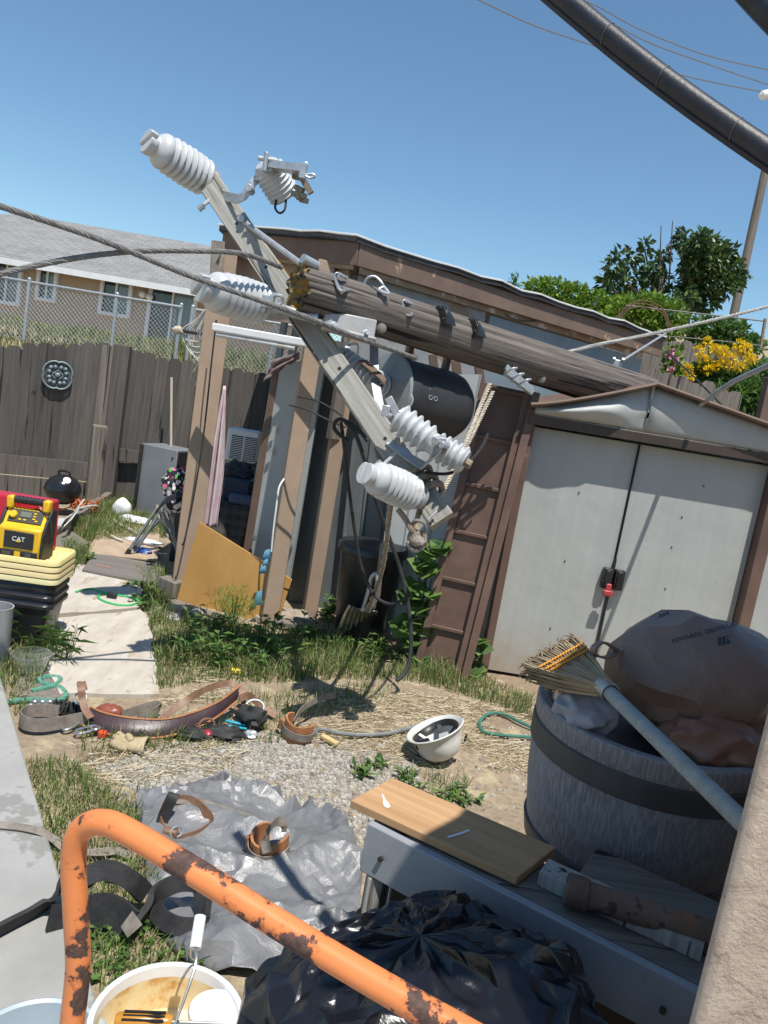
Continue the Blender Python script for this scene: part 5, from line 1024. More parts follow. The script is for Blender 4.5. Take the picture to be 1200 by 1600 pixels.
# air conditioner, curtain, covered table
p = at(378, 697, 7.2); A_ = thing('air_conditioner', 'white window air conditioner grille mounted in the shed beside the blue frame', 'air conditioner', p - V((0, 0, .16)))
fr_ = Matrix.Translation(p) @ Matrix.Rotation(.1, 4, 'Z'); m = MB(); m.box((0, .12, 0), (.29, .25, .30)); part(A_, 'case', m, M['white_frame'], fr=fr_, bev=.012)
m = MB(); m.box((0.015, -.008, -.02), (.235, .006, .225)); part(A_, 'grille_back', m, M['dark_metal'], fr=fr_)
for sx in (-1, 1):
    m = MB()
    for k in range(13): m.box((.015 + sx * .06, -.015, -.12 + k * .0165), (.11, .012, .006))
    part(A_, 'louvres', m, M['white_frame'], fr=fr_, sm=None)
m = MB(); m.box((.015, -.014, -.02), (.012, .014, .23)); part(A_, 'divider', m, M['white_frame'], fr=fr_)
mt_ = mat('pink_tie_dye', (.62, .46, .52), (.72, .64, .66), 7, rough=.9, spots=[((.50, .20, .33), 9, .62), ((.70, .68, .68), 5, .6)])
def cur(u, v):
    yc = 603 + 222 * v; w_ = 4 + 24 * min(v * 1.6, 1); p = at(351 - 26 * v + (u - .5) * w_, yc, 5.75); return p + V((0, .035 * math.sin(u * 14 + v * 2) * min(v * 2, 1), 0))
m = MB(); m.grid(cur, 30, 30, .003); single('pink_cloth', m, mt_, 'pink and white tie dyed cloth hanging beside the left brown post', 'cloth', sm=180)
m = MB(); m.grid(lambda u, v: tuple(at(428 + 40 * u - 18 * v * (1 - u), 562 - 12 * u + 26 * v * (1 - u) + 10 * v, 5.45) + V((0, .05 * noise.noise(V((u * 4, v * 4, 1))), 0))), 12, 12, .003); single('faded_cloth', m, mat('mauve_cloth', (.17, .12, .13), (.24, .18, .19), 6, rough=.9), 'faded mauve cloth draped over the top of the pale locker door', 'cloth', sm=180)
t = MT('plaid'); co = t.coord(); w1 = t.n('ShaderNodeTexWave'); w1.inputs['Scale'].default_value = 4; t.l(co, w1.inputs[0]); w2 = t.n('ShaderNodeTexWave'); w2.bands_direction = 'Z'; w2.inputs['Scale'].default_value = 4; t.l(co, w2.inputs[0])
t.set(col=t.mix(t.math('MULTIPLY', w1.outputs['Fac'], .5), t.mix(t.math('MULTIPLY', w2.outputs['Fac'], .5), (.035, .035, .035), (.12, .115, .10)), (.10, .09, .08)), rough=.95)
p = gnd(345, 890); m = MB(); zz = at(360, 790, 6.2).z; xw = at(330, 800, 6.2).x; xe = at(392, 800, 6.2).x
m.grid(lambda u, v: (xw + (xe - xw) * u + .02 * math.sin(v * 9), 6.15 - .10 * v + .03 * math.sin(u * 12) * v, zz * (1 - v) + .02), 24, 12, .01); m.grid(lambda u, v: (xw + (xe - xw) * u, 6.15 + .6 * v, zz + .02 + .01 * math.sin(u * 9)), 12, 6, .01); single('plaid_blanket', m, t.m, 'dark plaid blanket draped over a table inside the open shed', 'blanket', sm=180)
m = MB(); m.box(((xw + xe) / 2, 6.5, zz / 2 - .02), (xe - xw - .06, .58, zz - .04)); bevel(single('work_table', m, M['brown_dark'], 'boxy table under the plaid blanket inside the open shed', 'table'), .006)
p = at(372, 765, 6.4); m = MB(); m.box((p.x, 6.42, zz + .12), (.22, .25, .18)); bevel(single('blue_bin', m, mat('navy_bin', (.02, .035, .06), (.03, .05, .085), 5, rough=.5), 'navy blue bin on the blanket covered table', 'bin'), .012)
p = at(372, 805, 6.15); m = MB(); m.box((p.x, 6.22, zz + .06), (.20, .12, .08)); bevel(single('folded_jeans', m, mat('denim', (.07, .10, .15), (.11, .15, .21), 20, rough=.9), 'folded blue cloth on the front of the covered table', 'cloth'), .02)
p = at(372, 735, 6.5); m = MB(); m.ball((p.x, 6.5, p.z), (.13, .1, .07), bump=.6, bs=8, nu=20, nv=12); single('dark_clothes', m, mat('dark_cloth', (.03, .035, .045), (.06, .065, .08), 10, rough=.9), 'heap of dark clothes on top of the navy bin', 'clothes')
# string hammock hung left of the post
Hm = thing('string_hammock', 'white string hammock gathered on a dark spreader bar left of the tall post', 'hammock', at(312, 563, 5.9))
tp, bt_ = [at(x, y, 5.9) for x, y in ((330, 478), (312, 565))]; l_, r_ = at(284, 517, 5.9), at(328, 524, 5.9)
m = MB()
for k in range(11):
    u = k / 10; q = l_ + (r_ - l_) * u; q = q + V((0, .05 * math.sin(u * 6), .0)); m.tube(smooth([tp + V((.004 * (k - 5), 0, 0)), (tp + q) / 2 + V((0, 0, -.01)), q, (q + bt_) / 2 + V((-.02 * (1 - u), .02, -.03)), bt_], 4), .0045, 5)
for k in range(1, 5):
    v = k / 5; m.tube(smooth([l_ + (bt_ - l_) * v + V((0, 0, -.02 * (1 - v))), (l_ + r_) / 2 * (1 - v) + bt_ * v + V((0, -.03, -.02)), r_ + (bt_ - r_) * v], 4), .004, 5)
part(Hm, 'strings', m, mat('cotton', (.55, .53, .47), (.66, .64, .58), 20, rough=.9))
m = MB(); m.cyl(l_ + V((-.02, 0, 0)), r_ + V((.02, 0, 0)), .012, 8); part(Hm, 'spreader_bar', m, M['black_plastic'])
m = MB(); m.ball(tuple(l_ + V((-.03, 0, .0))), (.045, .035, .03), bump=.4); part(Hm, 'knot', m, M['rope'])
m = MB(); m.tube(smooth([bt_, at(311, 580, 5.9), at(309, 595, 5.9), at(306, 603, 5.9)], 5), .010, 6); m.tube([bt_, at(300, 585, 5.9), at(298, 592, 5.9)], .006, 5); part(Hm, 'tail', m, M['rope'])
# ================================================================== tools on the ground
# green braided rope, cord bundle
m = MB(); P = [gnd(x, y, .02) for x, y in ((14, 1096), (40, 1094), (62, 1094), (86, 1096), (100, 1091), (103, 1085), (94, 1075), (78, 1070), (63, 1066), (64, 1060), (77, 1058), (91, 1059), (94, 1064), (84, 1072), (68, 1076), (50, 1080))]
strand('green_rope', P, .0135, mat('green_rope', (.06, .20, .14), (.12, .32, .23), 60, rough=.8), 'thick braided green rope looped on the ground beside the clear bowl', None, .05, 4, 'rope')
tb = thing('tool_belt', 'dark leather lineman tool belt with buckles, rings and pouches lying across the pale path', 'tool belt', gnd(255, 1140))
def gz(x, y, z): return gnd(x, y, z)
# curved padded belt, standing on its lower edge and leaning back
cl = smooth([gz(136, 1118, .055), gz(160, 1128, .05), gz(205, 1136, .05), gz(255, 1137, .05), gz(300, 1126, .06), gz(340, 1108, .085), gz(374, 1082, .12)], 8)
def rib_fn(cl, h, lean, bulge):
    k = len(cl) - 1
    def fn(u, v):
        i = min(int(u * k), k - 1); f_ = u * k - i; p = cl[i] + (cl[i + 1] - cl[i]) * f_
        return p + V((0, lean * (v - .5), h * (v - .5))) + V((0, -bulge * math.sin(math.pi * v), 0))
    return fn
m = MB(); m.grid(rib_fn(cl, .058, .058, .010), 50, 8, .012); part(tb, 'belt', m, M['leather_dark'], sm=60)
m = MB(); m.tube([p + V((0, -.036, -.030)) for p in cl], .005, 6); m.tube([p + V((0, .026, .030)) for p in cl], .005, 6); part(tb, 'edge_piping', m, M['leather_tan'])
def rb(name, px, w_, side, mm, t=.004, k=6):
    m = MB(); m.ribbon(smooth([gnd(x, y, z) for x, y, z in px], k), w_, t, side=side); return part(tb, name, m, mm, sm=60)
rb('end_strap', ((142, 1122, .07), (133, 1108, .09), (129, 1092, .12), (127, 1078, .155), (126, 1068, .17), (128, 1066, .16), (131, 1078, .14)), .032, (1, .3, 0), M['leather_brown'])
rb('loop_strap', ((252, 1122, .05), (275, 1106, .09), (300, 1088, .13), (335, 1072, .15), (362, 1068, .15), (378, 1080, .13), (379, 1098, .09), (368, 1108, .06)), .030, (.25, .7, .6), M['leather_brown'])
rb('tail_strap', ((374, 1092, .12), (388, 1087, .12), (398, 1094, .08), (412, 1106, .04), (432, 1119, .015)), .035, (.2, .8, .5), M['leather_brown'])
rb('webbing_loop', ((142, 1120, .06), (112, 1126, .045), (70, 1133, .045), (42, 1131, .045), (31, 1122, .045), (40, 1113, .045), (62, 1110, .045), (92, 1112, .045)), .058, (0, .12, 1), M['strap_grey'])
rb('webbing_loop', ((190, 1118, .05), (215, 1110, .05), (238, 1103, .06), (249, 1105, .05), (240, 1114, .04), (215, 1120, .035)), .045, (0, .3, 1), M['strap_grey'])
m = MB(); m.tube(smooth([gnd(x, y, z) for x, y, z in ((116, 1088, .10), (124, 1083, .12), (134, 1086, .11), (134, 1096, .09), (125, 1100, .085), (117, 1096, .09))], 4, True), .005, 6, closed=True); part(tb, 'buckle', m, M['galv'])
m = MB(); m.ball(tuple(gnd(172, 1112, .05)), (.062, .04, .035), bump=.2, nu=20, nv=12); part(tb, 'red_pouch', m, mat('oxblood', (.20, .05, .03), (.28, .08, .05), 8, rough=.4))
def ring(par, name, c, r, t, nrm, mm):
    f_ = frame(c, nrm); m = MB(); m.tube([f_ @ V((r * math.cos(a), r * .8 * math.sin(a), 0)) for a in np.linspace(0, 6.2832, 19)[:-1]], t, 6, closed=True); return part(par, name, m, mm)
ring(tb, 'd_ring', gnd(398, 1105, .08), .045, .006, (.3, -.7, .6), M['galv']); ring(tb, 'd_ring', gnd(323, 1133, .045), .036, .005, (.5, -.8, .3), M['leather_brown'])
for (x0, y0, x1, y1) in ((100, 1140, 128, 1124), (118, 1146, 152, 1136), (136, 1124, 150, 1140)):
    a, b = gnd(x0, y0, .02), gnd(x1, y1, .035); m = MB(); d = (b - a); n_ = V((-d.y, d.x, 0)).normalized() * .022
    m.tube(smooth([a, a + n_ + d * .15, b + n_ - d * .15, b, b - n_ * .6 - d * .2, a - n_ * .6 + d * .2], 5, True), .0065, 7, closed=True); part(tb, 'carabiner', m, M['steel'] if y0 != 1146 else mat('chrome', (.62, .63, .64), rough=.15, metal=.9))
m = MB(); m.box(tuple(gnd(160, 1147, .02)), (.035, .03, .03)); part(tb, 'red_tab', m, mat('orange_red', (.55, .07, .02), rough=.5), bev=.006)
m = MB(); m.ball(tuple(gnd(325, 1148, .02)), (.030, .03, .024), nu=14, nv=10); part(tb, 'red_fob', m, mat('crimson', (.38, .02, .05), rough=.3))
m = MB(); m.bar(gnd(352, 1126, .04), gnd(384, 1133, .03), .016, .012); m.bar(gnd(356, 1134, .03), gnd(386, 1139, .02), .014, .010); part(tb, 'teal_handle', m, mat('teal', (.01, .30, .40), rough=.4), bev=.004)
m = MB(); m.ball(tuple(gnd(392, 1120, .06)), (.075, .05, .05), bump=.5, bs=8, nu=18, nv=12); m.ball(tuple(gnd(350, 1146, .025)), (.09, .06, .03), bump=.5, bs=8, nu=18, nv=12); m.ball(tuple(gnd(300, 1146, .02)), (.09, .05, .025), bump=.5, bs=8, nu=18, nv=12); part(tb, 'tool_pouch', m, M['rubber'])
m = MB(); m.ball(tuple(gnd(392, 1148, .02)), (.035, .03, .02), bump=.5); part(tb, 'clip', m, M['galv'])
m = MB(); c = gnd(105, 1108, .03)
for k in range(60):
    a = k * .7; u = k / 60; m.tube(smooth([c + V((-.06 + .13 * u + .01 * random.uniform(-1, 1), .03 * math.cos(a), .03 * math.sin(a))), c + V((-.058 + .13 * u, .034 * math.cos(a + 1.2), .034 * math.sin(a + 1.2))), c + V((-.055 + .13 * u, .03 * math.cos(a + 2.4), .03 * math.sin(a + 2.4)))], 3), .005, 4)
single('cord_bundle', m, M['rubber'], 'bundle of black cord wound tight, at the left end of the tool belt', 'cord')
m = MB()
for k in range(6): p = gnd(48 + k * 6, 1103 - (k % 2) * 6, .02); m.ball(tuple(p), (.018, .015, .014), nu=8, nv=6); 
m.cyl(gnd(46, 1106, .02), gnd(88, 1104, .025), .010, 8); single('rope_hardware', m, M['steel'], 'small steel rope grab between the green rope and the black cord bundle', 'hardware')
# work glove
G1 = thing('work_glove', 'tan leather work glove lying palm down in front of the tool belt, cuff open', 'glove', gnd(208, 1170))
m = MB(); cu0, cu1 = gnd(229, 1166, .035), gnd(205, 1164, .03); ax = (cu1 - cu0).normalized()
prof = [(.043, 0), (.047, .004), (.040, .03), (.034, .07), (.036, .10), (.032, .13), (.018, .15)]
f_ = frame(cu0, ax); m.lathe([(r, z) for r, z in prof], f_ @ Matrix.Diagonal((1.0, .80, 1, 1)), 22, caps=False, wob=.06)
m.lathe([(r * .93, z) for r, z in prof[::-1]], f_ @ Matrix.Diagonal((1.0, .80, 1, 1)), 22, caps=False, wob=.06)
part(G1, 'cuff_and_palm', m, mat('glove_leather', (.36, .28, .16), (.50, .41, .26), 12, rough=.85, bump=.5, bsc=40), sm=70)
for k, (x, y, z, x2, y2, z2) in enumerate(((197, 1160, .03, 184, 1146, .05), (193, 1163, .03, 178, 1151, .04), (192, 1167, .025, 177, 1160, .025), (196, 1171, .02, 186, 1170, .02), (205, 1158, .05, 199, 1150, .055))):
    a, b = gnd(x, y, z), gnd(x2, y2, z2); m = MB(); m.tube(smooth([a, (a + b) / 2 + V((0, -.004, .008)), b], 5), [.016] * 3 + [.0155] * 3 + [.0145] * 3 + [.013, .008], 10); part(G1, 'finger', m, bpy.data.materials['glove_leather'], sm=80)
m = MB(); f2 = frame(cu0 - ax * -.012, -ax); m.lathe([(.036, 0), (.0, .0)], f2 @ Matrix.Diagonal((1, .8, 1, 1)), 22, caps=False); part(G1, 'lining', m, mat('pale_lining', (.55, .52, .47), (.66, .63, .58), 30, rough=.95, bump=.5))
# climbing gaffs: thick leather pads with straps
def gaff(name, label, c, ang, tilt, s=1.0, strap_px=None, mm='leather_tan', a_from=-2.2, a_to=1.7, shank=None):
    T = thing(name, label, 'climbing gaff', (c.x, c.y, 0)); f_ = Matrix.Translation(c) @ Matrix.Rotation(ang, 4, 'Z') @ Matrix.Rotation(tilt, 4, 'X')
    r = .062 * s; h = .095 * s
    m = MB(); m.grid(lambda u, v: (r * math.cos(a_from + (a_to - a_from) * u), r * 1.15 * math.sin(a_from + (a_to - a_from) * u), h * (v - .5) + .006 * math.sin(u * 9)), 34, 6, .009); part(T, 'pad', m, M[mm], fr=f_, sm=50)
    m = MB(); q = [f_ @ V((r * 1.0 * math.cos(a), r * 1.15 * math.sin(a), 0)) for a in np.linspace(a_from, a_to, 20)]
    m.grid(lambda u, v: ((r + .004) * math.cos(a_from + .3 + (a_to - a_from - .5) * u), (r + .004) * 1.15 * math.sin(a_from + .3 + (a_to - a_from - .5) * u), .034 * s * (v - .5)), 26, 2, -.004); part(T, 'strap', m, M['strap_grey'], fr=f_, sm=50)
    m = MB(); a = a_from + 1.0; m.box(((r + .006) * math.cos(a), (r + .006) * 1.15 * math.sin(a), 0), (.012, .05, .055)); part(T, 'keeper', m, M[mm], fr=f_, bev=.004)
    if strap_px:
        m = MB(); m.ribbon(smooth(strap_px, 6), .032, .004, side=(.1, .3, .9)); part(T, 'tail_strap', m, M['strap_grey'], sm=60)
    if shank:
        m = MB(); m.tube(smooth(shank, 6), .010, 8); part(T, 'shank', m, mat('shank', (.22, .24, .24), (.32, .34, .33), 20, rough=.5, metal=.5) if 'shank' not in bpy.data.materials else bpy.data.materials['shank'])
    return T
c = gnd(466, 1140, .045)
g1 = gaff('climbing_gaff', 'tan leather climbing gaff pad with grey strap lying on the gravel by the tool belt', c, .9, .10, 1.05, [gnd(458, 1130, .07), gnd(470, 1110, .10), gnd(490, 1096, .11), gnd(510, 1088, .11), gnd(524, 1087, .10)], 'leather_tan', 1.2, 5.4, [gnd(492, 1148, .02), gnd(500, 1139, .02), gnd(540, 1147, .02), gnd(600, 1147, .02), gnd(650, 1135, .03)])
m = MB(); m.bar(gnd(503, 1150, .02), gnd(527, 1163, .02), .03, .02); part(g1, 'stirrup_end', m, mat('yellow_wood', (.50, .37, .16), (.58, .45, .22), 12, rough=.7), bev=.004)
# hard hat
p = gnd(686, 1192, .0); T = thing('hard_hat', 'white full brim hard hat upside down on the dirt with its suspension inside', 'hard hat', p)
f_ = Matrix.Translation(p + V((.02, .02, .022))) @ Matrix.Rotation(-.47, 4, 'Y') @ Matrix.Rotation(-.10, 4, 'X')
hs = lambda prof: prof
m = MB(); m.lathe([(0, 0), (.04, .003), (.075, .016), (.102, .045), (.116, .09), (.121, .125), (.138, .139), (.142, .143), (.138, .147), (.116, .134), (.112, .09), (.098, .05), (.070, .022), (.0, .008)], f_ @ Matrix.Diagonal((1.0, 1.18, 1, 1)), 44); part(T, 'shell', m, mat('hat_white', (.60, .59, .54), (.68, .67, .62), 6, rough=.4, spots=[((.42, .38, .30), 12, .68)]), fr=None, sm=50)
m = MB(); m.tube(smooth([f_ @ V((.105 * math.cos(a), .125 * math.sin(a), .118 + .008 * math.sin(2 * a))) for a in np.linspace(0, 6.283, 13)[:-1]], 4, True), .010, 6, closed=True, flat=1.8); part(T, 'headband', m, M['black_plastic'])
for a in (.3, 1.4, 2.6, 3.7, 5.0):
    m = MB(); m.ribbon(smooth([f_ @ V((.10 * math.cos(a), .115 * math.sin(a), .12)), f_ @ V((.05 * math.cos(a), .06 * math.sin(a), .085)), f_ @ V((0, 0, .075))], 5), .022, .003, side=tuple(V((-math.sin(a), math.cos(a), 0)))); part(T, 'strap', m, M['black_plastic'] if a != 2.6 else M['white'])
m = MB(); m.box((-.07, -.06, .11), (.07, .05, .035)); part(T, 'rear_pad', m, M['black_plastic'], fr=f_, bev=.01)
m = MB(); m.box((.03, -.03, .10), (.05, .10, .02)); part(T, 'light_pad', m, mat('light_grey_pad', (.40, .42, .42), rough=.6), fr=f_, bev=.006)
ring(T, 'clip', f_ @ V((.128, -.03, .07)), .018, .004, (.9, -.3, 0), M['black_plastic'])
m = MB(); p = gnd(367, 1049, .02); m.cyl(p + V((-.02, 0, 0)), p + V((.03, .01, 0)), .018, 14); single('yellow_bottle_top', m, mat('cap_yellow', (.70, .52, .01), rough=.4), 'small yellow plastic top in the grass behind the tool belt', 'bottle top')
m = MB(); P = [gnd(x, y, .02) for x, y in ((840, 1152), (800, 1150), (765, 1146), (750, 1138), (752, 1124), (768, 1114), (790, 1117), (812, 1128), (840, 1140))]; m.tube(smooth(P, 6), .009, 8); single('green_hose', m, mat('green_hose', (.03, .14, .10), (.06, .2, .15), 20, rough=.5), 'dark green hose coiled on the straw left of the barrel planter', 'hose')

# ------------------------------------------------------------------ silver tarp
tpx = [(212, 1262), (240, 1262), (285, 1252), (318, 1246), (345, 1230), (372, 1246), (420, 1254), (470, 1268), (520, 1292), (548, 1318), (566, 1352), (562, 1400), (560, 1450), (545, 1500), (470, 1545), (392, 1536), (330, 1524), (292, 1508), (262, 1478), (246, 1440), (232, 1400), (222, 1340), (214, 1296)]
tc = gnd(400, 1385); tb_ = smooth([gnd(x, y) for x, y in tpx], 4, True)
def ridge(x, y, s): return (1 - abs(noise.noise(V((x * s, y * s, s)))) * 2.6)
from mathutils.geometry import delaunay_2d_cdt
def creased(me, cr):
    a = me.attributes.new('crease_edge', 'FLOAT', 'EDGE'); a.data.foreach_set('value', [min(1, max(0, cr + random.uniform(-.35, .3))) for _ in range(len(me.edges))])
def crumpled_sheet(outline, spacing, hfun):              # facets between random fold points, then softened
    pts = [V((p.x, p.y)) for p in outline]; nb_ = len(pts); ol = [(p.x, p.y) for p in outline]
    xa, xb = min(p[0] for p in ol), max(p[0] for p in ol); ya, yb = min(p[1] for p in ol), max(p[1] for p in ol); k = 0
    while k < 20000:
        k += 1; x, y = random.uniform(xa, xb), random.uniform(ya, yb)
        if not inpoly(x, y, ol): continue
        sp_ = spacing * (.55 + .9 * abs(noise.noise(V((x * 3, y * 3, 11)))) * 2)
        if min((x - p.x) ** 2 + (y - p.y) ** 2 for p in pts) > sp_ ** 2: pts.append(V((x, y)))
    v2, e2, f2, *_r = delaunay_2d_cdt(pts, [(i, (i + 1) % nb_) for i in range(nb_)], [], 1, 1e-5)
    m = MB(); m.v = [(p.x, p.y, hfun(p.x, p.y, i < nb_)) for i, p in enumerate(v2)]; m.f = [tuple(f) for f in f2]; m.mi = [0] * len(m.f); return m
def tarp_h(x, y, edge):
    if edge: return .008 + .07 * max(0, noise.noise(V((x * 6, y * 6, 3)))) + (.06 if y > tc.y + .30 and x < tc.x else 0)
    fold = .075 * max(0, 1 - 3.2 * abs(noise.noise(V((x * 1.7 + y * 1.2, y * 2.4 - x * .8, 6)))))
    return .014 + fold + random.uniform(0, .017)
m = crumpled_sheet([tb_[i] for i in range(0, len(tb_), 2)], .026, tarp_h)
t = MT('silver_tarp'); co = t.coord()
t.set(col=t.ramp(t.noise(co, 7, 6), [(.35, (.145, .147, .152)), (.7, (.215, .217, .223))]), rough=t.ramp(t.noise(co, 9, 4), [(.3, (.30, .30, .30)), (.7, (.46, .46, .46))]), metal=.06, spec=.6)
b1 = t.bump(t.noise(co, 22, 6, .6, 1.0), .5, .010); t.bump(t.noise(co, 90, 4, .6), .2, .003, b1)
tp_ = single('silver_tarp', m, t.m, 'crumpled silver grey tarp spread on the gravel behind the orange handle', 'tarp', sm=33)
creased(tp_.data, .85); q_ = tp_.modifiers.new('soft', 'SUBSURF'); q_.levels = q_.render_levels = 2
sm_ = tp_.modifiers.new('thick', 'SOLIDIFY'); sm_.thickness = .002
# things on the tarp
c = gnd(421, 1322, .085); gaff('climbing_gaff', 'tan leather climbing gaff pad standing on the silver tarp', c, -.55, .12, 1.0, [gnd(418, 1332, .11), gnd(414, 1310, .15), gnd(424, 1290, .17), gnd(434, 1283, .17), gnd(444, 1288, .16), gnd(444, 1300, .14)], 'leather_tan', -3.9, .6)
def strap(name, pts, w_, side, mm, lab, cat='strap', group=None, t=.004): m = MB(); m.ribbon(smooth(pts, 7), w_, t, side=side); return single(name, m, mm, lab, cat, group, sm=60)
T = thing('leather_strap', 'brown leather strap curled into a loop with buckle on the silver tarp', 'strap', gnd(290, 1300, .03))
m = MB(); m.ribbon(smooth([gnd(255, 1300, .06), gnd(248, 1278, .09), gnd(256, 1258, .11), gnd(275, 1250, .11), gnd(300, 1252, .10), gnd(320, 1268, .09), gnd(328, 1285, .06), gnd(318, 1298, .05), gnd(296, 1308, .05), gnd(275, 1312, .05), gnd(258, 1308, .05)], 6), .034, .004, side=(.1, .25, 1)); part(T, 'band', m, M['leather_brown'], sm=60)
m = MB(); m.ribbon(smooth([gnd(275, 1250, .11), gnd(300, 1251, .10), gnd(340, 1262, .08), gnd(400, 1282, .07)], 6), .026, .004, side=(.1, .6, .8)); part(T, 'pale_tail', m, M['strap_grey'], sm=60)
m = MB(); m.ribbon(smooth([gnd(250, 1300, .05), gnd(256, 1275, .10), gnd(268, 1248, .16), gnd(272, 1240, .17)], 5), .04, .008, side=(.8, .4, 0)); part(T, 'end_flap', m, M['rubber'])
m = MB(); m.box(tuple(gnd(266, 1303, .07)), (.05, .03, .04)); part(T, 'buckle', m, M['leather_brown'], bev=.008); ring(T, 'buckle_ring', gnd(276, 1300, .08), .022, .004, (.6, -.7, .3), M['galv'])
# black belt in the foreground grass
T = thing('black_belt', 'wide black padded belt looping over the grass and concrete at lower left', 'belt', gnd(170, 1440))
def bb_(name, px, w_, side, t=.012, mm='belt_black'):
    m = MB(); m.ribbon(smooth([gnd(*q) for q in px], 7), w_, t, side=side); return part(T, name, m, M[mm], sm=60)
M['belt_black'] = mat('belt_black', (.012, .012, .013), (.028, .028, .03), 20, rough=.75, bump=.4, bsc=90)
bb_('band', ((-60, 1490, .06), (0, 1458, .06), (40, 1437, .06), (74, 1412, .08), (98, 1385, .12), (118, 1366, .15)), .10, (.5, .2, .8))
bb_('band', ((74, 1444, .07), (110, 1440, .06), (150, 1424, .07), (180, 1430, .06), (205, 1450, .05)), .10, (.05, .3, 1))
bb_('loop', ((118, 1400, .08), (128, 1378, .13), (150, 1362, .16), (175, 1361, .16), (205, 1376, .13), (226, 1396, .07)), .055, (.15, .5, .8), .02)
bb_('loop', ((205, 1455, .05), (222, 1430, .07), (238, 1404, .09), (262, 1386, .11), (290, 1378, .12), (312, 1384, .10), (318, 1410, .07), (316, 1440, .05)), .05, (.3, .5, .8), .02)
bb_('strap', ((240, 1410, .07), (250, 1432, .05), (275, 1446, .05), (305, 1448, .05), (325, 1440, .05)), .05, (.1, .5, .8))
bb_('grey_patch', ((198, 1436, .085), (205, 1446, .08), (211, 1455, .07)), .05, (.4, .3, .8), .004, 'strap_grey')
m = MB(); m.box(tuple(gnd(177, 1370, .13)), (.04, .03, .03)); part(T, 'keeper', m, M['strap_grey'], bev=.004)
strap('webbing_strap', [gnd(-40, 1284, .06), gnd(0, 1289, .06), gnd(35, 1293, .06), gnd(62, 1299, .06), gnd(82, 1310, .04), gnd(110, 1330, .02), gnd(150, 1332, .03), gnd(180, 1330, .02), gnd(205, 1338, .02)], .028, (.15, .9, .25), M['strap_grey'], 'thin grey webbing strap lying over the concrete edge behind the orange handle')

# ------------------------------------------------------------------ orange hand truck handle
t = MT('chipped_orange'); co = t.coord(); n1 = t.noise(co, 11, 7, .62); n2 = t.noise(t.coord((30, 30, 30)), 1.0, 6, .6)
f1 = t.ramp(n1, [(.575, (0, 0, 0, 1)), (.582, (1, 1, 1, 1))]); f2 = t.ramp(n2, [(.68, (0, 0, 0, 1)), (.69, (1, 1, 1, 1))]); sx_ = t.n('ShaderNodeSeparateXYZ'); t.l(co, sx_.inputs[0]); wear = t.math('ADD', t.noise(t.coord((14, 14, 14)), 1.0, 7, .6), t.math('MULTIPLY', t.math('MINIMUM', sx_.outputs[0], .2), .32)); f3 = t.ramp(wear, [(.585, (0, 0, 0, 1)), (.592, (1, 1, 1, 1))]); f = t.math('MAXIMUM', t.math('MAXIMUM', f1, f2), f3)
rust = t.ramp(t.noise(co, 120, 5), [(.35, (.055, .03, .025)), (.7, (.13, .07, .05))]); org = t.ramp(t.noise(co, 5, 4), [(.3, (.68, .205, .06)), (.7, (.76, .26, .09))])
edge = t.math('MAXIMUM', t.ramp(n1, [(.548, (0, 0, 0, 1)), (.575, (1, 1, 1, 1))]), t.ramp(wear, [(.555, (0, 0, 0, 1)), (.587, (1, 1, 1, 1))])); org = t.mix(t.math('MULTIPLY', edge, .6), org, (.40, .105, .04)); org = t.mix(t.math('MULTIPLY', t.ramp(t.noise(t.coord((9, 60, 60)), 1.0, 5, .6), [(.60, (0, 0, 0, 1)), (.70, (1, 1, 1, 1))]), .5), org, (.52, .14, .045)); t.set(col=t.mix(f, org, rust), rough=t.math('ADD', t.math('MULTIPLY', f, .4), .34)); inv = t.math('SUBTRACT', 1.0, f); b1 = t.bump(inv, .5, .0015); t.bump(t.noise(co, 200, 4), .12, .001, b1)
hp = [at(98, 1760, .93), at(108, 1640, .935), at(119, 1545, .94), at(122, 1500, .94), at(118, 1420, .94), at(115, 1350, .94), at(119, 1312, .938), at(134, 1291, .935), at(160, 1285, .925), at(200, 1300, .91), at(320, 1372, .87), at(430, 1441, .835), at(540, 1508, .80), at(650, 1572, .765), at(770, 1640, .73), at(860, 1700, .71)]
Hd = thing('hand_truck', 'orange hand truck with chipped rusty tube handle standing closest to the viewer', 'hand truck', (hp[4].x, hp[4].y, 0))
m = MB(); P = smooth(hp, 8); m.tube(P, .0168, 20); part(Hd, 'handle', m, t.m, sm=80)
m = MB(); q0, q1 = hp[0], hp[-1]; b0, b1_ = V((q0.x - .02, q0.y - .05, .12)), V((q1.x, q1.y - .1, .12)); m.tube([q0, b0], .0168, 14); m.tube([q1, b1_], .0168, 14); m.tube([b0 + V((0, 0, .3)), b1_ + V((0, 0, .3))], .014, 12); part(Hd, 'frame', m, t.m)
m = MB(); m.slab([b0 + V((0, 0, -.1)), b1_ + V((0, 0, -.1)), b1_ + V((.1, -.2, -.1)), b0 + V((.1, -.2, -.1))], .008); part(Hd, 'toe_plate', m, M['dark_metal'])
for q in (b0, b1_):
    m = MB(); m.lathe([(.06, -.03), (.11, -.028), (.12, 0), (.11, .028), (.06, .03)], frame(q + V((0, .06, 0)), (b1_ - b0)), 24); part(Hd, 'wheel', m, M['rubber'])

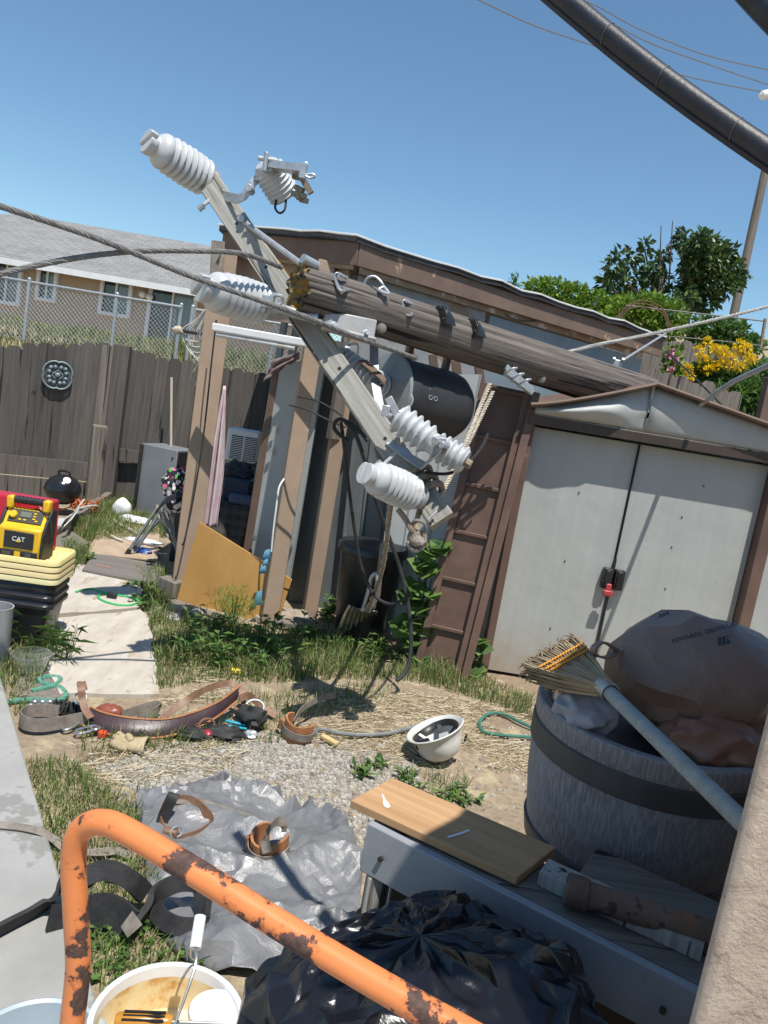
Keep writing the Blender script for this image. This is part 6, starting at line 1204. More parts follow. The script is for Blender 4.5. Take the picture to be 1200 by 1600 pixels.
# ------------------------------------------------------------------ buckets
bc = gnd(262, 1592, .37); bc.z = 0
B1 = thing('white_bucket', 'white plastic bucket, yellow stained inside, holding a screwdriver, under the orange handle', 'bucket', bc); f_ = Matrix.Translation(bc)
m = MB(); m.lathe([(.125, 0), (.13, .01), (.142, .31), (.150, .315), (.150, .335), (.143, .34), (.145, .36), (.152, .363), (.152, .371), (.146, .373), (.141, .37), (.139, .33)], f_, 56, caps=False); part(B1, 'shell', m, M['white'], sm=40)
t = MT('stained_plastic'); co = t.coord(); c_ = t.ramp(t.noise(co, 9, 6, .65), [(.38, (.76, .66, .43)), (.52, (.72, .56, .30)), (.60, (.55, .29, .08)), (.68, (.30, .14, .045))]); t.set(col=c_, rough=.5); 
m = MB(); m.lathe([(.139, .345), (.138, .30), (.136, .27), (.10, .265), (0, .268)], f_, 48, caps=False); part(B1, 'stained_liner', m, t.m, sm=50)
m = MB(); p0, p1, p2 = bc + V((.025, -.150, .345)), at(309, 1455, bc.y + .02), bc + V((.02, .150, .345)); m.tube(smooth([p0, p0 + V((0, -.005, .06)), at(302, 1520, bc.y - .06), at(306, 1478, bc.y - .012), at(311, 1440, bc.y + .03), at(298, 1490, bc.y + .11), p2 + V((0, .003, .03)), p2], 6), .0028, 7); bail = part(B1, 'bail', m, M['steel'])
m = MB(); a, b = at(305, 1482, bc.y - .015), at(313, 1432, bc.y + .035); m.lathe([(.004, 0), (.0115, 0), (.0115, (b - a).length), (.004, (b - a).length)], frame(a, b - a), 20); part(bail, 'grip', m, M['white'], sm=40)
m = MB(); m.lathe([(.0, 0), (.052, 0), (.056, .012), (.053, .02), (.0, .022)], Matrix.Translation(gnd(335, 1590, .34)), 32); single('plastic_disc', m, M['white'], 'round white plastic disc lying inside the white bucket', 'disc')
T = thing('screwdriver', 'screwdriver with clear amber handle lying across the white bucket', 'screwdriver', gnd(200, 1592, .38))
a, b = gnd(178, 1594, .385), gnd(268, 1597, .385); d = (b - a).normalized(); L_ = (b - a).length; m = MB(); m.lathe([(.0, 0), (.012, .002), (.0155, .012), (.0155, L_ * .55), (.0125, L_ * .75), (.0155, L_ * .9), (.012, L_), (0, L_ + .002)], frame(a, d), 10); part(T, 'handle', m, mat('amber', (.42, .18, .015), (.52, .24, .03), 20, rough=.2, spec=.7))
m = MB()
for k in range(3): o_ = V((0, -.010, .010)) + V((0, .007, .003)) * k; m.bar(a + d * L_ * .15 + o_, a + d * L_ * .88 + o_, .004, .005)
part(T, 'grip_inlay', m, M['black_plastic']); m = MB(); m.cyl(b, b + d * .10, .0035, 8); part(T, 'shaft', m, M['steel'])
bc2 = gnd(52, 1650, .33); m = MB(); m.lathe([(.115, 0), (.12, .01), (.134, .30), (.145, .305), (.145, .325), (.138, .33), (.132, .325), (.128, .27), (.10, .18), (0, .18)], Matrix.Translation(V((bc2.x, bc2.y, 0))), 48); single('blue_bucket', m, mat('pale_blue_plastic', (.36, .42, .45), (.42, .48, .51), 5, rough=.4), 'pale grey blue bucket at the lower left corner beside the white bucket', 'bucket', fr=None)

# ------------------------------------------------------------------ bench with plywood offcut, barrel and bags
BZ = .73; f0, f1 = gnd(574, 1286, BZ), gnd(1100, 1556, BZ); bd = (f1 - f0).normalized(); bn = V((-bd.y, bd.x, 0)); bn = bn if bn.y > 0 else -bn; f1 = f0 + bd * 1.25
M['grey_paint'] = mat('grey_paint', (.25, .265, .285), (.31, .325, .345), 5, rough=.6, bump=.2, bsc=30, spots=[((.40, .42, .44), 20, .70), ((.14, .12, .11), 8, .71)])
Bn = thing('wooden_bench', 'low wooden bench with grey painted front board and split weathered leg', 'bench', V((f0.x, f0.y, 0)))
dz = V((0, 0, 1)); m = MB(); ff = [f0 - dz * .115, f1 - dz * .115, f1, f0]; m.slab(ff, -.02); fb = part(Bn, 'front_board', m, M['grey_paint'], bev=.003)
for u in (.04, .52, .95):
    p = f0 + (f1 - f0) * u - dz * .06 - bn * .003; m = MB(); m.lathe([(.006, 0), (.006, .006)], frame(p, -bn), 10); part(fb, 'nail_head', m, M['dark_metal'])
for k in range(2):
    a, b = f0 + bd * (.42 * k) + bn * (.025 + k * .155) - dz * .028, f1 + bn * (.025 + k * .155) - dz * .028; m = MB(); m.slab([a, b, b + bn * .145, a + bn * .145], .026); part(Bn, 'top_plank', m, wood('bench_wood', (.10, .09, .08), (.24, .22, .20), (.16, .14, .12), ax='X', k=.8, crack=(.03, .025, .02)) if k == 0 else bpy.data.materials['bench_wood'], fr=None, bev=.004)
M['split_wood'] = wood('split_wood', (.20, .185, .165), (.50, .48, .45), (.33, .31, .28), k=.9, crack=(.03, .025, .02), bump=.9)
for u in (.015, .55, 1.0):
    for v in (.02, .14 if u < .3 else .25):
        p = f0 + (f1 - f0) * u + bn * v; m = MB(); m.box((p.x + .02, p.y + .02, (BZ - .116 if v < .1 else BZ - .03) / 2), (.05, .09, BZ - .117 if v < .1 else BZ - .03)); part(Bn, 'leg', m, M['split_wood'], bev=.005)
m = MB(); a, b = f0 + bn * .03 - dz * .35, f1 + bn * .03 - dz * .35; m.bar(a, b, .02, .25); part(Bn, 'inner_panel', m, M['brown_dark'])
q = [gnd(546, 1262, BZ + .004), gnd(806, 1384, BZ + .004), gnd(866, 1336, BZ + .004), gnd(611, 1226, BZ + .004)]
m = MB(); m.slab([p - dz * .0 for p in q], .019)
if m.v[5][2] < m.v[0][2]: m = MB(); m.slab(q[::-1], .019)
px_ = (q[1] - q[0]).normalized(); fr_ = Matrix.Translation(q[0]) @ Matrix.Rotation(math.atan2(px_.y, px_.x) - 1.5708, 4, 'Z'); inv = fr_.inverted(); m.v = [tuple(inv @ V(v)) for v in m.v]
po = bevel(single('plywood_offcut', m, M['ply'], 'thick brown plywood offcut lying on the near end of the bench, half in sun', 'plywood', fr=fr_), .002)
a = gnd(596, 1238, BZ + .0245); m = MB(); m.tube(smooth([gnd(597, 1240, BZ + .0245), gnd(601, 1250, BZ + .0245), gnd(606, 1262, BZ + .0245)], 4), [.001, .0015, .002, .0025, .003, .006, .007, .008, .002], 6, flat=.15); m.tube(smooth([gnd(700, 1308, BZ + .0245), gnd(720, 1302, BZ + .0245), gnd(733, 1297, BZ + .0245)], 4), .003, 6, flat=.2); single('paint_splash', m, M['white'], 'white paint dribbles on the plywood offcut', 'paint')
# old clay pipe and white trim board behind the offcut
T = thing('clay_pipe', 'old rusty brown clay pipe lying along the bench behind the plywood', 'pipe', gnd(900, 1390, BZ))
a, b = gnd(884, 1388, BZ + .034), gnd(1120, 1462, BZ + .034); mcp = mat('rusty_clay', (.10, .055, .04), (.19, .12, .085), 10, rough=.85, bump=.5, spots=[((.22, .10, .05), 8, .64), ((.05, .035, .03), 5, .62)])
m = MB(); m.lathe([(.018, .01), (.028, 0), (.031, .004), (.031, .04), (.026, .045), (.025, (b - a).length)], frame(a, b - a), 24, caps=False); m.lathe([(.0, .012), (.020, .012)], frame(a, b - a), 24, caps=False); part(T, 'pipe_body', m, mcp)
m = MB(); m.bar(gnd(848, 1362, BZ + .015), gnd(1100, 1478, BZ + .015), .06, .03); single('paint_board', m, M['split_wood'], 'thin board with flaking white paint behind the clay pipe on the bench', 'board')
# barrel planter on a crate
C3 = at(994, 1230, 1.88); C3 = V((C3.x, C3.y, 0)); rT = at(1003, 1110, 1.88); zt_ = at(833, 1090, 1.86).z; zb_ = .585; rr = (at(1180, 1120, 1.88) - at(822, 1100, 1.88)).length / 2
m = MB(); m.box((C3.x + .05, C3.y + .06, (zb_ - .004) / 2), (.30, .28, zb_ - .004)); bevel(single('support_crate', m, M['brown_dark'], 'dark wooden crate under the barrel planter, almost hidden by the bench', 'crate'), .006)
H_b = zt_ - zb_
Bp = thing('barrel_planter', 'grey plastic half barrel planter with dark hoops, wood grain sides, filled with bags', 'planter', V((C3.x, C3.y, zb_)))
t = MT('barrel_grain'); co = t.coord((1, 1, .12)); g_ = t.noise(co, 210, 3, .5, .1); g2 = t.noise(t.coord(), 5, 5)
t.set(col=t.mix(t.ramp(g_, [(.40, (0, 0, 0, 1)), (.68, (1, 1, 1, 1))]), t.ramp(g2, [(.3, (.15, .15, .168)), (.7, (.195, .19, .20))]), (.29, .285, .30)), rough=.6); t.bump(g_, .5, .003); M['barrel'] = t.m
f_ = Matrix.Translation(V((C3.x, C3.y, zb_))); q = rr
m = MB(); m.lathe([(q * .85, 0), (q * .87, .01), (q * .96, H_b * .45), (q * .985, H_b * .70), (q * .985, H_b * .88), (q * 1.0, H_b * .90), (q * 1.0, H_b * .985), (q * .985, H_b), (q * .92, H_b), (q * .905, H_b * .985), (q * .89, H_b * .4), (0, H_b * .38)], f_, 72); part(Bp, 'body', m, M['barrel'], sm=35)
mh = mat('hoop_dark', (.045, .04, .042), (.07, .065, .066), 8, rough=.55, bump=.15)
for (z0, z1, k0, k1) in ((.70, .86, .988, .990), (.01, .15, .872, .905)):
    m = MB(); m.lathe([(q * k0, H_b * z0), (q * (k0 + .014), H_b * (z0 + .01)), (q * (k1 + .014), H_b * (z1 - .01)), (q * k1, H_b * z1)], f_, 72); part(Bp, 'hoop', m, mh, sm=40)
import bmesh
def crumple(c, r, seed, amp, lvl=4, flat=None):
    bm = bmesh.new(); bmesh.ops.create_icosphere(bm, subdivisions=lvl, radius=1.0); rs = random.Random(seed); m = MB()
    for v in bm.verts:
        d = v.co.normalized(); k = 1 + amp * (.75 * (1 - 2.6 * abs(noise.noise(d * 1.5 + V((seed, 0, 0))))) + .35 * (1 - 2.6 * abs(noise.noise(d * 3.2 + V((0, seed, 0))))) + rs.uniform(-.62, .62))
        m.v.append((c[0] + d.x * r[0] * k, c[1] + d.y * r[1] * k, c[2] + d.z * r[2] * k))
    m.f = [tuple(v.index for v in f.verts) for f in bm.faces]; m.mi = [0] * len(m.f); bm.free(); return m
def soften(o, cr=.5, lv=2):
    creased(o.data, cr); q_ = o.modifiers.new('soft', 'SUBSURF'); q_.levels = q_.render_levels = lv; return o
bgc = at(1090, 1060, 1.90); Bg = thing('grocery_bag', 'stuffed brown plastic grocery bag with dark lettering sitting in the barrel planter', 'bag', bgc - V((0, 0, .16)))
mbag = mat('brown_bag', (.19, .125, .10), (.26, .18, .145), 4, rough=.36, bump=.55, bsc=9, bdist=.025)
m = crumple(bgc, (.225, .18, .160), 3.3, .085, 3); bag = soften(part(Bg, 'body', m, mbag, sm=22), .85)
m = MB(); k0 = at(962, 1016, 1.80); m.ribbon(smooth([k0 + V((.02, .02, -.01)), at(945, 1004, 1.80), at(932, 1008, 1.79), at(927, 1018, 1.79), at(936, 1026, 1.79), at(952, 1026, 1.80), k0 + V((.02, .02, .0))], 6), .022, .005, side=(.3, -.9, .2)); part(Bg, 'handle_loop', m, mbag)
from mathutils.bvhtree import BVHTree
bpy.context.view_layer.update(); _dg = bpy.context.evaluated_depsgraph_get(); _me = bag.evaluated_get(_dg).to_mesh(); bvh = BVHTree.FromPolygons([WM[bag.name] @ v.co for v in _me.vertices], [tuple(p.vertices) for p in _me.polygons])
mink = mat('bag_ink', (.03, .028, .035), rough=.5)
def print_on(name, body, x0, y0, x1, y1, hpx):
    tm = text_mesh(body, 1.0); a = np.array(tm.v); w0 = a[:, 0].max() - a[:, 0].min(); L_ = math.hypot(x1 - x0, y1 - y0); ux, uy = (x1 - x0) / L_, (y1 - y0) / L_; sc_ = L_ / w0; out = MB()
    for v in tm.v:
        s = (v[0] - a[:, 0].min()) * sc_; h = v[1] * hpx / .7; d = ray(x0 + ux * s + uy * h, y0 + uy * s - ux * h); hit = bvh.ray_cast(V((0, 0, CAM_H)), d.normalized())
        out.v.append(tuple((hit[0] if hit[0] else V((0, 0, CAM_H)) + d * 1.7) - d.normalized() * (.0012 if v[2] > 0 else -.0006)))
    out.f = tm.f; out.mi = tm.mi; part(bag, name, out, mink)
print_on('lettering', 'REWARDS. DELIVERED', 1050, 1002, 1152, 974, 6.5)
for (x0, y0, x1, y1, h) in ((1122, 1002, 1142, 998, 13), (1030, 962, 1046, 956, 5), (1062, 952, 1090, 948, 6)):
    out = MB()
    for k in range(3):
        xa = x0 + (x1 - x0) * k / 3; xb = x0 + (x1 - x0) * (k + .8) / 3; yy = y0 + (y1 - y0) * k / 3; b = len(out.v); ok = True
        for (x, y) in ((xa, yy + h / 2), (xb, yy + h / 2), (xb, yy - h / 2), (xa, yy - h / 2)):
            d = ray(x, y).normalized(); hit = bvh.ray_cast(V((0, 0, CAM_H)), d)
            if not hit[0]: ok = False; break
            out.v.append(tuple(hit[0] - d * .001))
        if not ok: out.v = out.v[:b]; continue
        out.f.append((b, b + 1, b + 2, b + 3)); out.mi.append(0)
    if out.f: part(bag, 'printed_mark', out, mink)
p = at(1110, 1160, 1.74); soften(single('torn_bag', crumple(p, (.115, .09, .065), 8.1, .20, 3), mat('red_brown_bag', (.20, .10, .07), (.27, .145, .10), 5, rough=.5, bump=.4, bsc=12), 'smaller crumpled reddish brown bag in front of the lettered bag', 'bag', sm=180))
p = at(915, 1112, 1.78); soften(single('grey_bag', crumple(p, (.07, .07, .05), 5.1, .18, 3), mat('bluish_bag', (.28, .29, .33), (.34, .35, .40), 6, rough=.4), 'small pale bluish plastic bag inside the left rim of the barrel planter', 'bag', sm=180))
p = at(990, 1135, 1.80); single('planter_soil', crumple(V((C3.x, C3.y, zb_ + H_b * .52)), (q * .74, q * .74, .05), 2.2, .12), mat('soil', (.03, .025, .02), (.06, .05, .04), 20, rough=1), 'dark debris filling the barrel planter under the bags', 'debris', sm=180, kind='stuff')
# broom
T = thing('corn_broom', 'corn broom with grey handle and orange stitching lying over the barrel planter rim', 'broom', at(950, 1078, 1.64))
h0, h1 = at(946, 1076, 1.64), at(1160, 1284, 1.14); d = (h1 - h0).normalized(); m = MB(); m.tube([h0 - d * .02, h0 + (h1 - h0) * .5, h1, h1 + d * .25], [.0155, .016, .0165, .0165], 16); part(T, 'handle', m, wood('broom_handle', (.22, .25, .25), (.34, .36, .35), ax='X', k=.6, bump=.15))
m = MB(); 
for k in range(7): o_ = h0 - d * (.012 - k * .006); m.tube([o_ + frame((0, 0, 0), d).to_3x3() @ V((.0205 * math.cos(a), .0205 * math.sin(a), 0)) for a in np.linspace(0, 6.283, 17)[:-1]], .0024, 5, closed=True)
part(T, 'wire_wrap', m, M['steel'])
tipc = at(866, 1030, 1.90); fan = (at(828, 1020, 1.99) - at(905, 1045, 1.86)); bx_ = (tipc - h0); sidev = V((.45, .25, .25)).normalized()
m = MB(); thick = bx_.cross(sidev).normalized(); pn = {}
for k in range(900):
    u = random.uniform(-1, 1); v = random.uniform(-1, 1); e = bx_ * (1 + random.uniform(-.06, .10)) + sidev * (u * .085) + thick * (v * .022 + random.uniform(-.008, .008)) 
    a = h0 + d * -.005 + sidev * (u * .016) + thick * (v * .014); md = h0 + bx_ * .45 + sidev * (u * .05) + thick * (v * .024)
    e2 = h0 + e; m.tube(smooth([a, md, e2, e2 + bx_ * random.uniform(.02, .08) + sidev * random.uniform(-.02, .02) + V((0, 0, random.uniform(-.02, .015)))], 2), [.0022, .0021, .002, .0018, .0016, .0013, .0006][:7], 3, caps=False)
part(T, 'bristles', m, vary_island('bristle', [(.24, .17, .10), (.36, .27, .17), (.46, .36, .22), (.20, .17, .14)], .8), sm=180)
mo = mat('orange_thread', (.62, .26, .02), (.70, .33, .04), 30, rough=.8)
for f_u in (.58, .66, .76):
    m = MB(); k = 34
    for sg in (-1, 1): m.tube([h0 + bx_ * (f_u + .012 * (j % 2)) + sidev * ((j / k * 2 - 1) * (.016 + .075 * f_u)) + thick * (sg * .029) for j in range(k + 1)], .0028, 5)
    part(T, 'stitching', m, mo)

# black plastic sack in the foreground
T = thing('black_sack', 'big glossy black plastic sack slumped in front of the bench', 'sack', gnd(650, 1560, .4))
M['sack'] = MT('sack_black'); t = M['sack']; co = t.coord(); t.set(col=(.010, .010, .013), rough=.27, spec=.5); b1 = t.bump(t.noise(co, 9, 5, .55, 1.2), .3, .02); t.bump(t.noise(co, 40, 4, .6), .15, .004, b1); M['sack'] = t.m
kn = at(655, 1470, 1.22)
sp_out = [(378, 1552, 1.22), (400, 1518, 1.26), (450, 1482, 1.30), (540, 1442, 1.36), (610, 1418, 1.40), (668, 1398, 1.42), (722, 1402, 1.40), (762, 1424, 1.36), (825, 1456, 1.28), (890, 1490, 1.20), (924, 1532, 1.12), (938, 1600, 1.05), (920, 1720, .95), (700, 1760, .95), (480, 1730, 1.0), (390, 1650, 1.1)]
ob = smooth([at(*q) for q in sp_out], 6, True); nb = len(ob); NR = 34; m = MB(); rs = random.Random(4)
sl2 = smooth([at(*q) for q in sp_out], 3, True); nb = len(sl2); NR = 11; m.v.append(tuple(kn + V((0, 0, .012))))
for k in range(1, NR + 1):
    u = (k / NR) ** .9
    for j in range(nb):
        p = sl2[j]; b = kn + (p - kn) * u; a = 2 * math.pi * (j + (k % 2) * .5) / nb
        fold = .042 * u * (1.1 - u) * 2 * (1 - 2.8 * abs(noise.noise(V((math.cos(a) * 1.6, math.sin(a) * 1.6, u * 1.3))))) + rs.uniform(-.022, .022) * u * (1 if k < NR else .4)
        m.v.append(tuple(b + V((rs.uniform(-.014, .014) * u, -.25 * (fold + .028 * math.sin(math.pi * min(u * .9 + .1, 1))), .97 * (fold + .028 * math.sin(math.pi * min(u * .9 + .1, 1)))))))
for k in range(1, 4):
    for j, p in enumerate(sl2): m.v.append((p.x + (p.x - kn.x) * .03 * k + rs.uniform(-.012, .012), p.y + .01 * k + rs.uniform(-.012, .012), p.z - .13 * k))
m.f = [(0, 1 + j, 1 + (j + 1) % nb) for j in range(nb)]
for k in range(NR + 2):
    for j in range(nb):
        a, b, c_, d_ = 1 + k * nb + j, 1 + (k + 1) * nb + j, 1 + (k + 1) * nb + (j + 1) % nb, 1 + k * nb + (j + 1) % nb
        m.f += [(a, b, c_), (a, c_, d_)] if (j + k) % 2 else [(a, b, d_), (b, c_, d_)]
m.mi = [0] * len(m.f)
soften(part(T, 'body', m, M['sack'], sm=52), .6)
# ================================================================== planting
def leaf(mb, p, d, up, l, w_):
    d = V(d).normalized(); s = d.cross(V(up)); s = s.normalized() if s.length > 1e-3 else V((1, 0, 0)); b = len(mb.v); n = s.cross(d) * (l * .12)
    mb.v += [tuple(p), tuple(p + d * l * .45 + s * w_ / 2 + n), tuple(p + d * l), tuple(p + d * l * .45 - s * w_ / 2 + n)]
    mb.f += [(b, b + 1, b + 2), (b, b + 2, b + 3)]; mb.mi += [0, 0]
def rdir(up=.2):
    d = V((random.gauss(0, 1), random.gauss(0, 1), random.gauss(0, 1) + up)); return d.normalized()
def clump(mb, c, r, n, l, w_, droop=0.0, shell=.55):
    for _ in range(n):
        d = rdir(.15); k = shell + (1 - shell) * random.random(); p = V(c) + V((d.x * r[0], d.y * r[1], d.z * r[2])) * k
        ld = (d + rdir() * .8 + V((0, 0, -droop))); leaf(mb, p, ld, rdir(1.0), l * random.uniform(.6, 1.3), w_ * random.uniform(.7, 1.2))
# dark broadleaf tree beyond the fence
Y_ = 16.0
T = thing('broadleaf_tree', 'dark glossy leaved tree with open top standing behind the hedge at right', 'tree', (at(1062, 500, Y_).x, Y_, 1.2))
base = V((at(1062, 520, Y_).x, Y_, 1.0)); lobes = [(960, 420, 17, 28), (972, 452, 22, 22), (950, 440, 12, 18), (993, 405, 10, 20), (1000, 440, 14, 22), (1018, 385, 10, 18), (1015, 425, 14, 20), (1040, 400, 9, 20), (1045, 440, 16, 20), (1068, 372, 9, 16), (1085, 385, 20, 18), (1110, 382, 26, 20), (1075, 415, 20, 22), (1100, 415, 30, 26), (1135, 405, 26, 24), (1148, 430, 16, 18), (1120, 445, 30, 20), (1085, 450, 26, 20), (1100, 470, 22, 16), (1140, 390, 14, 14), (1060, 465, 20, 14)]
m = MB(); tr = MB(); tr.tube([base, base + V((.1, 0, 2.2)), at(1080, 460, Y_), at(1100, 420, Y_)], [.12, .10, .07, .03], 8)
for (x, y, rx, ry) in lobes:
    c = at(x, y, Y_) + V((0, random.uniform(-.5, .5), 0)); s = Y_ / 1200
    clump(m, c, (rx * s, rx * s * 1.1, ry * s), int(rx * ry * (.62 if x > 1062 else .42)), .15, .085, .75, .30)
    st = at(1075, 470, Y_) if x > 1050 else at(1035, 480, Y_); tr.tube(smooth([st, (st + c) / 2 + V((0, 0, -.1)), c], 3), [.045, .04, .035, .03, .025, .02, .012], 5)
for (x0, y0, x1, y1) in ((1030, 450, 1033, 352), (1045, 445, 1051, 345), (1025, 440, 1048, 375)): tr.tube([at(x0, y0, Y_), at(x1, y1, Y_)], [.022, .008], 4)
part(T, 'crown', m, M['leaf_dark'], sm=None); part(T, 'trunk', tr, mat('bark', (.07, .055, .04), (.14, .11, .085), 14, rough=.95))
# light green hedge
for nm, lab, Yh, lob in (('hedge', 'bright green leafy hedge rising above the shed roof edge', 12.5, [(838, 450, 22, 14), (868, 452, 26, 16), (900, 462, 26, 18), (930, 472, 24, 18), (850, 475, 30, 20), (895, 485, 30, 20), (960, 485, 26, 20), (930, 500, 30, 20)]), ('shrub', 'rounded pale green shrub below the dark tree, behind the wire arch', 11.5, [(985, 482, 28, 20), (1015, 478, 30, 20), (1045, 490, 28, 20), (1000, 505, 34, 18), (1040, 515, 32, 16), (960, 500, 22, 18)]), ('shrub', 'mid green feathery shrub at right behind the yellow flowers', 11.0, [(1110, 512, 30, 16), (1140, 518, 26, 18), (1090, 525, 24, 14), (1170, 540, 22, 18), (1130, 545, 30, 16)])):
    c0 = at(sum(l[0] for l in lob) / len(lob), 520, Yh); T = thing(nm, lab, 'hedge' if nm == 'hedge' else 'shrub', (c0.x, Yh, 1.2)); m = MB(); s = Yh / 1200; tr = MB()
    for (x, y, rx, ry) in lob:
        c = at(x, y, Yh); clump(m, c, (rx * s, rx * s, ry * s), int(rx * ry * .9), .085, .05, .0, .3); tr.tube([V((c0.x + (c.x - c0.x) * .5, Yh, 1.3)), c], [.03, .01], 4)
    part(T, 'foliage', m, M['leaf_light'] if nm == 'hedge' or 'pale' in lab else M['leaf'], sm=None); part(T, 'stem', tr, bpy.data.materials['bark'])
m = MB(); p = at(802, 446, 10.5)
for k in range(60): leaf(m, p + V((random.uniform(-.05, .05), 0, random.uniform(-.1, .12))), rdir(.6), (0, 0, 1), .09, .02)
m.tube([p + V((0, 0, -.4)), p + V((0, 0, .1))], .01, 4); single('sprig', m, M['leaf'], 'small green sprig poking above the tarred roof edge', 'plant', sm=None)
# yellow flowering bush
Yf = 8.6; T = thing('yellow_flower_bush', 'leafy bush with clusters of yellow flowers over the weathered fence at right', 'flowering bush', (at(1120, 660, Yf).x, Yf, 1.1))
m = MB(); s = Yf / 1200
for (x, y, rx, ry) in ((1115, 590, 30, 16), (1140, 600, 34, 18), (1100, 580, 20, 12), (1150, 625, 34, 20), (1170, 645, 26, 20), (1180, 615, 22, 20), (1185, 585, 14, 20)): clump(m, at(x, y, Yf - .35 if y > 610 else Yf), (rx * s, rx * s * .7, ry * s), int(rx * ry * .5), .12, .055, .3, .3)
part(T, 'foliage', m, M['leaf'], sm=None)
my_ = vary_island('petal_yellow', [(.75, .50, .01), (.85, .64, .03), (.80, .57, .015)], .6, .2)
for (x, y) in ((1105, 534), (1093, 548), (1115, 546), (1098, 560), (1108, 566), (1120, 548), (1130, 556), (1128, 568), (1142, 560), (1150, 550), (1155, 538), (1167, 545), (1170, 560), (1176, 562), (1155, 572), (1140, 572), (1120, 575), (1108, 578), (1098, 575), (1160, 578), (1044, 592), (1074, 575), (1077, 588), (1130, 548)):
    p = at(x, y, Yf - .15 + random.uniform(-.1, .1)); m = MB()
    for k in range(46): d = rdir(.3); leaf(m, p + d * .02, d, rdir(), .055, .022)
    part(T, 'flower', m, my_, sm=None)
m = MB()
for (x, y) in ((1105, 534), (1155, 538), (1142, 560), (1170, 560), (1120, 575), (1098, 560)): m.tube([at(x, y, Yf), at(x + 12, y + 70, Yf)], .008, 4)
part(T, 'stem', m, M['leaf'])
T = thing('pink_flowers', 'pink and pale hollyhock flowers climbing beside the shed roof corner', 'flowers', (at(1050, 600, 8.8).x, 8.8, 1.1)); m = MB(); mp_ = MB()
for k in range(260): leaf(m, at(random.uniform(1036, 1066), random.uniform(545, 605), 8.8 + random.uniform(-.1, .1)), rdir(.2), (0, 0, 1), .08, .06)
part(T, 'foliage', m, M['leaf_light'], sm=None)
for (x, y) in ((1050, 550), (1046, 556), (1048, 577), (1056, 562)):
    mp_ = MB(); p = at(x, y, 8.65)
    for k in range(16): d = rdir(0); leaf(mp_, p, d, rdir(), .05, .045)
    part(T, 'flower', mp_, mat('petal_pink', (.55, .22, .33), (.65, .35, .42), 20) if 'petal_pink' not in bpy.data.materials else bpy.data.materials['petal_pink'], sm=None)
# thin wire arch
T = thing('wire_trellis', 'rusty wire trellis arch and pale top rail in front of the pale shrub', 'trellis', (at(1010, 540, 9.2).x, 9.2, 1.1)); 
for k in range(3):
    m = MB(); m.tube(smooth([at(955 + k * 4, 505, 9.2), at(985, 474 + k * 4, 9.2), at(1010, 470 + k * 5, 9.2), at(1035, 482 + k * 4, 9.2), at(1050 - k * 3, 512, 9.2)], 5), .006, 5); part(T, 'hoop', m, M['leather_brown'])
m = MB(); m.cyl(at(978, 477, 9.3), at(1196, 502, 9.3), .009, 6); part(T, 'rail', m, M['strand'])
m = MB(); m.tube([at(1040, 525, 8.9), at(1120, 532, 8.9), at(1190, 540, 8.9)], .005, 4); part(T, 'wire', m, M['strand'])
m = MB(); m.cyl(at(1188, 545, 9.0), at(1196, 498, 9.0), .02, 6); part(T, 'stake', m, M['rope_brown'])
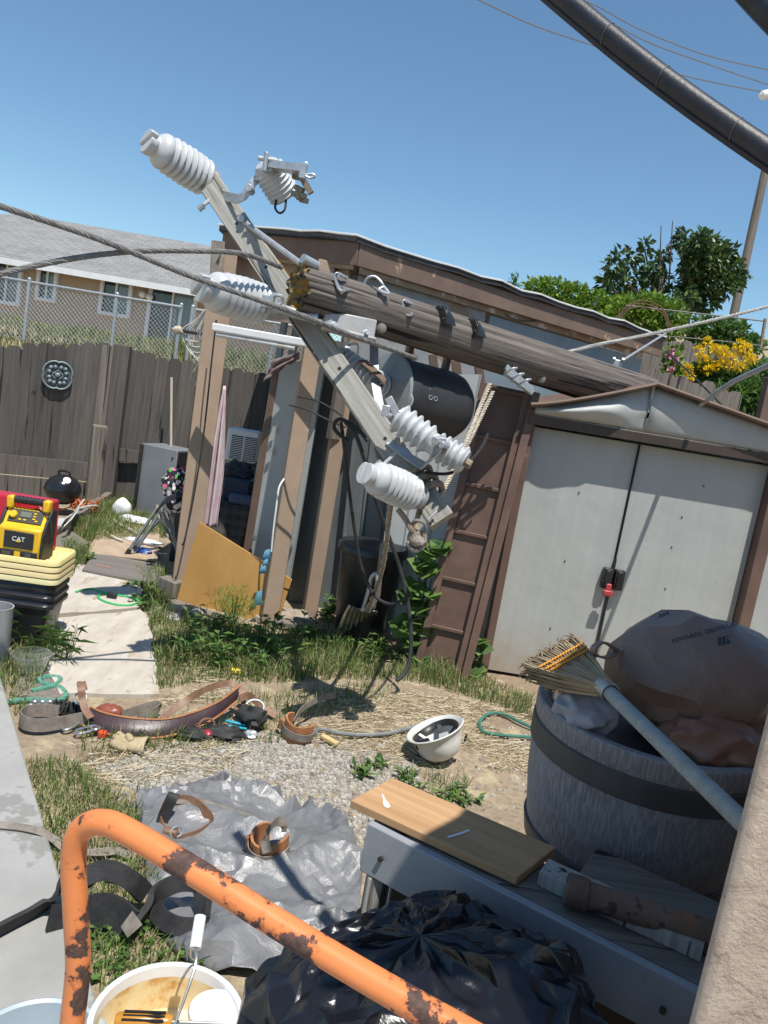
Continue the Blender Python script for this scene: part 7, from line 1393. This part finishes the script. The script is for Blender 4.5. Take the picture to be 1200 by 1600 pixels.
# weeds and leafy plants in the yard
def weed(name, lab, x, y, n, h, l, w_, spread=.10, cat='weed', group=None, mm='leaf', z=0, Yoff=0):
    p = gnd(x, y, z); m = MB()
    for k in range(n):
        a = random.uniform(0, 6.283); r = spread * math.sqrt(random.random()); b = p + V((math.cos(a) * r, math.sin(a) * r * .7 + Yoff, 0)); t = b + V((math.cos(a) * r * .5, math.sin(a) * r * .5, h * random.uniform(.3, 1.0))); n0 = len(m.v)
        m.tube([b, t], [.003, .0015], 3, caps=False)
        for q in range(4): leaf(m, b + (t - b) * random.uniform(.3, 1), V((random.gauss(0, 1), random.gauss(0, 1), random.uniform(-.1, .7))), (0, 0, 1), l * random.uniform(.6, 1.2), w_ * random.uniform(.7, 1.2))
    return single(name, m, M[mm], lab, cat, group, sm=None, origin=tuple(p))
for (x, y, n, h, l, w_, sp, mm, lab) in ((365, 1040, 26, .20, .07, .03, .14, 'leaf', 'leafy weed between the tool belt and the tan board'), (420, 1020, 30, .22, .07, .035, .16, 'leaf', 'dense green weed clump below the middle brown post'), (500, 1010, 24, .18, .06, .03, .14, 'leaf', 'low green weed left of the metal scoop'), (580, 1030, 22, .16, .06, .03, .14, 'leaf', 'low spreading weed under the hanging leads'), (330, 1000, 24, .22, .06, .03, .14, 'leaf', 'green weed in front of the left end of the tan board'), (300, 1030, 22, .16, .05, .025, .14, 'leaf', 'grassy weed at the right edge of the pale path'), (240, 950, 30, .08, .05, .04, .13, 'leaf', 'ivy like weed spreading onto the upper pale path'), (228, 925, 26, .08, .045, .04, .12, 'leaf', 'small leaved weed at the foot of the left post'), (118, 878, 26, .10, .05, .04, .10, 'leaf', 'weed between the grey plank and the pale path'), (20, 1010, 22, .28, .12, .007, .12, 'leaf', 'tall grassy weed in front of the black totes'), (85, 1030, 18, .24, .12, .007, .10, 'leaf', 'grassy weed at the right corner of the black totes'), (562, 1212, 5, .03, .055, .026, .03, 'leaf', 'broad leaved weed growing in the gravel'), (588, 1197, 5, .03, .055, .024, .03, 'leaf', 'second broad leaved weed in the gravel, nearer the hard hat'), (712, 1248, 12, .03, .06, .02, .07, 'leaf', 'flat dandelion weed below the hard hat'), (650, 1225, 12, .05, .05, .012, .06, 'leaf', 'thin feathery weed left of the hard hat'), (690, 1262, 8, .02, .06, .02, .05, 'leaf', 'small flat weed behind the plywood offcut'), (740, 1050, 9, .10, .08, .07, .05, 'leaf', 'round leaved mallow at the foot of the ribbed panel'), (518, 968, 14, .16, .07, .05, .06, 'leaf', 'young leafy plant left of the black trash can'), (205, 1500, 60, .05, .026, .022, .16, 'leaf', 'clover patch in the grass in front of the black belt')):
    weed('weed', lab, x, y, n, h, l, w_, sp, mm=mm)
p = gnd(362, 985); T = thing('fennel', 'feathery bright green fennel in front of the tan board', 'plant', p); m = MB()
for k in range(420):
    d = V((random.gauss(0, .45), random.gauss(0, .3), 1)).normalized(); r = random.uniform(.1, .30); q = p + d * r; e = q + rdir(.5) * .05; m.tube([q, e], [.0016, .0008], 3, caps=False)
part(T, 'fronds', m, vary_island('fennel_leaf', [(.10, .22, .03), (.16, .30, .05), (.22, .36, .07)], .6, .3), sm=None); m = MB()
for k in range(8): m.tube([p, p + V((random.gauss(0, .08), random.gauss(0, .05), .24))], .003, 4)
part(T, 'stem', m, M['leaf'])
def mallow(name, lab, pts, l, Yy):
    p = gnd(pts[-1][0], pts[-1][1]); T = thing(name, lab, 'plant', p); m = MB(); st = MB()
    for (x, y) in pts[:-1]:
        q = at(x, y, Yy); st.tube(smooth([p, (p + q) / 2 + V((.02, 0, .03)), q], 3), .004, 4)
        for k in range(5):
            d = V((random.gauss(0, 1), -.6 + random.gauss(0, .5), random.gauss(0, .5))).normalized(); up = V((random.gauss(0, .4), -.5, 1)).normalized(); s = d.cross(up).normalized(); c = q + d * l * .2; b = len(m.v); R2 = l * random.uniform(.45, .8); up2 = s.cross(d)
            m.v.append(tuple(c)); nn = 9
            for a in range(nn): an = -2.6 + 5.2 * a / (nn - 1); rr_ = R2 * (1 - .22 * (a % 2)); m.v.append(tuple(c + d * rr_ * math.cos(an) + s * rr_ * math.sin(an) - up2 * .12 * R2 * abs(math.sin(an))))
            for a in range(nn - 1): m.f.append((b, b + 1 + a, b + 2 + a)); m.mi.append(0)
    part(T, 'leaves', m, M['leaf'], sm=None); part(T, 'stem', st, M['leaf'])
mallow('mallow_plant', 'tall mallow with lobed leaves growing along the left edge of the ribbed panel', [(672, 858), (655, 880), (685, 850), (665, 890), (650, 915), (672, 925), (640, 930), (660, 950), (648, 970), (668, 980), (630, 975), (645, 1000), (655, 1020), (640, 1025)], .11, 4.72)
mallow('mallow_plant', 'pale green mallow leaves between the ribbed panel and the shed door', [(748, 1002), (752, 1010), (740, 1040), (738, 1050), (742, 1060)], .10, 4.66)
